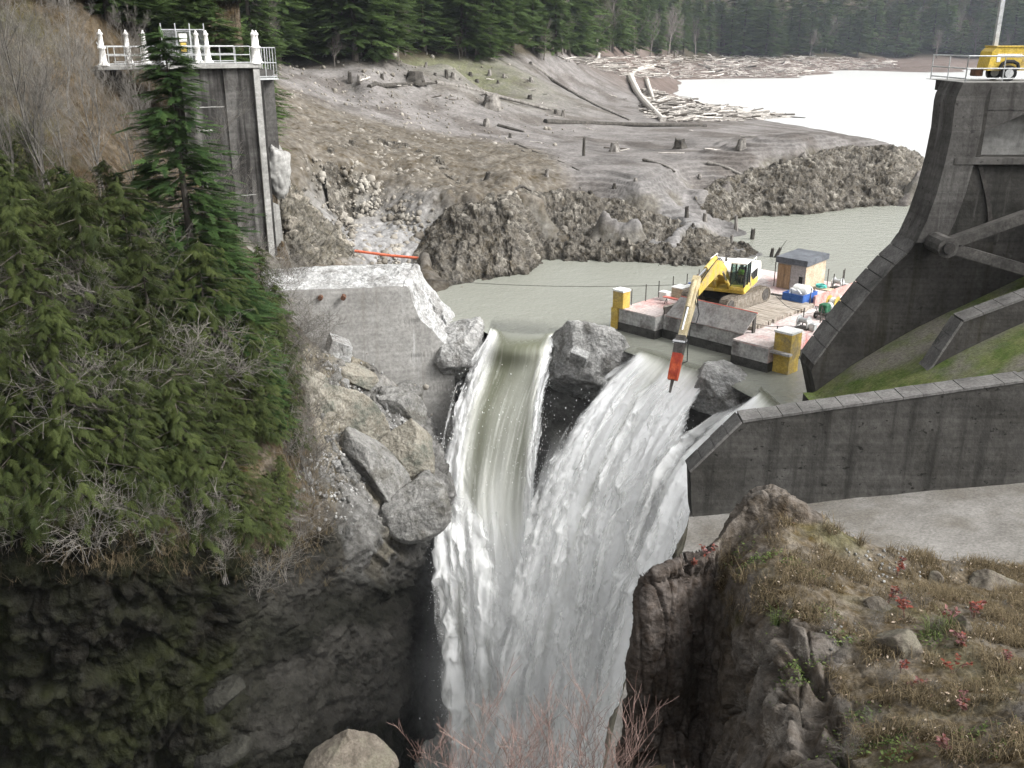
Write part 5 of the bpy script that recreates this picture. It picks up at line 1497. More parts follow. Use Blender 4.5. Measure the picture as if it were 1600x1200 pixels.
# cab
cab = MB().box((-0.05, 0.50, 1.252), (1.60, 1.47, 1.50), ch=0.03).build('cab', M['cat_yellow'], ex)
for (x, y) in ((0.0, 0.54), (0.0, 1.43), (0.62, 1.44)):
    MB().box((x - 0.045, y - 0.045, 1.50), (x + 0.045, y + 0.045, 2.90)).build('cab_pillar', M['black'], cab)
for y0 in (0.50, 1.39):
    MB().prism([(1.26, 1.50), (1.60, 1.50), (1.60, 1.62), (1.36, 2.9), (1.26, 2.9)], 'y', y0, y0 + 0.08).build('cab_pillar', M['black'], cab)
MB().box((-0.08, 0.46, 2.901), (1.42, 1.51, 3.02), ch=0.05).build('cab_roof', M['cat_white'], cab)
MB().add([(1.56, 0.585, 1.62), (1.56, 1.385, 1.62), (1.33, 1.385, 2.88), (1.33, 0.585, 2.88), (1.58, 0.585, 1.62), (1.58, 1.385, 1.62), (1.35, 1.385, 2.88), (1.35, 0.585, 2.88)], [(0, 3, 2, 1), (4, 5, 6, 7), (0, 1, 5, 4), (1, 2, 6, 5), (2, 3, 7, 6), (3, 0, 4, 7)]).build('windscreen', M['glass'], cab)
MB().box((0.67, 1.42, 1.52), (1.25, 1.44, 2.88)).build('side_window', M['glass'], cab)
MB().box((0.05, 1.42, 1.9), (0.57, 1.44, 2.88)).build('side_window', M['glass'], cab)
MB().box((0.05, 0.53, 1.52), (1.25, 0.55, 2.88)).build('side_window', M['glass'], cab)
MB().box((0.10, 0.72, 1.50), (0.62, 1.25, 1.85), ch=0.05).box((0.05, 0.72, 1.8), (0.20, 1.25, 2.5), ch=0.05).build('seat', M['black'], cab)
MB().box((0.1, -0.35, 1.252), (1.3, -1.45, 1.75), ch=0.05).build('tool_box', M['cat_yellow'], ex)
# boom, stick, cylinders
def arm(pts, hts, wdt):
    """box-section arm along a path in the x-z plane"""
    b = MB()
    pts = [Vector((p[0], 0, p[1])) for p in pts]
    V = []
    for i, p in enumerate(pts):
        d = (pts[min(i + 1, len(pts) - 1)] - pts[max(i - 1, 0)]).normalized()
        n = Vector((-d.z, 0, d.x))
        for sy, sn in ((-1, -1), (1, -1), (1, 1), (-1, 1)):
            q = p + n * (sn * hts[i] / 2); V.append((q.x, sy * wdt / 2, q.z))
    F_ = [(3, 2, 1, 0), tuple(range(len(V) - 4, len(V)))]
    for i in range(len(pts) - 1):
        for k in range(4):
            F_.append((i * 4 + k, i * 4 + (k + 1) % 4, i * 4 + 4 + (k + 1) % 4, i * 4 + 4 + k))
    return b.add(V, F_)
boom = arm([(0.45, 1.55), (1.6, 2.35), (2.9, 2.95), (3.6, 3.08), (4.4, 2.98), (6.2, 2.75), (7.9, 2.5)], [0.45, 0.62, 0.84, 0.88, 0.76, 0.58, 0.38], 0.50).build('boom', M['cat_yellow'], ex)
for s in (-1, 1):
    MB().tube([(1.1, s * 0.45, 1.25), (2.1, s * 0.45, 1.95)], 0.13, 10).build('boom_cylinder', M['cat_yellow'], boom)
    MB().tube([(2.1, s * 0.45, 1.95), (3.3, s * 0.45, 2.78)], 0.07, 8).build('cylinder_rod', M['chrome'], boom)
MB().tube([(3.6, 0, 3.66), (5.7, 0, 3.42)], 0.14, 10).build('stick_cylinder', M['cat_yellow'], boom)
MB().tube([(5.7, 0, 3.42), (7.75, 0, 3.25)], 0.08, 8).build('cylinder_rod', M['chrome'], boom)
for s in (-0.12, 0.0, 0.12):
    MB().tube([(1.8, s, 3.0), (2.9, s, 3.55), (4.0, s, 3.58), (6.0, s, 3.2), (7.6, s, 2.85), (8.2, s + 0.1, 2.4), (8.5, s + .3, 1.9)], 0.035, 5).build('hose', M['black'], boom)
stick = arm([(7.55, 3.35), (7.95, 2.75), (8.4, 2.15), (9.3, 1.15), (10.25, 0.12)], [0.38, 0.72, 0.76, 0.55, 0.36], 0.40).build('stick', M['stick_tan'], ex)
MB().tube([(8.05, 0, 3.25), (9.2, 0, 1.95)], 0.13, 10).build('bucket_cylinder', M['stick_tan'], stick)
MB().tube([(9.2, 0, 1.95), (10.15, 0, 0.85)], 0.07, 8).build('cylinder_rod', M['chrome'], stick)
MB().tube([(8.3, .3, 2.0), (8.5, .5, 1.4), (9.0, .5, 1.0), (9.4, .3, 1.1)], 0.035, 5).tube([(9.4, .3, 1.0), (10.2, .42, -0.2), (10.6, .55, -0.8), (10.75, .3, -0.9)], 0.03, 5).build('hose', M['black'], stick)
bk = arm([(10.02, 0.42), (10.35, 0.02), (10.62, -0.42)], [0.5, 0.58, 0.5], 0.54).build('breaker_bracket', M['steel_dark'], ex)
MB().tube([(10.12, -0.36, 0.2), (10.12, 0.36, 0.2)], 0.12, 10).tube([(10.5, -0.36, 0.25), (10.5, 0.36, 0.25)], 0.1, 10).build('pin', M['chrome'], bk)
br = arm([(10.55, -0.35), (10.85, -0.82), (11.25, -1.45), (11.42, -1.72)], [0.52, 0.58, 0.50, 0.34], 0.52).build('hydraulic_breaker', M['orange'], ex)
MB().box((10.66, -0.28, -0.98), (10.92, 0.28, -0.86)).build('breaker_clamp', M['red_paint'], br)
MB().tube([(11.35, 0, -1.62), (11.8, 0, -2.35)], [0.11, 0.07], 8).build('chisel', M['steel_dark'], br)
# operator
def operator():
    me = bpy.data.meshes.new('person')
    J = {'pel': (0.42, 0.98, 1.92), 'chest': (0.36, 0.98, 2.26), 'neck': (0.38, 0.98, 2.42), 'head': (0.42, 0.98, 2.58),
         'shl': (0.36, 1.17, 2.34), 'ell': (0.52, 1.24, 2.10), 'hal': (0.78, 1.18, 2.08), 'shr': (0.36, 0.79, 2.34), 'elr': (0.52, 0.72, 2.10), 'har': (0.78, 0.78, 2.08),
         'kl': (0.86, 1.08, 1.93), 'fl': (1.0, 1.08, 1.58), 'kr': (0.86, 0.88, 1.93), 'fr': (1.0, 0.88, 1.58)}
    E = [('pel', 'chest'), ('chest', 'neck'), ('neck', 'head'), ('chest', 'shl'), ('shl', 'ell'), ('ell', 'hal'), ('chest', 'shr'), ('shr', 'elr'), ('elr', 'har'), ('pel', 'kl'), ('kl', 'fl'), ('pel', 'kr'), ('kr', 'fr')]
    R = {'pel': .15, 'chest': .17, 'neck': .06, 'head': .10, 'shl': .07, 'shr': .07, 'ell': .055, 'elr': .055, 'hal': .045, 'har': .045, 'kl': .08, 'kr': .08, 'fl': .055, 'fr': .055}
    ks = list(J)
    me.from_pydata([J[k] for k in ks], [(ks.index(a), ks.index(c)) for a, c in E], [])
    o = link('person', me)
    o.modifiers.new('skin', 'SKIN')
    for i, k in enumerate(ks):
        me.skin_vertices[0].data[i].radius = (R[k], R[k])
    me.skin_vertices[0].data[0].use_root = True
    sb = o.modifiers.new('sub', 'SUBSURF'); sb.levels = 1; sb.render_levels = 1
    me.materials.append(M['jeans'])
    o.location = EC; o.rotation_euler = (0, 0, _hd)
    tag(o, 'person in a green safety vest sitting at the excavator controls', 'person')
    MB().box((0.17, 0.78, 1.95), (0.56, 1.18, 2.40), ch=0.09).build('vest', M['hivis'], o, True)
    MB().lathe([(0.02, 0.14), (0.09, 0.11), (0.12, 0.05), (0.125, 0.0), (0.15, -0.005)][::-1], 12, Matrix.Translation((0.42, 0.98, 2.62))).build('hard_hat', M['white_plastic'], o, True)
    MB().lathe([(0.05, -0.12), (0.085, -0.06), (0.10, 0.0), (0.09, 0.05)], 10, Matrix.Translation((0.43, 0.98, 2.58))).build('face', M['skin'], o, True)
operator()

# things on the deck
def thing(name, x, y, label, cat, z=1.502, rz=0.0, group=None):
    o = empty(name, BW(x, y, z), BA + rz)
    return tag(o, label, cat, group)
t = thing('shed', 4.2, 12.2, 'small plywood shed with dark sheet roof on the barge', 'shed')
MB().box((0, 0, 0), (2.15, 2.7, 2.0)).build('wall', M['grey_panel'], t)
MB().box((0.05, -0.04, 0.04), (0.52, -0.002, 1.72)).build('door', M['ply'], t); d_ = MB().box((0.55, -0.04, 0.04), (1.02, -0.002, 1.72)).build('door', M['ply'], t)
MB().tube([(0.6, -0.05, 0.9), (0.6, -0.09, 0.9), (0.6, -0.09, 1.05)], 0.015, 6).build('handle', M['steel_dark'], d_)
MB().box((2.152, 0.0, 0.0), (2.18, 2.7, 1.98)).build('side_panel', M['ply_pale'], t)
MB().box((1.70, -0.02, 0.5), (1.98, -0.003, 1.05)).build('window', M['black'], t)
MB().add([(-0.12, -0.14, 1.82), (2.3, -0.14, 1.82), (2.3, 2.84, 1.95), (-0.12, 2.84, 1.95), (-0.12, -0.14, 2.22), (2.3, -0.14, 2.22), (2.3, 2.84, 2.34), (-0.12, 2.84, 2.34)], [(0, 3, 2, 1), (4, 5, 6, 7), (0, 1, 5, 4), (1, 2, 6, 5), (2, 3, 7, 6), (3, 0, 4, 7)]).build('roof', M['roof_dark'], t)
t = thing('tub', 6.7, 8.75, 'blue open plastic crate tub on the barge deck', 'tub')
for a, b_ in (((0, 0, 0), (1.5, .06, .72)), ((0, 1.84, 0), (1.5, 1.9, .72)), ((0, .062, 0), (.06, 1.838, .72)), ((1.44, .062, 0), (1.5, 1.838, .72)), ((.062, .062, 0), (1.438, 1.838, .06))):
    MB().box(a, b_).build('side', M['blue'], t)
t = thing('tank', 7.35, 9.8, 'white drum tank with hoses sitting in the blue tub', 'tank', 1.565)
MB().lathe([(0.2, -0.62), (0.42, -0.55), (0.46, -0.4), (0.46, 0.4), (0.42, 0.55), (0.2, 0.62)], 18, Matrix.Translation((0.1, 0.15, 0.62)) @ Matrix.Rotation(math.pi / 2, 4, 'Y') ).build('drum', M['white_plastic'], t, True)
MB().box((-.45, -.35, 0), (.6, .6, .16)).build('cradle', M['steel_dark'], t)
MB().tube(cr1(np.array([(-.5, -.5, .1), (-.45, -.45, .7), (-.3, -.6, .9), (0, -.5, .75), (.2, -.6, .85), (.4, -.5, .6)]), 30), 0.05, 6).build('hose', M['white_plastic'], t)
t = thing('work_bench', 7.0, 11.6, 'low plywood bench beside the shed', 'bench')
MB().box((0, 0, .55), (1.5, .8, .62)).build('top', M['ply_pale'], t)
for xx in (.05, 1.37):
    for yy in (.05, .67): MB().box((xx, yy, 0), (xx + .08, yy + .08, .549)).build('leg', M['ply_pale'], t)
t = thing('rope_coil', 7.7, 12.0, 'coil of turquoise rope on the plywood bench', 'rope', 2.125)
pts = [(0.32 * math.cos(a) * (1 + .1 * math.sin(3.1 * a)), 0.32 * math.sin(a) * (1 + .12 * math.cos(2.3 * a)), 0.04 + 0.035 * (a / 6.28)) for a in np.linspace(0, 6.28 * 5, 110)]
MB().tube(pts, 0.035, 5).build('coil', M['rope'], t)
# crates at the back left
for i, (x, y, w, d, h, mt, nm, lb, ct) in enumerate([
    (0.9, 4.4, .85, .95, .75, 'ply_pale', 'wooden_crate', 'pinkish wooden crate with white lid on the barge deck', 'crate'),
    (1.0, 5.6, .7, .6, .62, 'yellow_worn', 'storage_bin', 'yellow bin between the wooden crate and blue box', 'bin'),
    (0.75, 6.5, .8, .7, .6, 'blue', 'storage_box', 'blue storage box near the back corner of the barge', 'box'),
    (0.55, 3.5, .6, .5, .5, 'white_plastic', 'cooler', 'small white cooler beside the wooden crate', 'cooler')]):
    t = thing(nm, x, y, lb, ct)
    MB().box((0, 0, 0), (w, d, h), ch=.02).build('body', M[mt], t)
    MB().box((-.03, -.03, h + .002), (w + .03, d + .03, h + .09), ch=.02).build('lid', M['white_plastic'] if i != 2 else M['blue'], t)
t = thing('oil_drum', 0.45, 8.4, 'dark red oil drum at the back of the barge', 'drum')
MB().lathe([(.28, 0), (.29, .02), (.28, .3), (.295, .31), (.28, .33), (.28, .56), (.295, .57), (.28, .6), (.29, .88), (.27, .9)], 16).build('body', M['rusty'], t)
t = thing('trestle_table', 1.3, 2.9, 'long low red trestle plank near the splash plate', 'table')
MB().box((0, 0, .42), (1.75, .35, .48)).build('top', M['red_paint'], t)
for xx in (.15, 1.5): MB().tube([(xx, .03, 0), (xx + .1, .17, .42), (xx, .31, 0)], .03, 5).build('leg', M['steel_dark'], t)
for i, (x, y, w, d) in enumerate([(5.3, 9.3, 1.3, .45), (5.0, 10.1, 1.1, .25)]):
    t = thing('plank', x, y, ['thick dark plank lying behind the excavator', 'thin dark board lying in front of the shed'][i], 'plank', rz=0.15 * i)
    MB().box((0, 0, 0), (w, d, .12 - .06 * i), ch=.01).build('board', M['darkwood'], t)
# pump on wheels
t = thing('pump', 10.2, 6.8, 'green engine pump on small wheels by the barge side', 'pump')
MB().box((0, 0, .28), (.7, 1.2, .40)).build('frame', M['steel_dark'], t)
MB().box((.08, .15, .402), (.62, .75, .95), ch=.06).build('engine', M['green'], t)
MB().lathe([(.12, -.18), (.26, -.16), (.28, 0), (.26, .16), (.12, .18)], 14, Matrix.Translation((.35, 1.0, .65)) @ Matrix.Rotation(math.pi / 2, 4, 'X')).build('pump_volute', M['galv'], t, True)
for xx in (-.08, .70):
    for yy in (.15, 1.0):
        w_ = MB().tube([(xx, yy, .22), (xx + .08, yy, .22)], .22, 14).build('wheel', M['black'], t)
        MB().tube([(xx - .01, yy, .22), (xx + .09, yy, .22)], .11, 10).build('hub', M['white_plastic'], w_)
MB().tube([(.1, .1, .4), (.1, -.3, .9), (.6, -.3, .9), (.6, .1, .4)], .025, 5).build('handle', M['steel_dark'], t)
t = thing('hose_reel', 9.6, 9.2, 'yellow and white hose reel beside the red coaming', 'reel')
MB().lathe([(.42, -.3), (.42, -.27), (.18, -.26), (.18, .26), (.42, .27), (.42, .3)], 16, Matrix.Translation((.3, .4, .48)) @ Matrix.Rotation(math.pi / 2, 4, 'Y')).build('drum', M['yellow_worn'], t)
MB().tube([(-.05, .1, 0), (-.05, .4, .48), (-.05, .7, 0)], .03, 5).tube([(.65, .1, 0), (.65, .4, .48), (.65, .7, 0)], .03, 5).build('stand', M['steel_dark'], t)
MB().lathe([(.24, -.2), (.30, -.1), (.30, .1), (.24, .2)], 16, Matrix.Translation((.3, .4, .48)) @ Matrix.Rotation(math.pi / 2, 4, 'Y')).build('hose', M['white_plastic'], t)
for i, (x, y, lb) in enumerate([(7.0, 14.6, 'grey deck winch on posts at the back of the barge'), (10.4, 4.0, 'small white deck winch near the yellow spud well'), (9.9, 11.6, 'grey winch behind the hose reel by the spillway wall')]):
    t = thing('deck_winch', x, y, lb, 'winch', group='winches on the barge')
    MB().box((0, 0, 0), (.8, .7, .1)).build('base', M['steel_dark'], t)
    MB().lathe([(.3, -.32), (.3, -.28), (.16, -.27), (.16, .27), (.3, .28), (.3, .32)], 14, Matrix.Translation((.4, .35, .5)) @ Matrix.Rotation(math.pi / 2, 4, 'Y')).build('drum', M['galv'], t)
    MB().box((.02, .1, .101), (.07, .6, .55)).build('side_plate', M['white_plastic'], t); MB().box((.73, .1, .101), (.78, .6, .55)).build('side_plate', M['white_plastic'], t)
    MB().box((.85, .15, .0), (1.2, .55, .45), ch=.04).build('motor', M['galv'], t)
# mooring cable and orange pipe
p0, p1 = Vector(W(650, 425, 72)), BW(0.3, 8.2, 1.75)
p0.z = float(land_height(p0.x, p0.y)) + 0.4
_l = [p0.lerp(p1, s) - Vector((0, 0, 1.1 * 4 * s * (1 - s) * 0.35)) for s in np.linspace(0, 1, 30)]
tag(MB().tube(_l, 0.022, 5).build('mooring_cable', M['steel_dark']), 'thin dark mooring cable from the left bank to the barge', 'cable')
a, b_ = Vector(WZ(553, 392, 2.2)), Vector(WZ(672, 405, 2.0))
za, zb, zm = [float(land_height(v.x, v.y)) for v in (a, b_, (a + b_) / 2)]
off = max(za - a.z, zb - b_.z, zm - (a.z + b_.z) / 2) + 0.5
d_ = Vector((0, 0, CAMZ)) - (a + b_) / 2
MB_ = [v + d_ * (off / (CAMZ - 2)) for v in (a, b_)]
tag(MB().tube([MB_[0], MB_[0].lerp(MB_[1], .5) - Vector((0, 0, .06)), MB_[1]], 0.11, 10).build('pipe', mat('pipe_orange', (0.55, 0.12, 0.06), (0.66, 0.2, 0.12), 2, 0.5)), 'long orange pipe lying across the rocks behind the dam stub', 'pipe')

# ------------------------------------------------------------------ left gate pier with its railed deck
DZ = 16.45
plat = empty('abutment_platform', (0, 0, 0))
tag(plat, 'stained concrete abutment pier with railed white deck above the trees', 'abutment')
A = Vector(W(160, 102, 60.0)); B_ = Vector(W(403, 98, 64.5)); A.z = B_.z = DZ
ax = (B_ - A); ax.z = 0; LEN = ax.length; ax.normalize(); ay = Vector((-ax.y, ax.x, 0))
PA = math.atan2(ax.y, ax.x)
MP = Matrix.Translation(A) @ Matrix.Rotation(PA, 4, 'Z')
DEP = 5.2
def pb_(a, b, name, m_, ch=0, par=plat):
    return MB().box(a, b, MP, ch).build(name, m_, par)
pb_((-0.3, -0.15, -0.22), (LEN + 0.2, DEP + 0.2, 0.0), 'deck_slab', M['concrete'], 0.02)
pb_((4.5, 0.35, -9.5), (LEN - 2.2, DEP, -0.223), 'wall', M['pier_stain'])
pb_((LEN - 2.199, 0.2, -13.6), (LEN - 0.35, DEP, -0.223), 'wall', M['pier_stain'])
for (x0, x1, z0, w_) in ((5.2, LEN - 2.3, -2.55, 0.05), (5.5, LEN - 3.2, -3.95, 0.13), (6.5, LEN - 0.8, -8.2, 0.06)):
    xs = np.linspace(x0, x1, 40)
    hi = z0 + w_ * (0.4 + 1.3 * np.abs(fbm(np.stack([xs * 1.3, xs * 0, xs * 0 + z0], -1), 4)))
    lo = z0 - w_ * (0.4 + 1.5 * np.abs(fbm(np.stack([xs * 1.1 + 9, xs * 0, xs * 0 + z0], -1), 4)))
    MB().prism([(a_, b_) for a_, b_ in zip(xs, hi)] + [(a_, b_) for a_, b_ in zip(xs[::-1], lo[::-1])], 'y', 0.18 if z0 < -8 else 0.335, 0.349, MP).build('lime_crust', M['concrete'], plat)
# the pilaster and the cut end of the old arch
MB().box((LEN - 0.349, -0.05, -14.0), (LEN + 0.05, 0.5, -0.222), MP).build('pilaster', M['concrete'], plat)
MB().box((LEN - 0.349, 0.501, -14.0), (LEN + 0.35, DEP, -1.0), MP).build('arch_remnant', M['pier_stain'], plat)
MB().box((LEN + 0.351, 2.2, -8.2), (LEN + 1.55, DEP + 0.4, -0.4), MP).build('arch_remnant', M['concrete_mid'], plat)
V, Fs = rock_shape(77, 5, 9, 0.24, (0.85, 1.3, 2.0))
o = mesh_np('broken_bulge', [MP @ Vector((v[0] + LEN + 1.0, v[1] + 2.4, v[2] - 6.9)) for v in V], Fs, M['concrete'], plat)
MB().prism([(LEN + 0.36, -14.4), (LEN + 1.15, -14.4), (LEN + 0.95, -9.2), (LEN + 0.36, -8.9)], 'y', 1.2, 3.6, MP).build('broken_edge', M['concrete'], plat)
# posts
def lamp_post(x, y, h=2.05):
    b = MB().lathe([(0.34, 0), (0.34, 0.08), (0.25, 0.16), (0.20, 0.42), (0.18, 0.95), (0.24, 0.98), (0.24, 1.06), (0.15, 1.1), (0.125, h - 0.32), (0.17, h - 0.29), (0.16, h - 0.2), (0.07, h - 0.12), (0.045, h)], 12, MP @ Matrix.Translation((x, y, 0.003)))
    b.build('ornamental_post', M['white_paint'], plat, True)
for x, y in ((0.1, 0.1), (LEN - 0.15, 0.1), (3.3, DEP - 0.2), (LEN / 2 + 2.0, DEP - .2), (LEN - 2.0, DEP - 0.2), (LEN + 0.6, 2.2), (1.9, 2.6), (0.6, DEP + 3.0)):
    lamp_post(x, y)
def railing(pts, h=1.1, rails=(1.08, 0.58, 0.12), step=0.95, par=plat, Mx=MP, mt='galv'):
    for i in range(len(pts) - 1):
        a, b = Vector(pts[i]), Vector(pts[i + 1])
        for r in rails:
            MB().tube([a + Vector((0, 0, r)), b + Vector((0, 0, r))], 0.03, 6, Mx).build('rail', M[mt], par)
        k = max(1, round((b - a).length / step))
        for j in range(k + 1):
            p = a.lerp(b, j / k)
            MB().tube([p + Vector((0, 0, 0.003)), p + Vector((0, 0, h))], 0.026, 6, Mx).build('rail_post', M[mt], par)
railing([(0.4, 0.05, 0), (LEN - 0.45, 0.05, 0)])
railing([(0.5, DEP, 0), (LEN - 0.2, DEP, 0)])
railing([(LEN + 0.1, 1.2, -0.9), (LEN + 1.5, 1.2, -0.9), (LEN + 1.5, DEP, -0.9)], 1.9, (1.88, 0.95, 0.1), 0.7)
pb_((LEN + 0.06, 1.1, -1.0), (LEN + 1.56, DEP, -0.903), 'side_landing', M['galv'])
# steps up the bank
for k in range(9):
    pb_((-0.9 - 0.05 * k, DEP - 0.2 + 0.42 * k, 0.02 + 0.22 * k), (0.6 - 0.05 * k, DEP + 0.2 + 0.42 * k, 0.2 + 0.22 * k), 'step', M['concrete'])
for dx in (-0.95, 0.6):
    for r in (0.5, 1.0):
        MB().tube([(dx, DEP - .1, r), (dx - 0.45, DEP + 3.6, r + 2.0)], 0.03, 6, MP).build('stair_rail', M['galv'], plat)
    for k in range(0, 9, 3):
        MB().tube([(dx - .05 * k, DEP + .42 * k, .1 + .22 * k), (dx - .05 * k, DEP + .42 * k, 1.05 + .22 * k)], 0.028, 6, MP).build('rail_post', M['galv'], plat)
# mesh fence with its gate and signs
fen = empty('wire_fence', A, PA)
tag(fen, 'tall wire mesh fence panel with a gate on the railed deck', 'fence')
fx0, fx1, fy = LEN * 0.50, LEN * 0.80, DEP + 0.9
for k in range(4):
    x = fx0 + (fx1 - fx0) * k / 3
    MB().tube([(x, fy, -0.4), (x, fy, 2.5)], 0.04, 8).build('fence_post', M['galv'], fen)
for z in (0.1, 2.1):
    MB().tube([(fx0, fy, z), (fx1, fy, z)], 0.03, 6).build('fence_rail', M['galv'], fen)
wire = MB()
for k in range(-17, 36):
    for s in (1, -1):
        x0 = fx0 + k * 0.11 if s > 0 else fx0 + k * 0.11 + 2.0
        p, q = Vector((x0, fy, 0.1)), Vector((x0 + s * 2.0, fy, 2.1))
        lo, hi = max(0, (fx0 - p.x) / (q.x - p.x) if s > 0 else (fx1 - p.x) / (q.x - p.x)), min(1, (fx1 - p.x) / (q.x - p.x) if s > 0 else (fx0 - p.x) / (q.x - p.x))
        if hi > lo: wire.tube([p.lerp(q, lo), p.lerp(q, hi)], 0.005, 3, cap=False)
wire.build('wire_mesh', M['galv'], fen)
gx0, gx1 = fx0 + (fx1 - fx0) / 3 + .05, fx0 + 2 * (fx1 - fx0) / 3 - .05
MB().tube([(gx0, fy - .05, .12), (gx0, fy - .05, 2.0), (gx1, fy - .05, 2.0), (gx1, fy - .05, .12)], 0.03, 6).build('gate_frame', M['galv'], fen)
MB().box((gx0 + .12, fy - .12, 1.35), (gx0 + .62, fy - .10, 1.85)).build('notice_sign', M['white_paint'], fen)
MB().box((gx0 + .17, fy - .12, 0.72), (gx0 + .55, fy - .10, 1.28)).build('warning_sign', M['sign_yellow'] if 'sign_yellow' in M else M['yellow_worn'], fen)
pb_((fx0 - 1, DEP + 0.21, -0.9), (fx1 + 1, DEP + 1.4, -0.02), 'fence_footing', M['concrete'])

# ------------------------------------------------------------------ right pier deck: railing and light trailer
ZD = prof_top = xz(1504, 129, YA0)[1]
xl = xz(1504, 129, YA0)[0]
dk = empty('pier_railing', (0, 0, ZD + 0.02))
tag(dk, 'galvanised pipe railing on top of the spillway pier', 'railing')
railing([(xl + 0.15, YA0 + 0.1, 0), (33, YA0 + 0.1, 0)], 1.1, (1.08, 0.56, 0.14), 1.6, dk, None)
railing([(xl + 0.15, YA0 + 0.1, 0), (xl + 0.15, YA1 + 1.8, 0)], 1.1, (1.08, 0.56, 0.14), 1.6, dk, None)
MB().box((xl + 0.02, YA0 + 0.02, ZD), (34, YA1 + 2.0, ZD + 0.018)).build('deck_topping', M['concrete'], spill)
MB().box((xl + 0.5, YA1 - 0.002, ZD - 0.5), (34, YA1 + 2.0, ZD - 0.002)).build('deck_slab', M['concrete_mid'], spill)
tx = xz(1545, 100, YA0 + 1.0)[0]
t = empty('light_trailer', (tx, YA0 + 1.5, ZD + 0.02))
tag(t, 'yellow light tower trailer parked on the spillway pier', 'trailer')
bd = MB().prism([(-.05, .45), (2.6, .45), (2.6, 1.45), (.25, 1.45), (.05, 1.25)], 'y', -.55, .55).build('body', M['trailer_yellow'] if 'trailer_yellow' in M else M['cat_yellow'], t)
MB().box((.3, -.565, 1.02), (1.4, -.552, 1.16)).box((.3, -.565, .82), (.46, -.552, 1.02)).build('white_flash', M['white_plastic'], bd)
MB().box((.2, -.6, 1.452), (2.5, .6, 1.5)).build('lid', M['trailer_yellow'] if 'trailer_yellow' in M else M['cat_yellow'], bd)
for yy in (-.78, .60):
    w_ = MB().tube([(.85, yy, .34), (.85, yy + .18, .34)], .34, 18).build('wheel', M['black'], t)
    MB().tube([(.85, yy - .01, .34), (.85, yy + .19, .34)], .19, 12).build('rim', M['galv'], w_)
    MB().tube([(.42, yy + .09, .5), (.5, yy + .09, .74), (.7, yy + .09, .84), (1.0, yy + .09, .84), (1.2, yy + .09, .74), (1.28, yy + .09, .5)], .08, 6).build('mudguard', M['black'], t)
MB().tube([(2.0, -.62, .2), (1.75, -.62, .62)], .03, 6).build('jack', M['galv'], t)
MB().tube([(1.0, -.66, .45), (2.3, -.64, 1.4)], .045, 6).build('strap', M['sign_yellow'] if 'sign_yellow' in M else M['yellow_worn'], t)
MB().box((-.45, -.25, .2), (-.06, .25, .5), ch=.03).build('hitch_box', M['rusty'], t)
mast = MB().box((.30, -.09, 1.501), (.48, .09, 3.4)).box((.33, -.06, 3.4), (.45, .06, 4.9)).build('mast', M['galv'], t)
MB().tube([(-.15, 0, 4.8), (.95, 0, 4.8)], .03, 6, None).build('crossbar', M['galv'], mast)
for xx, rz in ((-.15, -.5), (.9, .5), (.1, -.2), (.65, .2)):
    MB().lathe([(.03, .28), (.10, .22), (.17, .08), (.19, 0.0), (.16, -0.02)][::-1], 12, Matrix.Translation((xx, -.05, 4.62)) @ Euler((.7, 0, rz)).to_matrix().to_4x4()).build('flood_lamp', M['white_plastic'], mast, True)
# ------------------------------------------------------------------ trees
def cedar_frond(seed):
    r = np.random.default_rng(seed)
    V, Fs, T = [], [], []
    n = 7
    for i in range(n):
        x = (i + 0.6) / n
        z = -0.30 * x ** 2
        for s in (-1, 1):
            Lb = 0.42 * (1 - 0.75 * x) * r.uniform(0.75, 1.15)
            a = r.uniform(0.65, 1.05)
            d = np.array((math.cos(a), s * math.sin(a), -0.35 - 0.3 * r.random()))
            p0 = np.array((x, 0, z))
            k = 3
            for j in range(k):
                q = p0 + d * Lb * (j + 0.3) / k
                for s2 in (-1, 1):
                    a2 = a + s2 * 0.6
                    l2 = Lb * 0.42 * (1 - 0.5 * j / k)
                    d2 = np.array((math.cos(a2), s * math.sin(a2), -0.45))
                    w = np.array((-d2[1], d2[0], 0)) * 0.026
                    b = len(V)
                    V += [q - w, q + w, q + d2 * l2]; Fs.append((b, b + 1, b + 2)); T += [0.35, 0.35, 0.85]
            b = len(V)
            w = np.array((-d[1], d[0], 0)) * 0.018
            e = p0 + d * Lb * 1.08
            V += [p0 - w, p0 + w, e]; Fs.append((b, b + 1, b + 2)); T += [0.3, 0.3, 1.0]
    b = len(V)
    V += [np.array((0, -0.02, 0)), np.array((0, 0.02, 0)), np.array((1.08, 0, -0.36))]; Fs.append((b, b + 1, b + 2)); T += [0.1, 0.1, 0.9]
    return np.array(V), np.array(Fs), np.array(T)
def needle_frond(seed, n=9, wid=0.05, lb=0.34):
    r = np.random.default_rng(seed)
    V, Fs, T = [], [], []
    for i in range(n):
        x = (i + 0.4) / n
        for s in (-1, 1):
            L_ = lb * (1 - 0.7 * x) * r.uniform(0.7, 1.2)
            a = r.uniform(0.55, 0.95)
            p0 = np.array((x, 0, -0.12 * x * x))
            e = p0 + np.array((math.cos(a), s * math.sin(a), r.uniform(-0.25, 0.08))) * L_
            w = np.array((-math.sin(a) * s, math.cos(a), 0)) * wid
            b = len(V)
            V += [p0 - w, p0 + w, e]; Fs.append((b, b + 1, b + 2)); T += [0.25, 0.25, 0.8]
    b = len(V)
    V += [np.array((0, -wid * .6, 0)), np.array((0, wid * .6, 0)), np.array((1.1, 0, -0.16))]; Fs.append((b, b + 1, b + 2)); T += [0.2, 0.2, 0.9]
    return np.array(V), np.array(Fs), np.array(T)
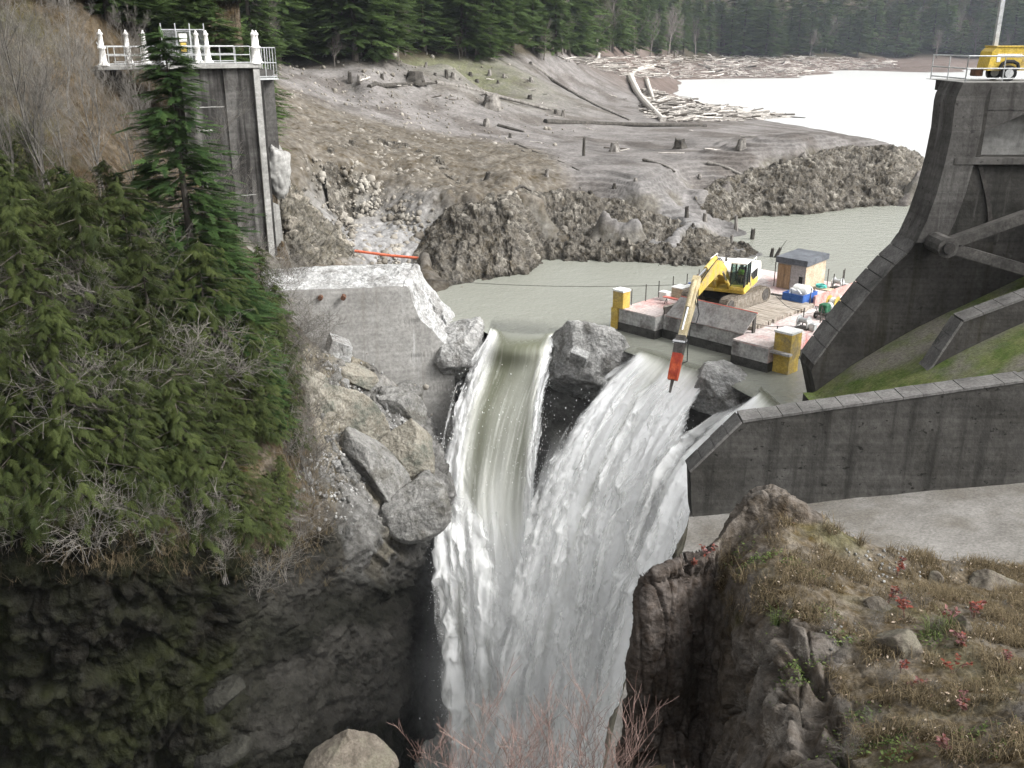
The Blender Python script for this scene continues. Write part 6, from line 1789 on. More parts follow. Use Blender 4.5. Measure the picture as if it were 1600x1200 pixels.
def place(temps, pos, dirs, nrm, size, tone):
    """instances of frond templates merged into one mesh"""
    VV, FF, CC = [], [], []
    base = 0
    which = rng.integers(0, len(temps), len(pos))
    for k, (V, Fs, T) in enumerate(temps):
        idx = np.where(which == k)[0]
        if not len(idx): continue
        d = dirs[idx]; d = d / np.linalg.norm(d, axis=1)[:, None]
        n = nrm[idx]; n = n - d * np.sum(n * d, 1)[:, None]; n /= (np.linalg.norm(n, axis=1)[:, None] + 1e-9)
        s = np.cross(n, d)
        P = pos[idx][:, None] + size[idx][:, None, None] * (V[None, :, 0:1] * d[:, None] + V[None, :, 1:2] * s[:, None] + V[None, :, 2:3] * n[:, None])
        VV.append(P.reshape(-1, 3))
        FF.append((Fs[None] + (np.arange(len(idx)) * len(V))[:, None, None] + base).reshape(-1, 3))
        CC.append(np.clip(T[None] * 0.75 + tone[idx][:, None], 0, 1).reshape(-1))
        base += len(idx) * len(V)
    V = np.concatenate(VV); c = np.concatenate(CC)
    return V, np.concatenate(FF), np.stack([c, c, c], -1)
def conifer(name, seed, h, rad, nb, per, temps, size, style, material, low=0.08, taper=1.0):
    """returns (trunk mesh, crown mesh)"""
    r = np.random.default_rng(seed)
    lean = r.normal(0, 0.015, 2)
    pos, dirs, nrm, sz, tone = [], [], [], [], []
    stubs = MB()
    for i in range(nb):
        t = low + (1 - low) * (i + r.random()) / nb
        az = r.uniform(0, 2 * math.pi)
        prof = (1 - t) ** (0.75 * taper) * (0.55 + 0.45 * min(1, t / 0.25)) + 0.03
        Lb = rad * prof * (r.uniform(0.35, 1.3) if style == 'cedar' else r.uniform(0.55, 1.2))
        zb = h * t
        hd = np.array((math.cos(az), math.sin(az), 0))
        b0 = np.array((lean[0] * zb, lean[1] * zb, zb))
        bt = r.uniform(-0.12, 0.12)
        for j in range(per):
            s = ((j + r.random()) / per) ** 0.8
            if style == 'cedar':
                zz = -0.42 * Lb * s + 0.18 * Lb * s * s * 1.2
                p = b0 + hd * Lb * s + np.array((0, 0, zz)) + r.normal(0, 0.05, 3) * Lb
                a2 = az + r.uniform(-1.0, 1.0)
                d = np.array((math.cos(a2), math.sin(a2), r.uniform(-0.75, -0.15)))
            else:
                zz = (0.25 if t > 0.8 else -0.08 - 0.28 * (1 - t)) * Lb * s
                p = b0 + hd * Lb * s * 0.92 + np.array((0, 0, zz)) + r.normal(0, 0.03, 3) * Lb
                a2 = az + r.uniform(-0.85, 0.85) * (1.1 - 0.5 * s)
                d = np.array((math.cos(a2), math.sin(a2), r.uniform(-0.35, 0.12)))
            pos.append(p); dirs.append(d)
            nrm.append(np.array((0, 0, 1)) + r.normal(0, 0.25, 3) + 0.3 * hd)
            sz.append(size * r.uniform(0.7, 1.3) * (0.75 + 0.5 * (1 - t)))
            tone.append(r.normal(0.0, 0.10) + bt)
        if i % 3 == 0 and style != 'far':
            e = b0 + hd * Lb * 0.8 + np.array((0, 0, -0.1 * Lb))
            stubs.tube([b0, e], [0.012 + 0.012 * Lb, 0.006], 3, cap=False)
    # leader
    for j in range(6):
        a2 = r.uniform(0, 6.28)
        pos.append(np.array((lean[0] * h, lean[1] * h, h * (0.985 - 0.02 * j)))); dirs.append(np.array((math.cos(a2) * .4, math.sin(a2) * .4, 1.0))); nrm.append(np.array((math.cos(a2), math.sin(a2), .2))); sz.append(size * 0.7); tone.append(0.1)
    V, Fs, C = place(temps, np.array(pos), np.array(dirs), np.array(nrm), np.array(sz), np.array(tone))
    crown = mesh_np(name + '_crown', V, Fs, material, None, False, C)
    cm = crown.data; bpy.data.objects.remove(crown)
    zz = np.linspace(-0.6, h * 0.98, 9)
    pts = [(lean[0] * max(z, 0), lean[1] * max(z, 0), z) for z in zz]
    r0 = 0.012 * h + 0.04
    stubs.tube(pts, [r0 * (1.25 if z < 0.2 else 1) * max(0.06, 1 - max(z, 0) / h) for z in zz], 8)
    tk = stubs.build(name + '_trunk', M['bark'])
    tm = tk.data; bpy.data.objects.remove(tk)
    return tm, cm
CF = [cedar_frond(s) for s in (1, 2, 3)]
NF = [needle_frond(s) for s in (4, 5, 6)]
NFF = [needle_frond(s, 5, 0.09, 0.42) for s in (7, 8)]
KINDS_T = {
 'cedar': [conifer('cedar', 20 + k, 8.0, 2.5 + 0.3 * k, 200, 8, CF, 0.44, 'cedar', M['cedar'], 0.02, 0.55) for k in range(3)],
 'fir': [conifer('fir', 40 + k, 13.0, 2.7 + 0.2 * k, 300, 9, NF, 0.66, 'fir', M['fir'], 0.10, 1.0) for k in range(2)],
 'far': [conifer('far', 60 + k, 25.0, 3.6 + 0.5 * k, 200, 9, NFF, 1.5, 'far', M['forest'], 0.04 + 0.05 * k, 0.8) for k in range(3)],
}
def tree(kind, var, loc, scale, label, cat, group, rz=None, name=None, wide=1.0):
    tm, cm = KINDS_T[kind][var % len(KINDS_T[kind])]
    o = empty(name or {'cedar': 'cedar_tree', 'fir': 'fir_tree', 'far': 'conifer_tree'}[kind], loc, random.uniform(0, 6.28) if rz is None else rz)
    o.scale = (scale * wide, scale * wide, scale)
    tag(o, label, cat, group)
    link('trunk', tm, o); link('crown', cm, o)
    return o
def bare_mesh(seed, h, levels=4, spread=0.55, up=0.35, n0=7, thin=1.0, multi=1):
    r = random.Random(seed)
    b = MB()
    def grow(p, d, L_, rad, lv):
        k = 4 if lv > 1 else 3
        pts = [p]; q = Vector(p)
        for i in range(k):
            d = (d + Vector((r.gauss(0, .10), r.gauss(0, .10), r.gauss(0, .06) + 0.05 * up))).normalized()
            q = q + d * (L_ / k); pts.append(q.copy())
        b.tube(pts, [max(rad * (1 - 0.75 * i / k), 0.004 * thin) for i in range(k + 1)], 5 if lv == levels else 3, cap=False)
        if lv == 0: return
        m = n0 if lv == levels else r.randint(4, 6)
        for i in range(m):
            f = (0.25 if lv == levels else 0.15) + 0.8 * (i + r.random()) / m
            f = min(f, 0.98)
            j = min(int(f * k), k - 1)
            s = pts[j].lerp(pts[j + 1], f * k - j)
            a = r.uniform(0, 6.28)
            o_ = d.orthogonal().normalized(); o_ = Matrix.Rotation(a, 3, d) @ o_
            nd = (d * (1 - spread) + o_ * spread + Vector((0, 0, up * 0.5))).normalized()
            grow(s, nd, L_ * r.uniform(0.38, 0.6) * (1.1 - 0.4 * f), max(rad * 0.42 * (1.1 - .5 * f), 0.006 * thin), lv - 1)
    for m in range(multi):
        d = Vector((r.gauss(0, .22), r.gauss(0, .22), 1)).normalized() if multi > 1 else Vector((r.gauss(0, .04), r.gauss(0, .04), 1)).normalized()
        grow(Vector((r.gauss(0, .1), r.gauss(0, .1), -0.4)) if multi > 1 else Vector((0, 0, -0.4)), d, h * (r.uniform(.7, 1.05) if multi > 1 else 1), 0.011 * h * thin / (1 + .4 * (multi - 1)), levels)
    return b
def bare_data(name, m_, *a, **k):
    o = bare_mesh(*a, **k).build(name, m_)
    me = o.data; bpy.data.objects.remove(o)
    return me
M['twig_stem'] = mat('twig_stem', (0.16, 0.10, 0.085), (0.30, 0.215, 0.19), 6, 0.85)
BARE = {
 'alder': [bare_data('alder', M['twig_grey'], 5 + s, 8.0, 4, 0.45, 0.45, 13, 0.9) for s in range(3)],
 'bush': [bare_data('bush', M['twig_grey'], 15 + s, 3.2, 2, 0.6, 0.25, 9, 1.5, 8) for s in range(3)],
 'farbare': [bare_data('farbare', M['twig'], 25 + s, 16.0, 3, 0.48, 0.45, 18, 2.4) for s in range(3)],
 'stem': [bare_data('stem', M['twig_stem'], 35 + s, 1.15, 2, 0.42, 0.5, 6, 0.4, 4) for s in range(3)],
}
def bare(kind, var, loc, scale, label, cat, group, name, tilt=(0, 0)):
    o = link(name, BARE[kind][var % 3])
    o.location = loc; o.scale = (scale,) * 3
    o.rotation_euler = (tilt[0], tilt[1], random.uniform(0, 6.28))
    return tag(o, label, cat, group)

# trees of the left bank
_ced = [  # base px, py, height m, kind of place
 (-60, 800, 7.0), (40, 800, 6.5), (130, 800, 7.2), (215, 815, 6.2), (300, 830, 6.4), (375, 835, 5.6), (425, 850, 3.4),
 (-30, 660, 8.4), (75, 650, 8.0), (165, 650, 9.0), (255, 655, 7.6), (335, 660, 8.2), (400, 690, 6.0),
 (-40, 520, 6.2), (60, 515, 6.0), (150, 515, 6.2), (225, 520, 6.4), (355, 560, 6.6), (420, 600, 5.0), (-90, 560, 7), (20, 740, 6), (110, 735, 6), (190, 740, 6), (265, 745, 6.5), (340, 755, 5.5), (455, 700, 3.0), (445, 790, 2.6), (20, 420, 5.0), (110, 430, 4.6), (180, 420, 4.8), (-50, 300, 5.5), (60, 330, 4.0), (235, 420, 4.4), (440, 560, 4.2), (415, 480, 3.6), (450, 640, 3.4)]
for i, (px, py, h) in enumerate(_ced):
    p = bank_pt(px, py)
    tree('cedar', i, p, h / 8.0, 'drooping yellow-green cedar in the thicket on the left bank', 'tree', 'cedars on the left bank', wide=random.uniform(1.0, 1.25))
tree('fir', 0, bank_pt(325, 560), 14.2 / 13.0, 'tall slender dark green fir rising in front of the railed deck', 'tree', 'firs on the left bank', 0.4, wide=1.35)
for i, (px, py, h) in enumerate([(-25, 340, 7.0), (20, 330, 4.5), (365, 520, 6.5), (130, 430, 4.5), (200, 430, 4.6), (400, 600, 6.0), (430, 680, 4.6), (330, 470, 7.5), (255, 500, 7.0)]):
    tree('fir', i + 1, bank_pt(px, py), h / 13.0, ['dark fir at the left edge of the picture', 'short dark fir behind the leftmost fir', 'low dark fir right of the tall slender fir', 'low dark fir under the bare alder', 'small dark fir left of the tall slender fir', 'ragged fir at the right side of the thicket', 'small ragged fir near the bare brush', 'bushy fir just right of the tall slender fir', 'bushy fir just left of the tall slender fir'][i], 'tree', 'firs on the left bank', wide=1.35)
for i, (px, py, h, lb) in enumerate([(92, 360, 9.6, 'large bare grey alder standing left of the railed deck'), (160, 360, 7.0, 'bare alder below the left end of the railed deck'), (215, 350, 6.0, 'bare reddish alder under the railed deck'),
                                 (30, 380, 7.5, 'bare alder near the left edge above the cedars'), (352, 400, 7.0, 'bare pale alder in front of the stained pier wall'), (385, 440, 4.5, 'small bare alder at the foot of the pier'),
                                 (120, 400, 7.5, 'thin bare alder rising out of the cedars'), (270, 400, 5.5, 'bare alder behind the tall slender fir'), (60, 300, 6.5, 'bare alder on the mossy upper bank')]):
    bare('alder', i, bank_pt(px, py), h / 8.0, lb, 'tree', 'bare alders on the left bank', 'alder_tree')
for i in range(11):
    px, py = random.uniform(-20, 235), random.uniform(150, 400)
    bare('alder', i, bank_pt(px, py), random.uniform(.45, .85), 'slim bare alder among many on the upper left bank', 'tree', 'slim bare alders on the upper left bank', 'alder_tree')
for i, (px, py, s) in enumerate([(430, 520, 1.3), (455, 560, 1.2), (470, 620, 1.1), (440, 640, 1.2), (480, 690, 1.0), (460, 740, 1.1), (485, 780, 1.0), (470, 840, 1.0), (500, 730, .8), (495, 640, .8), (440, 450, 1.0), (455, 480, .9),
                                 (440, 900, .8), (300, 860, 1.0), (240, 850, .9), (150, 850, .9), (60, 850, .9), (350, 900, .8), (400, 930, .7), (470, 560, 1.2), (420, 410, .8), (410, 460, 1.0)]):
    bare('bush', i, bank_pt(px, py), s, 'leafless brown brush on the edge of the left bank', 'shrub', 'leafless brush on the left bank', 'bare_shrub', (random.uniform(-.2, .5), random.uniform(-.2, .5)))

for i in range(46):
    px = random.uniform(105, 425) if i < 34 else random.uniform(-60, 105)
    py = random.uniform(-120, 62) if i < 34 else random.uniform(-130, 20)
    tree('far', i, bank_pt(px, py), random.uniform(6.5, 12) / 25.0, 'dark conifer on the slope behind the railed deck', 'tree', 'conifers on the slope behind the railed deck', wide=random.uniform(1.3, 1.8))
for i in range(18):
    bare('bush', i, bank_pt(random.uniform(20, 430), random.uniform(420, 780)) + Vector((0, -1.2, 2.2)), random.uniform(.8, 1.3), 'dead grey branch tangle among the cedars', 'branches', 'dead branches among the cedars', 'dead_branches', (random.uniform(-.6, .6), random.uniform(-.6, .6)))
for i, (px, Y) in enumerate([(352, 73), (372, 75), (392, 74), (410, 77), (428, 82), (445, 90), (338, 78)]):
    x = (px - 800) / FPX * Y * 1.06
    z = float(land_height(np.array([x]), np.array([Y]))[0])
    tree('far', i, (x, Y, min(z, 15.5) - 0.5), random.uniform(9, 13) / 25.0, 'dark conifer close behind the mesh fence of the railed deck', 'tree', 'conifers close behind the mesh fence', wide=1.6)
# forest around the reservoir
_fpx = [-60, 60, 130, 250, 330, 430, 600, 700, 800, 900, 1000, 1100, 1250, 1400, 1700]
_fY = [66, 68, 74, 82, 95, 115, 152, 168, 208, 292, 430, 600, 632, 690, 700]
_tp = ([430, 600, 700, 800, 900, 1000, 1100, 1250, 1400, 1700], [99, 97, 94, 91, 88, 85, 87, 88, 91, 92])
_keep = [(p, y) for p, y in zip(_fpx, _fY) if p < 430]
for _px in range(430, 1701, 18):
    _py = float(np.interp(_px, *_tp))
    _yy = np.geomspace(95, 800, 700)
    _xx = (_px - 800) / FPX * _yy * 1.06
    _zz = land_height(_xx, _yy)
    _ff = _yy * _cp - (_zz - CAMZ) * _sp
    _pv = 600 - FPX * (_yy * _sp + (_zz - CAMZ) * _cp) / _ff
    _hit = np.where(_pv <= _py)[0]
    _keep.append((_px, float(_yy[_hit[0]]) if len(_hit) else 690.0))
_fpx, _fY = [k[0] for k in _keep], [k[1] for k in _keep]
def forest_Y(px): return float(np.interp(px, _fpx, _fY))
def at_px(px, Y):
    x = (px - 800) / FPX * Y * 1.06
    return x, Y
_fl = lambda px: ('tall dark conifer in the forest behind the railed deck', 'conifers behind the railed deck') if px < 440 else (('tall conifer at the forest edge above the drained flats', 'conifers above the drained flats') if px < 1030 else ('hazy conifer on the far shore hillside', 'conifers on the far shore'))
cand = []
for row, (f0, f1) in enumerate([(1.0, 1.03), (1.05, 1.11), (1.16, 1.26), (1.30, 1.42), (1.42, 1.6)]):
    px = (430 if row < 4 else 1080) + random.uniform(0, 15)
    while px < 1660:
        Yb = forest_Y(px)
        cand.append((px, Yb * random.uniform(f0, f1), row))
        px += random.uniform(0.75, 1.25) * ((40 if px < 440 else 26 if px < 850 else 17) * (1.0 if row < 2 else 1.25))
xy = np.array([at_px(c[0], c[1]) for c in cand])
zz = land_height(xy[:, 0], xy[:, 1])
for i, ((px, Y, row), (x, y), z) in enumerate(zip(cand, xy, zz)):
    h = random.uniform(17, 26) if px < 850 else random.uniform(22, 34)
    if px < 430: h = random.uniform(12, 20)
    lb, gp = _fl(px)
    tree('far', i, (x, y, z - 0.3), h / 25.0, lb, 'tree', gp, wide=random.uniform(1.1, 1.6) if px < 1080 else random.uniform(1.5, 2.2))
for i in range(90):
    if i < 48: px = random.uniform(1160, 1640); f = random.uniform(0.99, 1.08)
    elif i < 70: px = random.uniform(860, 1160); f = random.uniform(0.99, 1.04)
    else: px = random.uniform(440, 860); f = random.uniform(0.98, 1.03)
    Y = forest_Y(px) * f
    x, y = at_px(px, Y)
    z = float(land_height(np.array([x]), np.array([y]))[0])
    h = random.uniform(12, 19) if px > 860 else random.uniform(4, 7.5)
    bare('farbare', i, (x, y, z), h / 16.0, 'leafless grey tree along the far lake shore' if px > 860 else 'leafless grey tree at the forest edge above the flats', 'tree', 'leafless trees along the shore' if px > 860 else 'leafless trees above the flats', 'leafless_tree')

# ------------------------------------------------------------------ stumps, logs and driftwood
def stump_mesh(seed, roots):
    r = np.random.default_rng(seed)
    n, m = 14, 7
    V, Fs = [], []
    for i in range(m):
        t = i / (m - 1)
        for k in range(n):
            a = 2 * math.pi * k / n
            rr = 0.5 * (1 - 0.25 * t) * (1 + (roots * 0.55 * (1 - t) ** 2) * (0.5 + 0.5 * math.sin(a * 5 + seed)) + 0.07 * r.normal())
            V.append((rr * math.cos(a), rr * math.sin(a), -0.25 + 1.25 * t + (0.08 * r.normal() if i == m - 1 else 0)))
    for i in range(m - 1):
        for k in range(n):
            Fs.append([i * n + k, i * n + (k + 1) % n, (i + 1) * n + (k + 1) % n, (i + 1) * n + k])
    V.append((0, 0, 0.93)); c = len(V) - 1
    for k in range(n): Fs.append([(m - 1) * n + k, (m - 1) * n + (k + 1) % n, c])
    o = mesh_np('stump', V, Fs, M['darkwood'] if seed % 2 else M['deadwood'])
    me = o.data; bpy.data.objects.remove(o)
    return me
_sm = [stump_mesh(s, 1.0) for s in range(4)] + [stump_mesh(10, 0.15), stump_mesh(11, 0.1)]
_st = [  # base px, py, width px, height px, label
 (768,168,26,18,'broad dark stump beside the long grey log'), (648,128,28,14,'black root stump at the junction of two logs'), (960,235,14,12,'pale flat-topped stump, leftmost of three on the grey flat'),
 (1062,232,19,13,'dark wide stump, middle of three on the grey flat'), (1158,231,14,13,'dark stump, rightmost of three on the grey flat'), (912,243,5,25,'thin upright post standing on the flat'), (854,279,7,13,'short upright post above the left cliff'),
 (923,307,9,9,'small stump on the edge of the front cliff'), (760,198,11,11,'square dark stump on the upper flat'), (1073,340,7,16,'upright stump on the lower grey slope'), (1101,345,8,11,'short stump on the lower grey slope'),
 (1044,365,6,22,'tall thin stump above the front cliff'), (1150,358,6,20,'tall thin stump near the tip of the grey slope'), (1175,377,8,18,'forked dark stump at the tip of the grey slope'), (1143,387,6,18,'upright dark stump at the waterline tip'),
 (757,287,8,18,'leaning dark stump by the rubble patch'), (1158,297,9,18,'leaning stump in the gully of the second cliff'), (698,123,6,12,'upright stump on the green flat'), (708,123,9,8,'squat stump beside the upright one on the green flat')]
for i, (px, py, w, h, lb) in enumerate(_st):
    p = on_land(px, py)
    sc_ = p.y / FPX / 0.97
    o = link('tree_stump', _sm[i % 4 if w > 9 else 4 + i % 2]); o.location = p
    o.scale = (w * sc_, w * sc_, h * sc_ * 1.02); o.rotation_euler = (random.uniform(-.06, .06), random.uniform(-.06, .06), i * 1.3)
    if 'leaning' in lb: o.rotation_euler = (0.1, 0.35, 0)
    tag(o, lb, 'stump', 'stumps on the drained flats')
for i, (px, py, w, h) in enumerate([(765,118,6,8),(735,118,6,5),(666,106,5,8),(547,127,7,12),(562,128,8,9),(597,123,6,7),(855,281,6,9),(797,216,5,7),(880,182,6,9),(868,178,6,6),(830,128,7,7),(828,155,8,6),(993,282,6,4),(960,293,6,6),(907,296,6,4),(1083,353,5,4),(1093,277,7,5),(680,118,5,4),(720,126,5,4),(745,128,6,4),(787,121,4,5),(778,130,4,4),(1120,300,6,9),(1220,255,6,6)]):
    p = on_land(px, py); sc_ = p.y / FPX / 0.97
    o = link('tree_stump', _sm[i % 6]); o.location = p; o.scale = (w * sc_, w * sc_, h * sc_); o.rotation_euler = (0, 0, i)
    tag(o, 'small dark stump among many on the drained flats', 'stump', 'small stumps on the drained flats')
# two snags standing in the water behind the shed, and one on the tip
for i, (px, py, h, lb) in enumerate([(1205, 401, 0.75, 'short dark snag in the water behind the shed'), (1212, 402, 0.9, 'leaning snag with a thin pole in the water behind the shed')]):
    p = Vector(WZ(px, py, 0.0))
    o = link('snag', _sm[5]); o.location = p; o.scale = (0.34, 0.34, h); o.rotation_euler = (0, 0.1 + .3 * i, 0); tag(o, lb, 'snag')
    if i: MB().tube([(0.0, 0, 0.7), (0.5, 0, 1.9)], [0.12, 0.05], 5).build('pole', M['darkwood'], o)
def log(pp, rpx, lb, m_='deadwood', lift=0.35):
    pts = [on_land(*q) for q in pp]
    if max(p.y for p in pts) > 2.2 * min(p.y for p in pts): print('LOG', lb, [tuple(round(c, 1) for c in p) for p in pts])
    r0 = rpx * pts[0].y / FPX
    P = cr1(np.array([v[:] for v in pts]), max(6, 4 * len(pts)))
    ground = land_height(P[:, 0], P[:, 1])
    P[:, 2] = np.maximum(P[:, 2], ground - 0.3 * r0) + r0 * lift
    n = len(P)
    rad = [r0 * (1.15 - 0.55 * i / (n - 1)) * (1 + 0.06 * random.uniform(-1, 1)) for i in range(n)]
    b = MB().tube([tuple(v) for v in P], rad, 9)
    return tag(b.build('log', M[m_]), lb, 'log', 'long logs on the drained flats')
log([(577,137),(630,133),(682,131)], 3.4, 'dark straight log left of the black root stump', 'darkwood')
log([(681,131),(760,147),(861,173)], 3.6, 'long pale grey log running down right from the root stump')
log([(828,101),(860,124),(897,147)], 3.4, 'upper greenish log slanting across the brown flat')
log([(897,147),(930,165),(984,189)], 2.6, 'lower thin continuation log below the greenish one')
log([(852,192),(950,195),(1103,198)], 4.2, 'long dark log lying level across the flat', 'darkwood')
log([(984,121),(1000,152),(1036,191)], 4.6, 'thick pale log along the edge of the driftwood pile', 'bleached')
log([(1022,104),(998,110),(985,121)], 3.0, 'curved pale log above the driftwood pile', 'bleached')
log([(805,227),(850,245),(905,268)], 2.4, 'thin dark log pointing down to the grey flat', 'darkwood')
log([(812,236),(850,261)], 3.0, 'short dark log beside the thin dark one', 'darkwood')
log([(1105,255),(1160,274),(1220,296)], 2.6, 'slanting log on the face of the second cliff')
log([(1252,243),(1270,270)], 5.5, 'thick short log tipping over the second cliff')
log([(1200,183),(1258,186)], 2.6, 'dark log reaching out over the upper lake', 'darkwood')
log([(790,300),(830,299)], 2.4, 'short log on the crest of the left cliff', 'darkwood')
log([(778,197),(818,207)], 2.6, 'short dark log below the broad stump', 'darkwood')
log([(1005,250),(1055,269)], 2.2, 'thin grey pole on the wet grey flat')
log([(1010,125),(1022,160)], 3.0, 'bleached log inside the driftwood pile', 'bleached')
def drift_mesh(seed, m_):
    r = random.Random(seed)
    b = MB()
    pts = [Vector((-0.5 + i / 5, r.gauss(0, .02), r.gauss(0, .015))) for i in range(6)]
    b.tube(pts, [0.03 + 0.012 * r.random() for _ in pts], 5)
    if seed % 2: b.tube([pts[3], pts[3] + Vector((.1, .12, .05))], [.018, .008], 4)
    o = b.build('driftwood', m_); me = o.data; bpy.data.objects.remove(o); return me
_dm = [drift_mesh(s, M[['bleached', 'deadwood', 'bleached', 'bark'][s % 4]]) for s in range(8)]
def inpoly(x, y, poly):
    c = False
    for i in range(len(poly)):
        x1, y1 = poly[i]; x2, y2 = poly[i - 1]
        if (y1 > y) != (y2 > y) and x < (x2 - x1) * (y - y1) / (y2 - y1) + x1: c = not c
    return c
def drift_points(poly, n, z0):
    xs = [p[0] for p in poly]; ys = [p[1] for p in poly]
    out = []
    while len(out) < n:
        px, py = random.uniform(min(xs), max(xs)), random.uniform(min(ys), max(ys))
        if inpoly(px, py, poly): out.append((px, py))
    return on_land_many(out)
PILE = [(1000,138),(1015,185),(1060,192),(1150,190),(1240,186),(1180,175),(1110,163),(1050,150)]
FARP = [(870,92),(980,122),(1040,124),(1255,121),(1300,110),(1400,108),(1400,93),(1250,88),(1000,88)]
FLAT = [(480,125),(700,110),(1000,130),(1000,190),(1250,210),(1200,240),(900,250),(760,200),(600,170)]
def strew(poly, n, z0, L0, L1, label, group, lift):
    for k, p in enumerate(drift_points(poly, n, z0)):
        o = link('driftwood', _dm[random.randrange(8)])
        L_ = random.uniform(L0, L1)
        o.scale = (L_, L_ * 0.9, L_ * 0.9)
        o.location = (p[0], p[1], max(p[2], 0) + random.uniform(0.0, lift))
        o.rotation_euler = (0, random.gauss(0, .12), random.choice((random.gauss(0.3, .5), random.uniform(0, 3.14))))
        tag(o, label, 'driftwood', group)
strew(PILE, 170, 2, 3.0, 8.0, 'bleached stick in the driftwood pile beside the lake', 'driftwood pile by the lake', 0.7)
strew(FARP, 90, 5, 5.0, 13.0, 'driftwood log stranded on the far lake shore', 'driftwood along the far shore', 0.5)
strew(FLAT, 36, 6, 1.2, 3.5, 'stray stick lying on the drained mud flat', 'stray sticks on the flats', 0.06)
# the uncountable rest of the drift line
P = np.concatenate([drift_points(FARP, 1300, 5), drift_points(PILE, 800, 2)])
b = MB()
for i, p in enumerate(P):
    L_ = random.uniform(2.5, 7.0) if i < 1300 else random.uniform(1.2, 4.0)
    a = random.choice((random.gauss(0.2, .4), random.uniform(0, 3.14)))
    d = Vector((math.cos(a), math.sin(a), random.gauss(0, .1))) * L_ / 2
    c = Vector((p[0], p[1], max(p[2], 0) + random.uniform(.1, .6)))
    b.tube([c - d, c + d], [0.022 * L_ + .03, 0.015 * L_ + .02], 4, cap=False)
tag(b.build('drift_debris', M['bleached']), 'small bleached drift debris along the lake shore', 'debris', None, 'stuff')

# ------------------------------------------------------------------ plants on the foreground bluff
_ff = FBG[..., 1] * _cp - (FBG[..., 2] - CAMZ) * _sp
_fu = FBG[..., 0] / _ff * FPX + 800
_fv = 600 - FPX * (FBG[..., 1] * _sp + (FBG[..., 2] - CAMZ) * _cp) / _ff
def bluff_pt(px, py):
    k = np.argmin((_fu - px) ** 2 + (_fv - py) ** 2 + 40.0 * FBG[..., 1])
    return Vector(FBG.reshape(-1, 3)[k])
def blades(pts, n_per, L0, L1, w, spread, seed, droop=0.5):
    r = np.random.default_rng(seed)
    n = len(pts) * n_per
    base = np.repeat(np.asarray(pts), n_per, 0) + r.normal(0, 0.035, (n, 3)) * np.array((1, 1, 0.2))
    a = r.uniform(0, 2 * np.pi, n)
    out = np.stack([np.cos(a), np.sin(a), 0 * a], -1)
    L_ = r.uniform(L0, L1, n)[:, None]
    sp = r.uniform(0.1, spread, n)[:, None]
    up = np.array((0, 0, 1.0))
    p1 = base + L_ * 0.5 * (up + out * sp)
    p2 = p1 + L_ * 0.5 * (up * (1 - droop * r.uniform(0.5, 2.2, n)[:, None]) + out * (sp + 0.5))
    side = np.cross(out, up) * w
    V = np.stack([base - side, base + side, p1 - side * 0.7, p1 + side * 0.7, p2], 1)
    i = (np.arange(n) * 5)[:, None]
    F4 = np.concatenate([i + np.array([[0, 1, 3]]), i + np.array([[0, 3, 2]]), i + np.array([[2, 3, 4]])])
    tone = np.repeat(np.clip(r.normal(0.5, 0.28, n), 0, 1), 5)
    return V.reshape(-1, 3), F4, np.stack([tone] * 3, -1)
wgt = ((1 - FBB) * (_fu > 985) * (_fu < 1680) * (_fv > 740) * (_fv < 1260)).ravel()
wgt[:480 * 60] = 0
area = np.linalg.norm(np.cross(np.gradient(FBG, axis=1), np.gradient(FBG, axis=0)), axis=-1).ravel()
clump = np.clip(0.05 + 2.2 * fbm(FBG * 1.7 + 2, 3).ravel(), 0, 1)
pw = wgt * area * clump; pw /= pw.sum()
idx = rng.choice(len(pw), 3600, p=pw)
V, F4, C = blades(FBG.reshape(-1, 3)[idx], 6, 0.06, 0.26, 0.0035, 0.9, 3, 0.9)
tag(mesh_np('dead_grass', V, F4, M['grass'], None, False, C), 'tangled dead grass and stems covering the foreground bluff', 'grass', None, 'stuff')
M['herb'] = leafmat('herb', (0.035, 0.06, 0.018), (0.16, 0.20, 0.07), 0.3)
M['litter'] = leafmat('litter', (0.12, 0.07, 0.04), (0.50, 0.42, 0.33), 0.1, 0.8)
def leaf_flecks(name, centers, n, sd, size, material, label, seed):
    r = np.random.default_rng(seed)
    P = FBG.reshape(-1, 3)[idx] if centers is None else np.array([bluff_pt(*c)[:] for c in centers])
    k = r.integers(0, len(P), n)
    p = P[k] + r.normal(0, sd, (n, 3)) * np.array((1, 0.8, 0.5))
    if centers is not None:
        G_ = FBG.reshape(-1, 3)[::7]
        for s in range(0, n, 300):
            d2 = ((p[s:s + 300, None, :2] - G_[None, :, :2]) ** 2).sum(-1)
            p[s:s + 300, 2] = G_[np.argmin(d2, 1), 2]
    p[:, 2] += r.uniform(0.005, 0.05, n)
    R = np.linalg.qr(r.normal(size=(n, 3, 3)) + np.array([[0, 0, 0], [0, 0, 0], [0, 0, 0]]))[0]
    tp = np.array([(-1, 0, 0), (-.3, -.45, .1), (.5, -.4, .05), (1, 0, -.1), (.5, .4, .05), (-.3, .45, .1)])
    R[:, 2, :2] *= 0.5
    V = np.einsum('nij,kj->nki', R, tp) * (size * r.uniform(.5, 1.4, n))[:, None, None] + p[:, None]
    i = (np.arange(n) * 6)[:, None]
    F6 = np.concatenate([i + np.array([[0, 1, 2, 3]]), i + np.array([[0, 3, 4, 5]])])
    tone = np.repeat(np.clip(r.normal(.5, .3, n), 0, 1), 6)
    return tag(mesh_np(name, V.reshape(-1, 3), F6, material, None, False, np.stack([tone] * 3, -1)), label, 'leaves', None, 'stuff')
leaf_flecks('leaf_litter', None, 2600, 0.05, 0.022, M['litter'], 'pale dry leaf litter on the foreground bluff', 4)
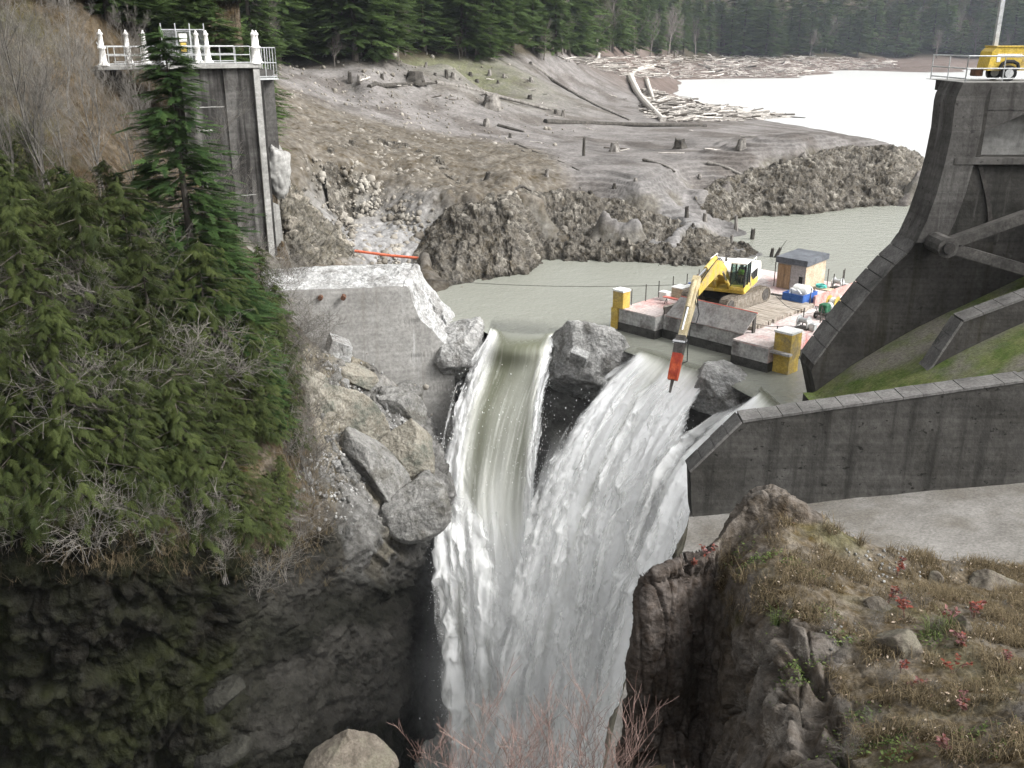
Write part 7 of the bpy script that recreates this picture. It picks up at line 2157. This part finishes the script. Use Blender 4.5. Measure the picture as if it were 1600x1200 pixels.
leaf_flecks('ground_cover', [(1170, 880), (1200, 870), (1240, 880), (1270, 900), (1240, 1040), (1245, 1060), (1260, 1050), (1300, 1180), (1330, 1170), (1380, 1160), (1400, 1180), (1530, 1180), (1520, 1150), (1150, 870), (1320, 1000), (1290, 960), (1215, 975), (1450, 1000), (1340, 1120)], 2200, 0.11, 0.02, M['herb'], 'small green ground cover patches on the bluff', 5)
# dead grass hanging over the edge of the left bank
_q = [bank_pt(random.gauss(470, 26), random.uniform(560, 930))[:] for _ in range(60)] + [bank_pt(random.uniform(40, 430), random.gauss(855, 22))[:] for _ in range(60)] + [bank_pt(random.gauss(505, 22), random.uniform(560, 800))[:] for _ in range(30)]
_q = np.repeat(np.array(_q), 9, 0) + rng.normal(0, 0.45, (len(_q) * 9, 3)) * np.array((1, 0.3, 1))
V, F4, C = blades(_q[::2], 9, 0.25, 0.9, 0.007, 1.2, 77, 1.4)
C = C * 0.6
tag(mesh_np('hanging_grass', V, F4, M['grass'], None, False, C), 'dead grass hanging over the edge of the left bank', 'grass', None, 'stuff')
# larger clumps of grass
for i, (px, py) in enumerate([(1150, 905), (1160, 910), (1215, 975), (1345, 850), (1300, 880), (1420, 900), (1480, 985), (1455, 990), (1360, 1010), (1300, 1060), (1380, 1100), (1560, 1000), (1500, 1010)]):
    V, F4, C = blades(np.array([bluff_pt(px, py)[:]]), 46, 0.12, 0.34, 0.004, 0.9, 60 + i, 0.7)
    o = mesh_np('grass_tuft', V, F4, M['herb'] if i in (2, 6, 7) else M['grass'], None, False, C)
    tag(o, ['straw coloured grass tuft on the left rock shoulder', 'straw grass tuft beside the left shoulder tuft', 'bright green grass tuft on the rock boss', 'dry tuft right of the rock knob', 'dry tuft below the rock knob', 'dry tuft near the apron edge', 'green tuft between red leaved shrubs', 'green tuft left of the red shrubs', 'dry tuft above the dark hollow', 'dry tuft by the rock boss', 'dry tuft in the middle of the slope', 'dry tuft near the right edge', 'dry tuft beside the red shrubs'][i], 'grass tuft', 'grass tufts on the bluff')
# red leaved shrubs
M['leaf_red'] = mat('leaf_red', (0.085, 0.022, 0.016), (0.19, 0.048, 0.028), 14, 0.6)
M['leaf_pink'] = mat('leaf_pink', (0.10, 0.042, 0.04), (0.19, 0.095, 0.09), 14, 0.6)
def leaf_data(m_):
    tp = [(0, 0, 0), (.3, -.2, .06), (.7, -.22, .06), (1, 0, -.05), (.7, .22, .06), (.3, .2, .06), (.35, 0, 0), (.7, 0, -.01)]
    o = mesh_np('leaf', tp, [[0, 1, 6], [1, 2, 7, 6], [2, 3, 7], [3, 4, 7], [4, 5, 6, 7], [5, 0, 6]], m_)
    me = o.data; bpy.data.objects.remove(o); return me
_lf = [leaf_data(M['leaf_red']), leaf_data(M['leaf_pink'])]
for i, (px, py, s, red, lb) in enumerate([(1400, 900, 1.0, 0, 'red leaved stem at the edge above the apron'), (1385, 945, 1.1, 0, 'deep red leafy shrub in the middle of the bluff'), (1415, 965, 1.2, 0, 'bright orange red leafy shrub beside the grey stone'),
                                     (1480, 975, 1.1, 1, 'pinkish leaved shrub left of the scarlet one'), (1520, 965, 1.3, 0, 'scarlet leaved shrub on the right of the bluff'), (1500, 1010, 1.0, 1, 'pink leaved shrub under the scarlet one'), (1490, 1052, 0.8, 0, 'small vivid orange red shrub low on the bluff'),
                                     (1408, 1050, 0.8, 1, 'pale pink leaved shrub in the dark grass'), (1425, 1075, .8, 1, 'dark pink leaved shrub below the pale pink one'), (1505, 1110, 0.9, 1, 'rosy leaved shrub near the right rock'), (1475, 1175, .9, 1, 'rosy leaved shrub at the bottom edge'), (1105, 872, .9, 1, 'reddish shrub on top of the left pillar'), (1085, 885, .8, 0, 'small crimson shrub at the pillar edge'), (1570, 1040, .8, 1, 'purple leaved stem at the right edge')]):
    p = bluff_pt(px, py)
    t = empty('red_shrub', p, random.uniform(0, 6.28)); t.scale = (s, s, s)
    tag(t, lb, 'shrub', 'red leaved shrubs on the bluff')
    r = random.Random(i)
    for k in range(3):
        top = Vector((r.gauss(0, .07), r.gauss(0, .07), r.uniform(.10, .24)))
        MB().tube([(0, 0, -.03), top * .5 + Vector((r.gauss(0, .015), r.gauss(0, .015), .02)), top], [.005, .004, .002], 4, cap=False).build('stem', M['twig_red'], t)
        for j in range(12):
            o = link('leaf', _lf[red] if r.random() < .8 else _lf[1 - red], t)
            o.location = top * r.uniform(.45, 1.0)
            L_ = r.uniform(.04, .08)
            o.scale = (L_, L_, L_)
            o.rotation_euler = (r.gauss(0, .4), r.uniform(-.7, .25), r.uniform(0, 6.28))
for i in range(30):
    px, py = random.uniform(1130, 1600), random.uniform(890, 1190)
    p = bluff_pt(px, py)
    bare('bush', i, p - Vector((0, 0, .02)), random.uniform(.05, .11), 'small dry twiggy plant among others on the foreground bluff', 'plant', 'dry twiggy plants on the bluff', 'dry_plant', (random.uniform(-.4, .4), random.uniform(-.4, .4)))
# bluff stones
for i, (px, py, s, lb) in enumerate([(1372, 947, .16, 'grey stone beside the deep red shrub'), (1500, 985, .18, 'pale grey stone behind the pink shrub'), (1390, 1010, .34, 'dark brown rock in the hollow of the bluff'), (1555, 915, .42, 'dark mossy rock at the far right of the bluff'), (1460, 905, .14, 'light stone near the edge above the apron')]):
    rock('boulder', bluff_pt(px, py) - Vector((0, 0, s * .25)), (s, s * .8, s * .7), 400 + i, M['boulder_fg'], lb, 'boulder', 'stones on the bluff', (i, i * 2, i), 5, 8, 0.12)
_pk = [(random.gauss(1375, 45), random.gauss(885, 14)) for _ in range(90)] + [(random.gauss(1570, 30), random.gauss(965, 18)) for _ in range(70)] + [(random.gauss(1320, 20), random.gauss(990, 12)) for _ in range(16)]
stuff_rocks('pebbles', np.array([bluff_pt(*q)[:] for q in _pk]) + np.array((0, 0, .01)), rng.uniform(.008, .032, len(_pk)), M['rubble'], 'whitish rock chips strewn on the bluff')
# leafless stems at the bottom edge
for i, (px, py, s) in enumerate([(735, 1235, 1.15), (790, 1260, 1.0), (845, 1250, 1.15), (900, 1245, 1.2), (940, 1235, 1.1), (690, 1240, .9), (860, 1270, 1.0), (965, 1230, .9)]):
    d = (NGG[..., 0] - W(px, py, 9)[0]) ** 2 + (NGG[..., 1] - (8.6 + .3 * (i % 3))) ** 2
    p = Vector(NGG.reshape(-1, 3)[np.argmin(d)])
    bare('stem', i, p, s * 1.3, ['leafless red-brown shrub left of the bottom middle', 'low leafless shrub at the bottom middle', 'leafless shrub in front of the falls', 'tall leafless red-brown shrub at the bottom', 'leafless shrub beside the pale apron edge', 'short leafless shrub right of the tan boulder', 'low twiggy shrub between the tall ones', 'small leafless shrub next to the dark evergreen sprig'][i], 'shrub', 'leafless shrubs at the bottom edge', 'leafless_shrub', (random.uniform(-.1, .1), random.uniform(-.15, .15)))
_g = [(x, y) for x, y in zip(rng.uniform(470, 1060, 260), rng.uniform(1200, 1290, 260))]
pts = []
for px, py in _g:
    d = (NGG[..., 0] - W(px, py, 8.6)[0]) ** 2 + (NGG[..., 1] - rng.uniform(7.2, 10)) ** 2
    pts.append(NGG.reshape(-1, 3)[np.argmin(d)])
V, F4, C = blades(np.array(pts), 10, 0.06, 0.22, 0.0035, 0.8, 9, 0.8)
tag(mesh_np('dry_grass', V, F4, M['grass'], None, False, C), 'dry grass at the bottom edge of the picture', 'grass', None, 'stuff')

# ------------------------------------------------------------------ air
hm = bpy.data.materials.new('haze'); hm.use_nodes = True
hm.node_tree.nodes.remove(hm.node_tree.nodes['Principled BSDF'])
_pv = hm.node_tree.nodes.new('ShaderNodeVolumePrincipled')
_pv.inputs['Color'].default_value = (0.80, 0.88, 1.0, 1)
_pv.inputs['Density'].default_value = 0.00009
hm.node_tree.links.new(_pv.outputs[0], hm.node_tree.nodes['Material Output'].inputs['Volume'])
tag(MB().box((-900, -60, -80), (1000, 1200, 330)).build('haze', hm), 'thin bluish air over the lake and forest', 'haze', None, 'stuff')
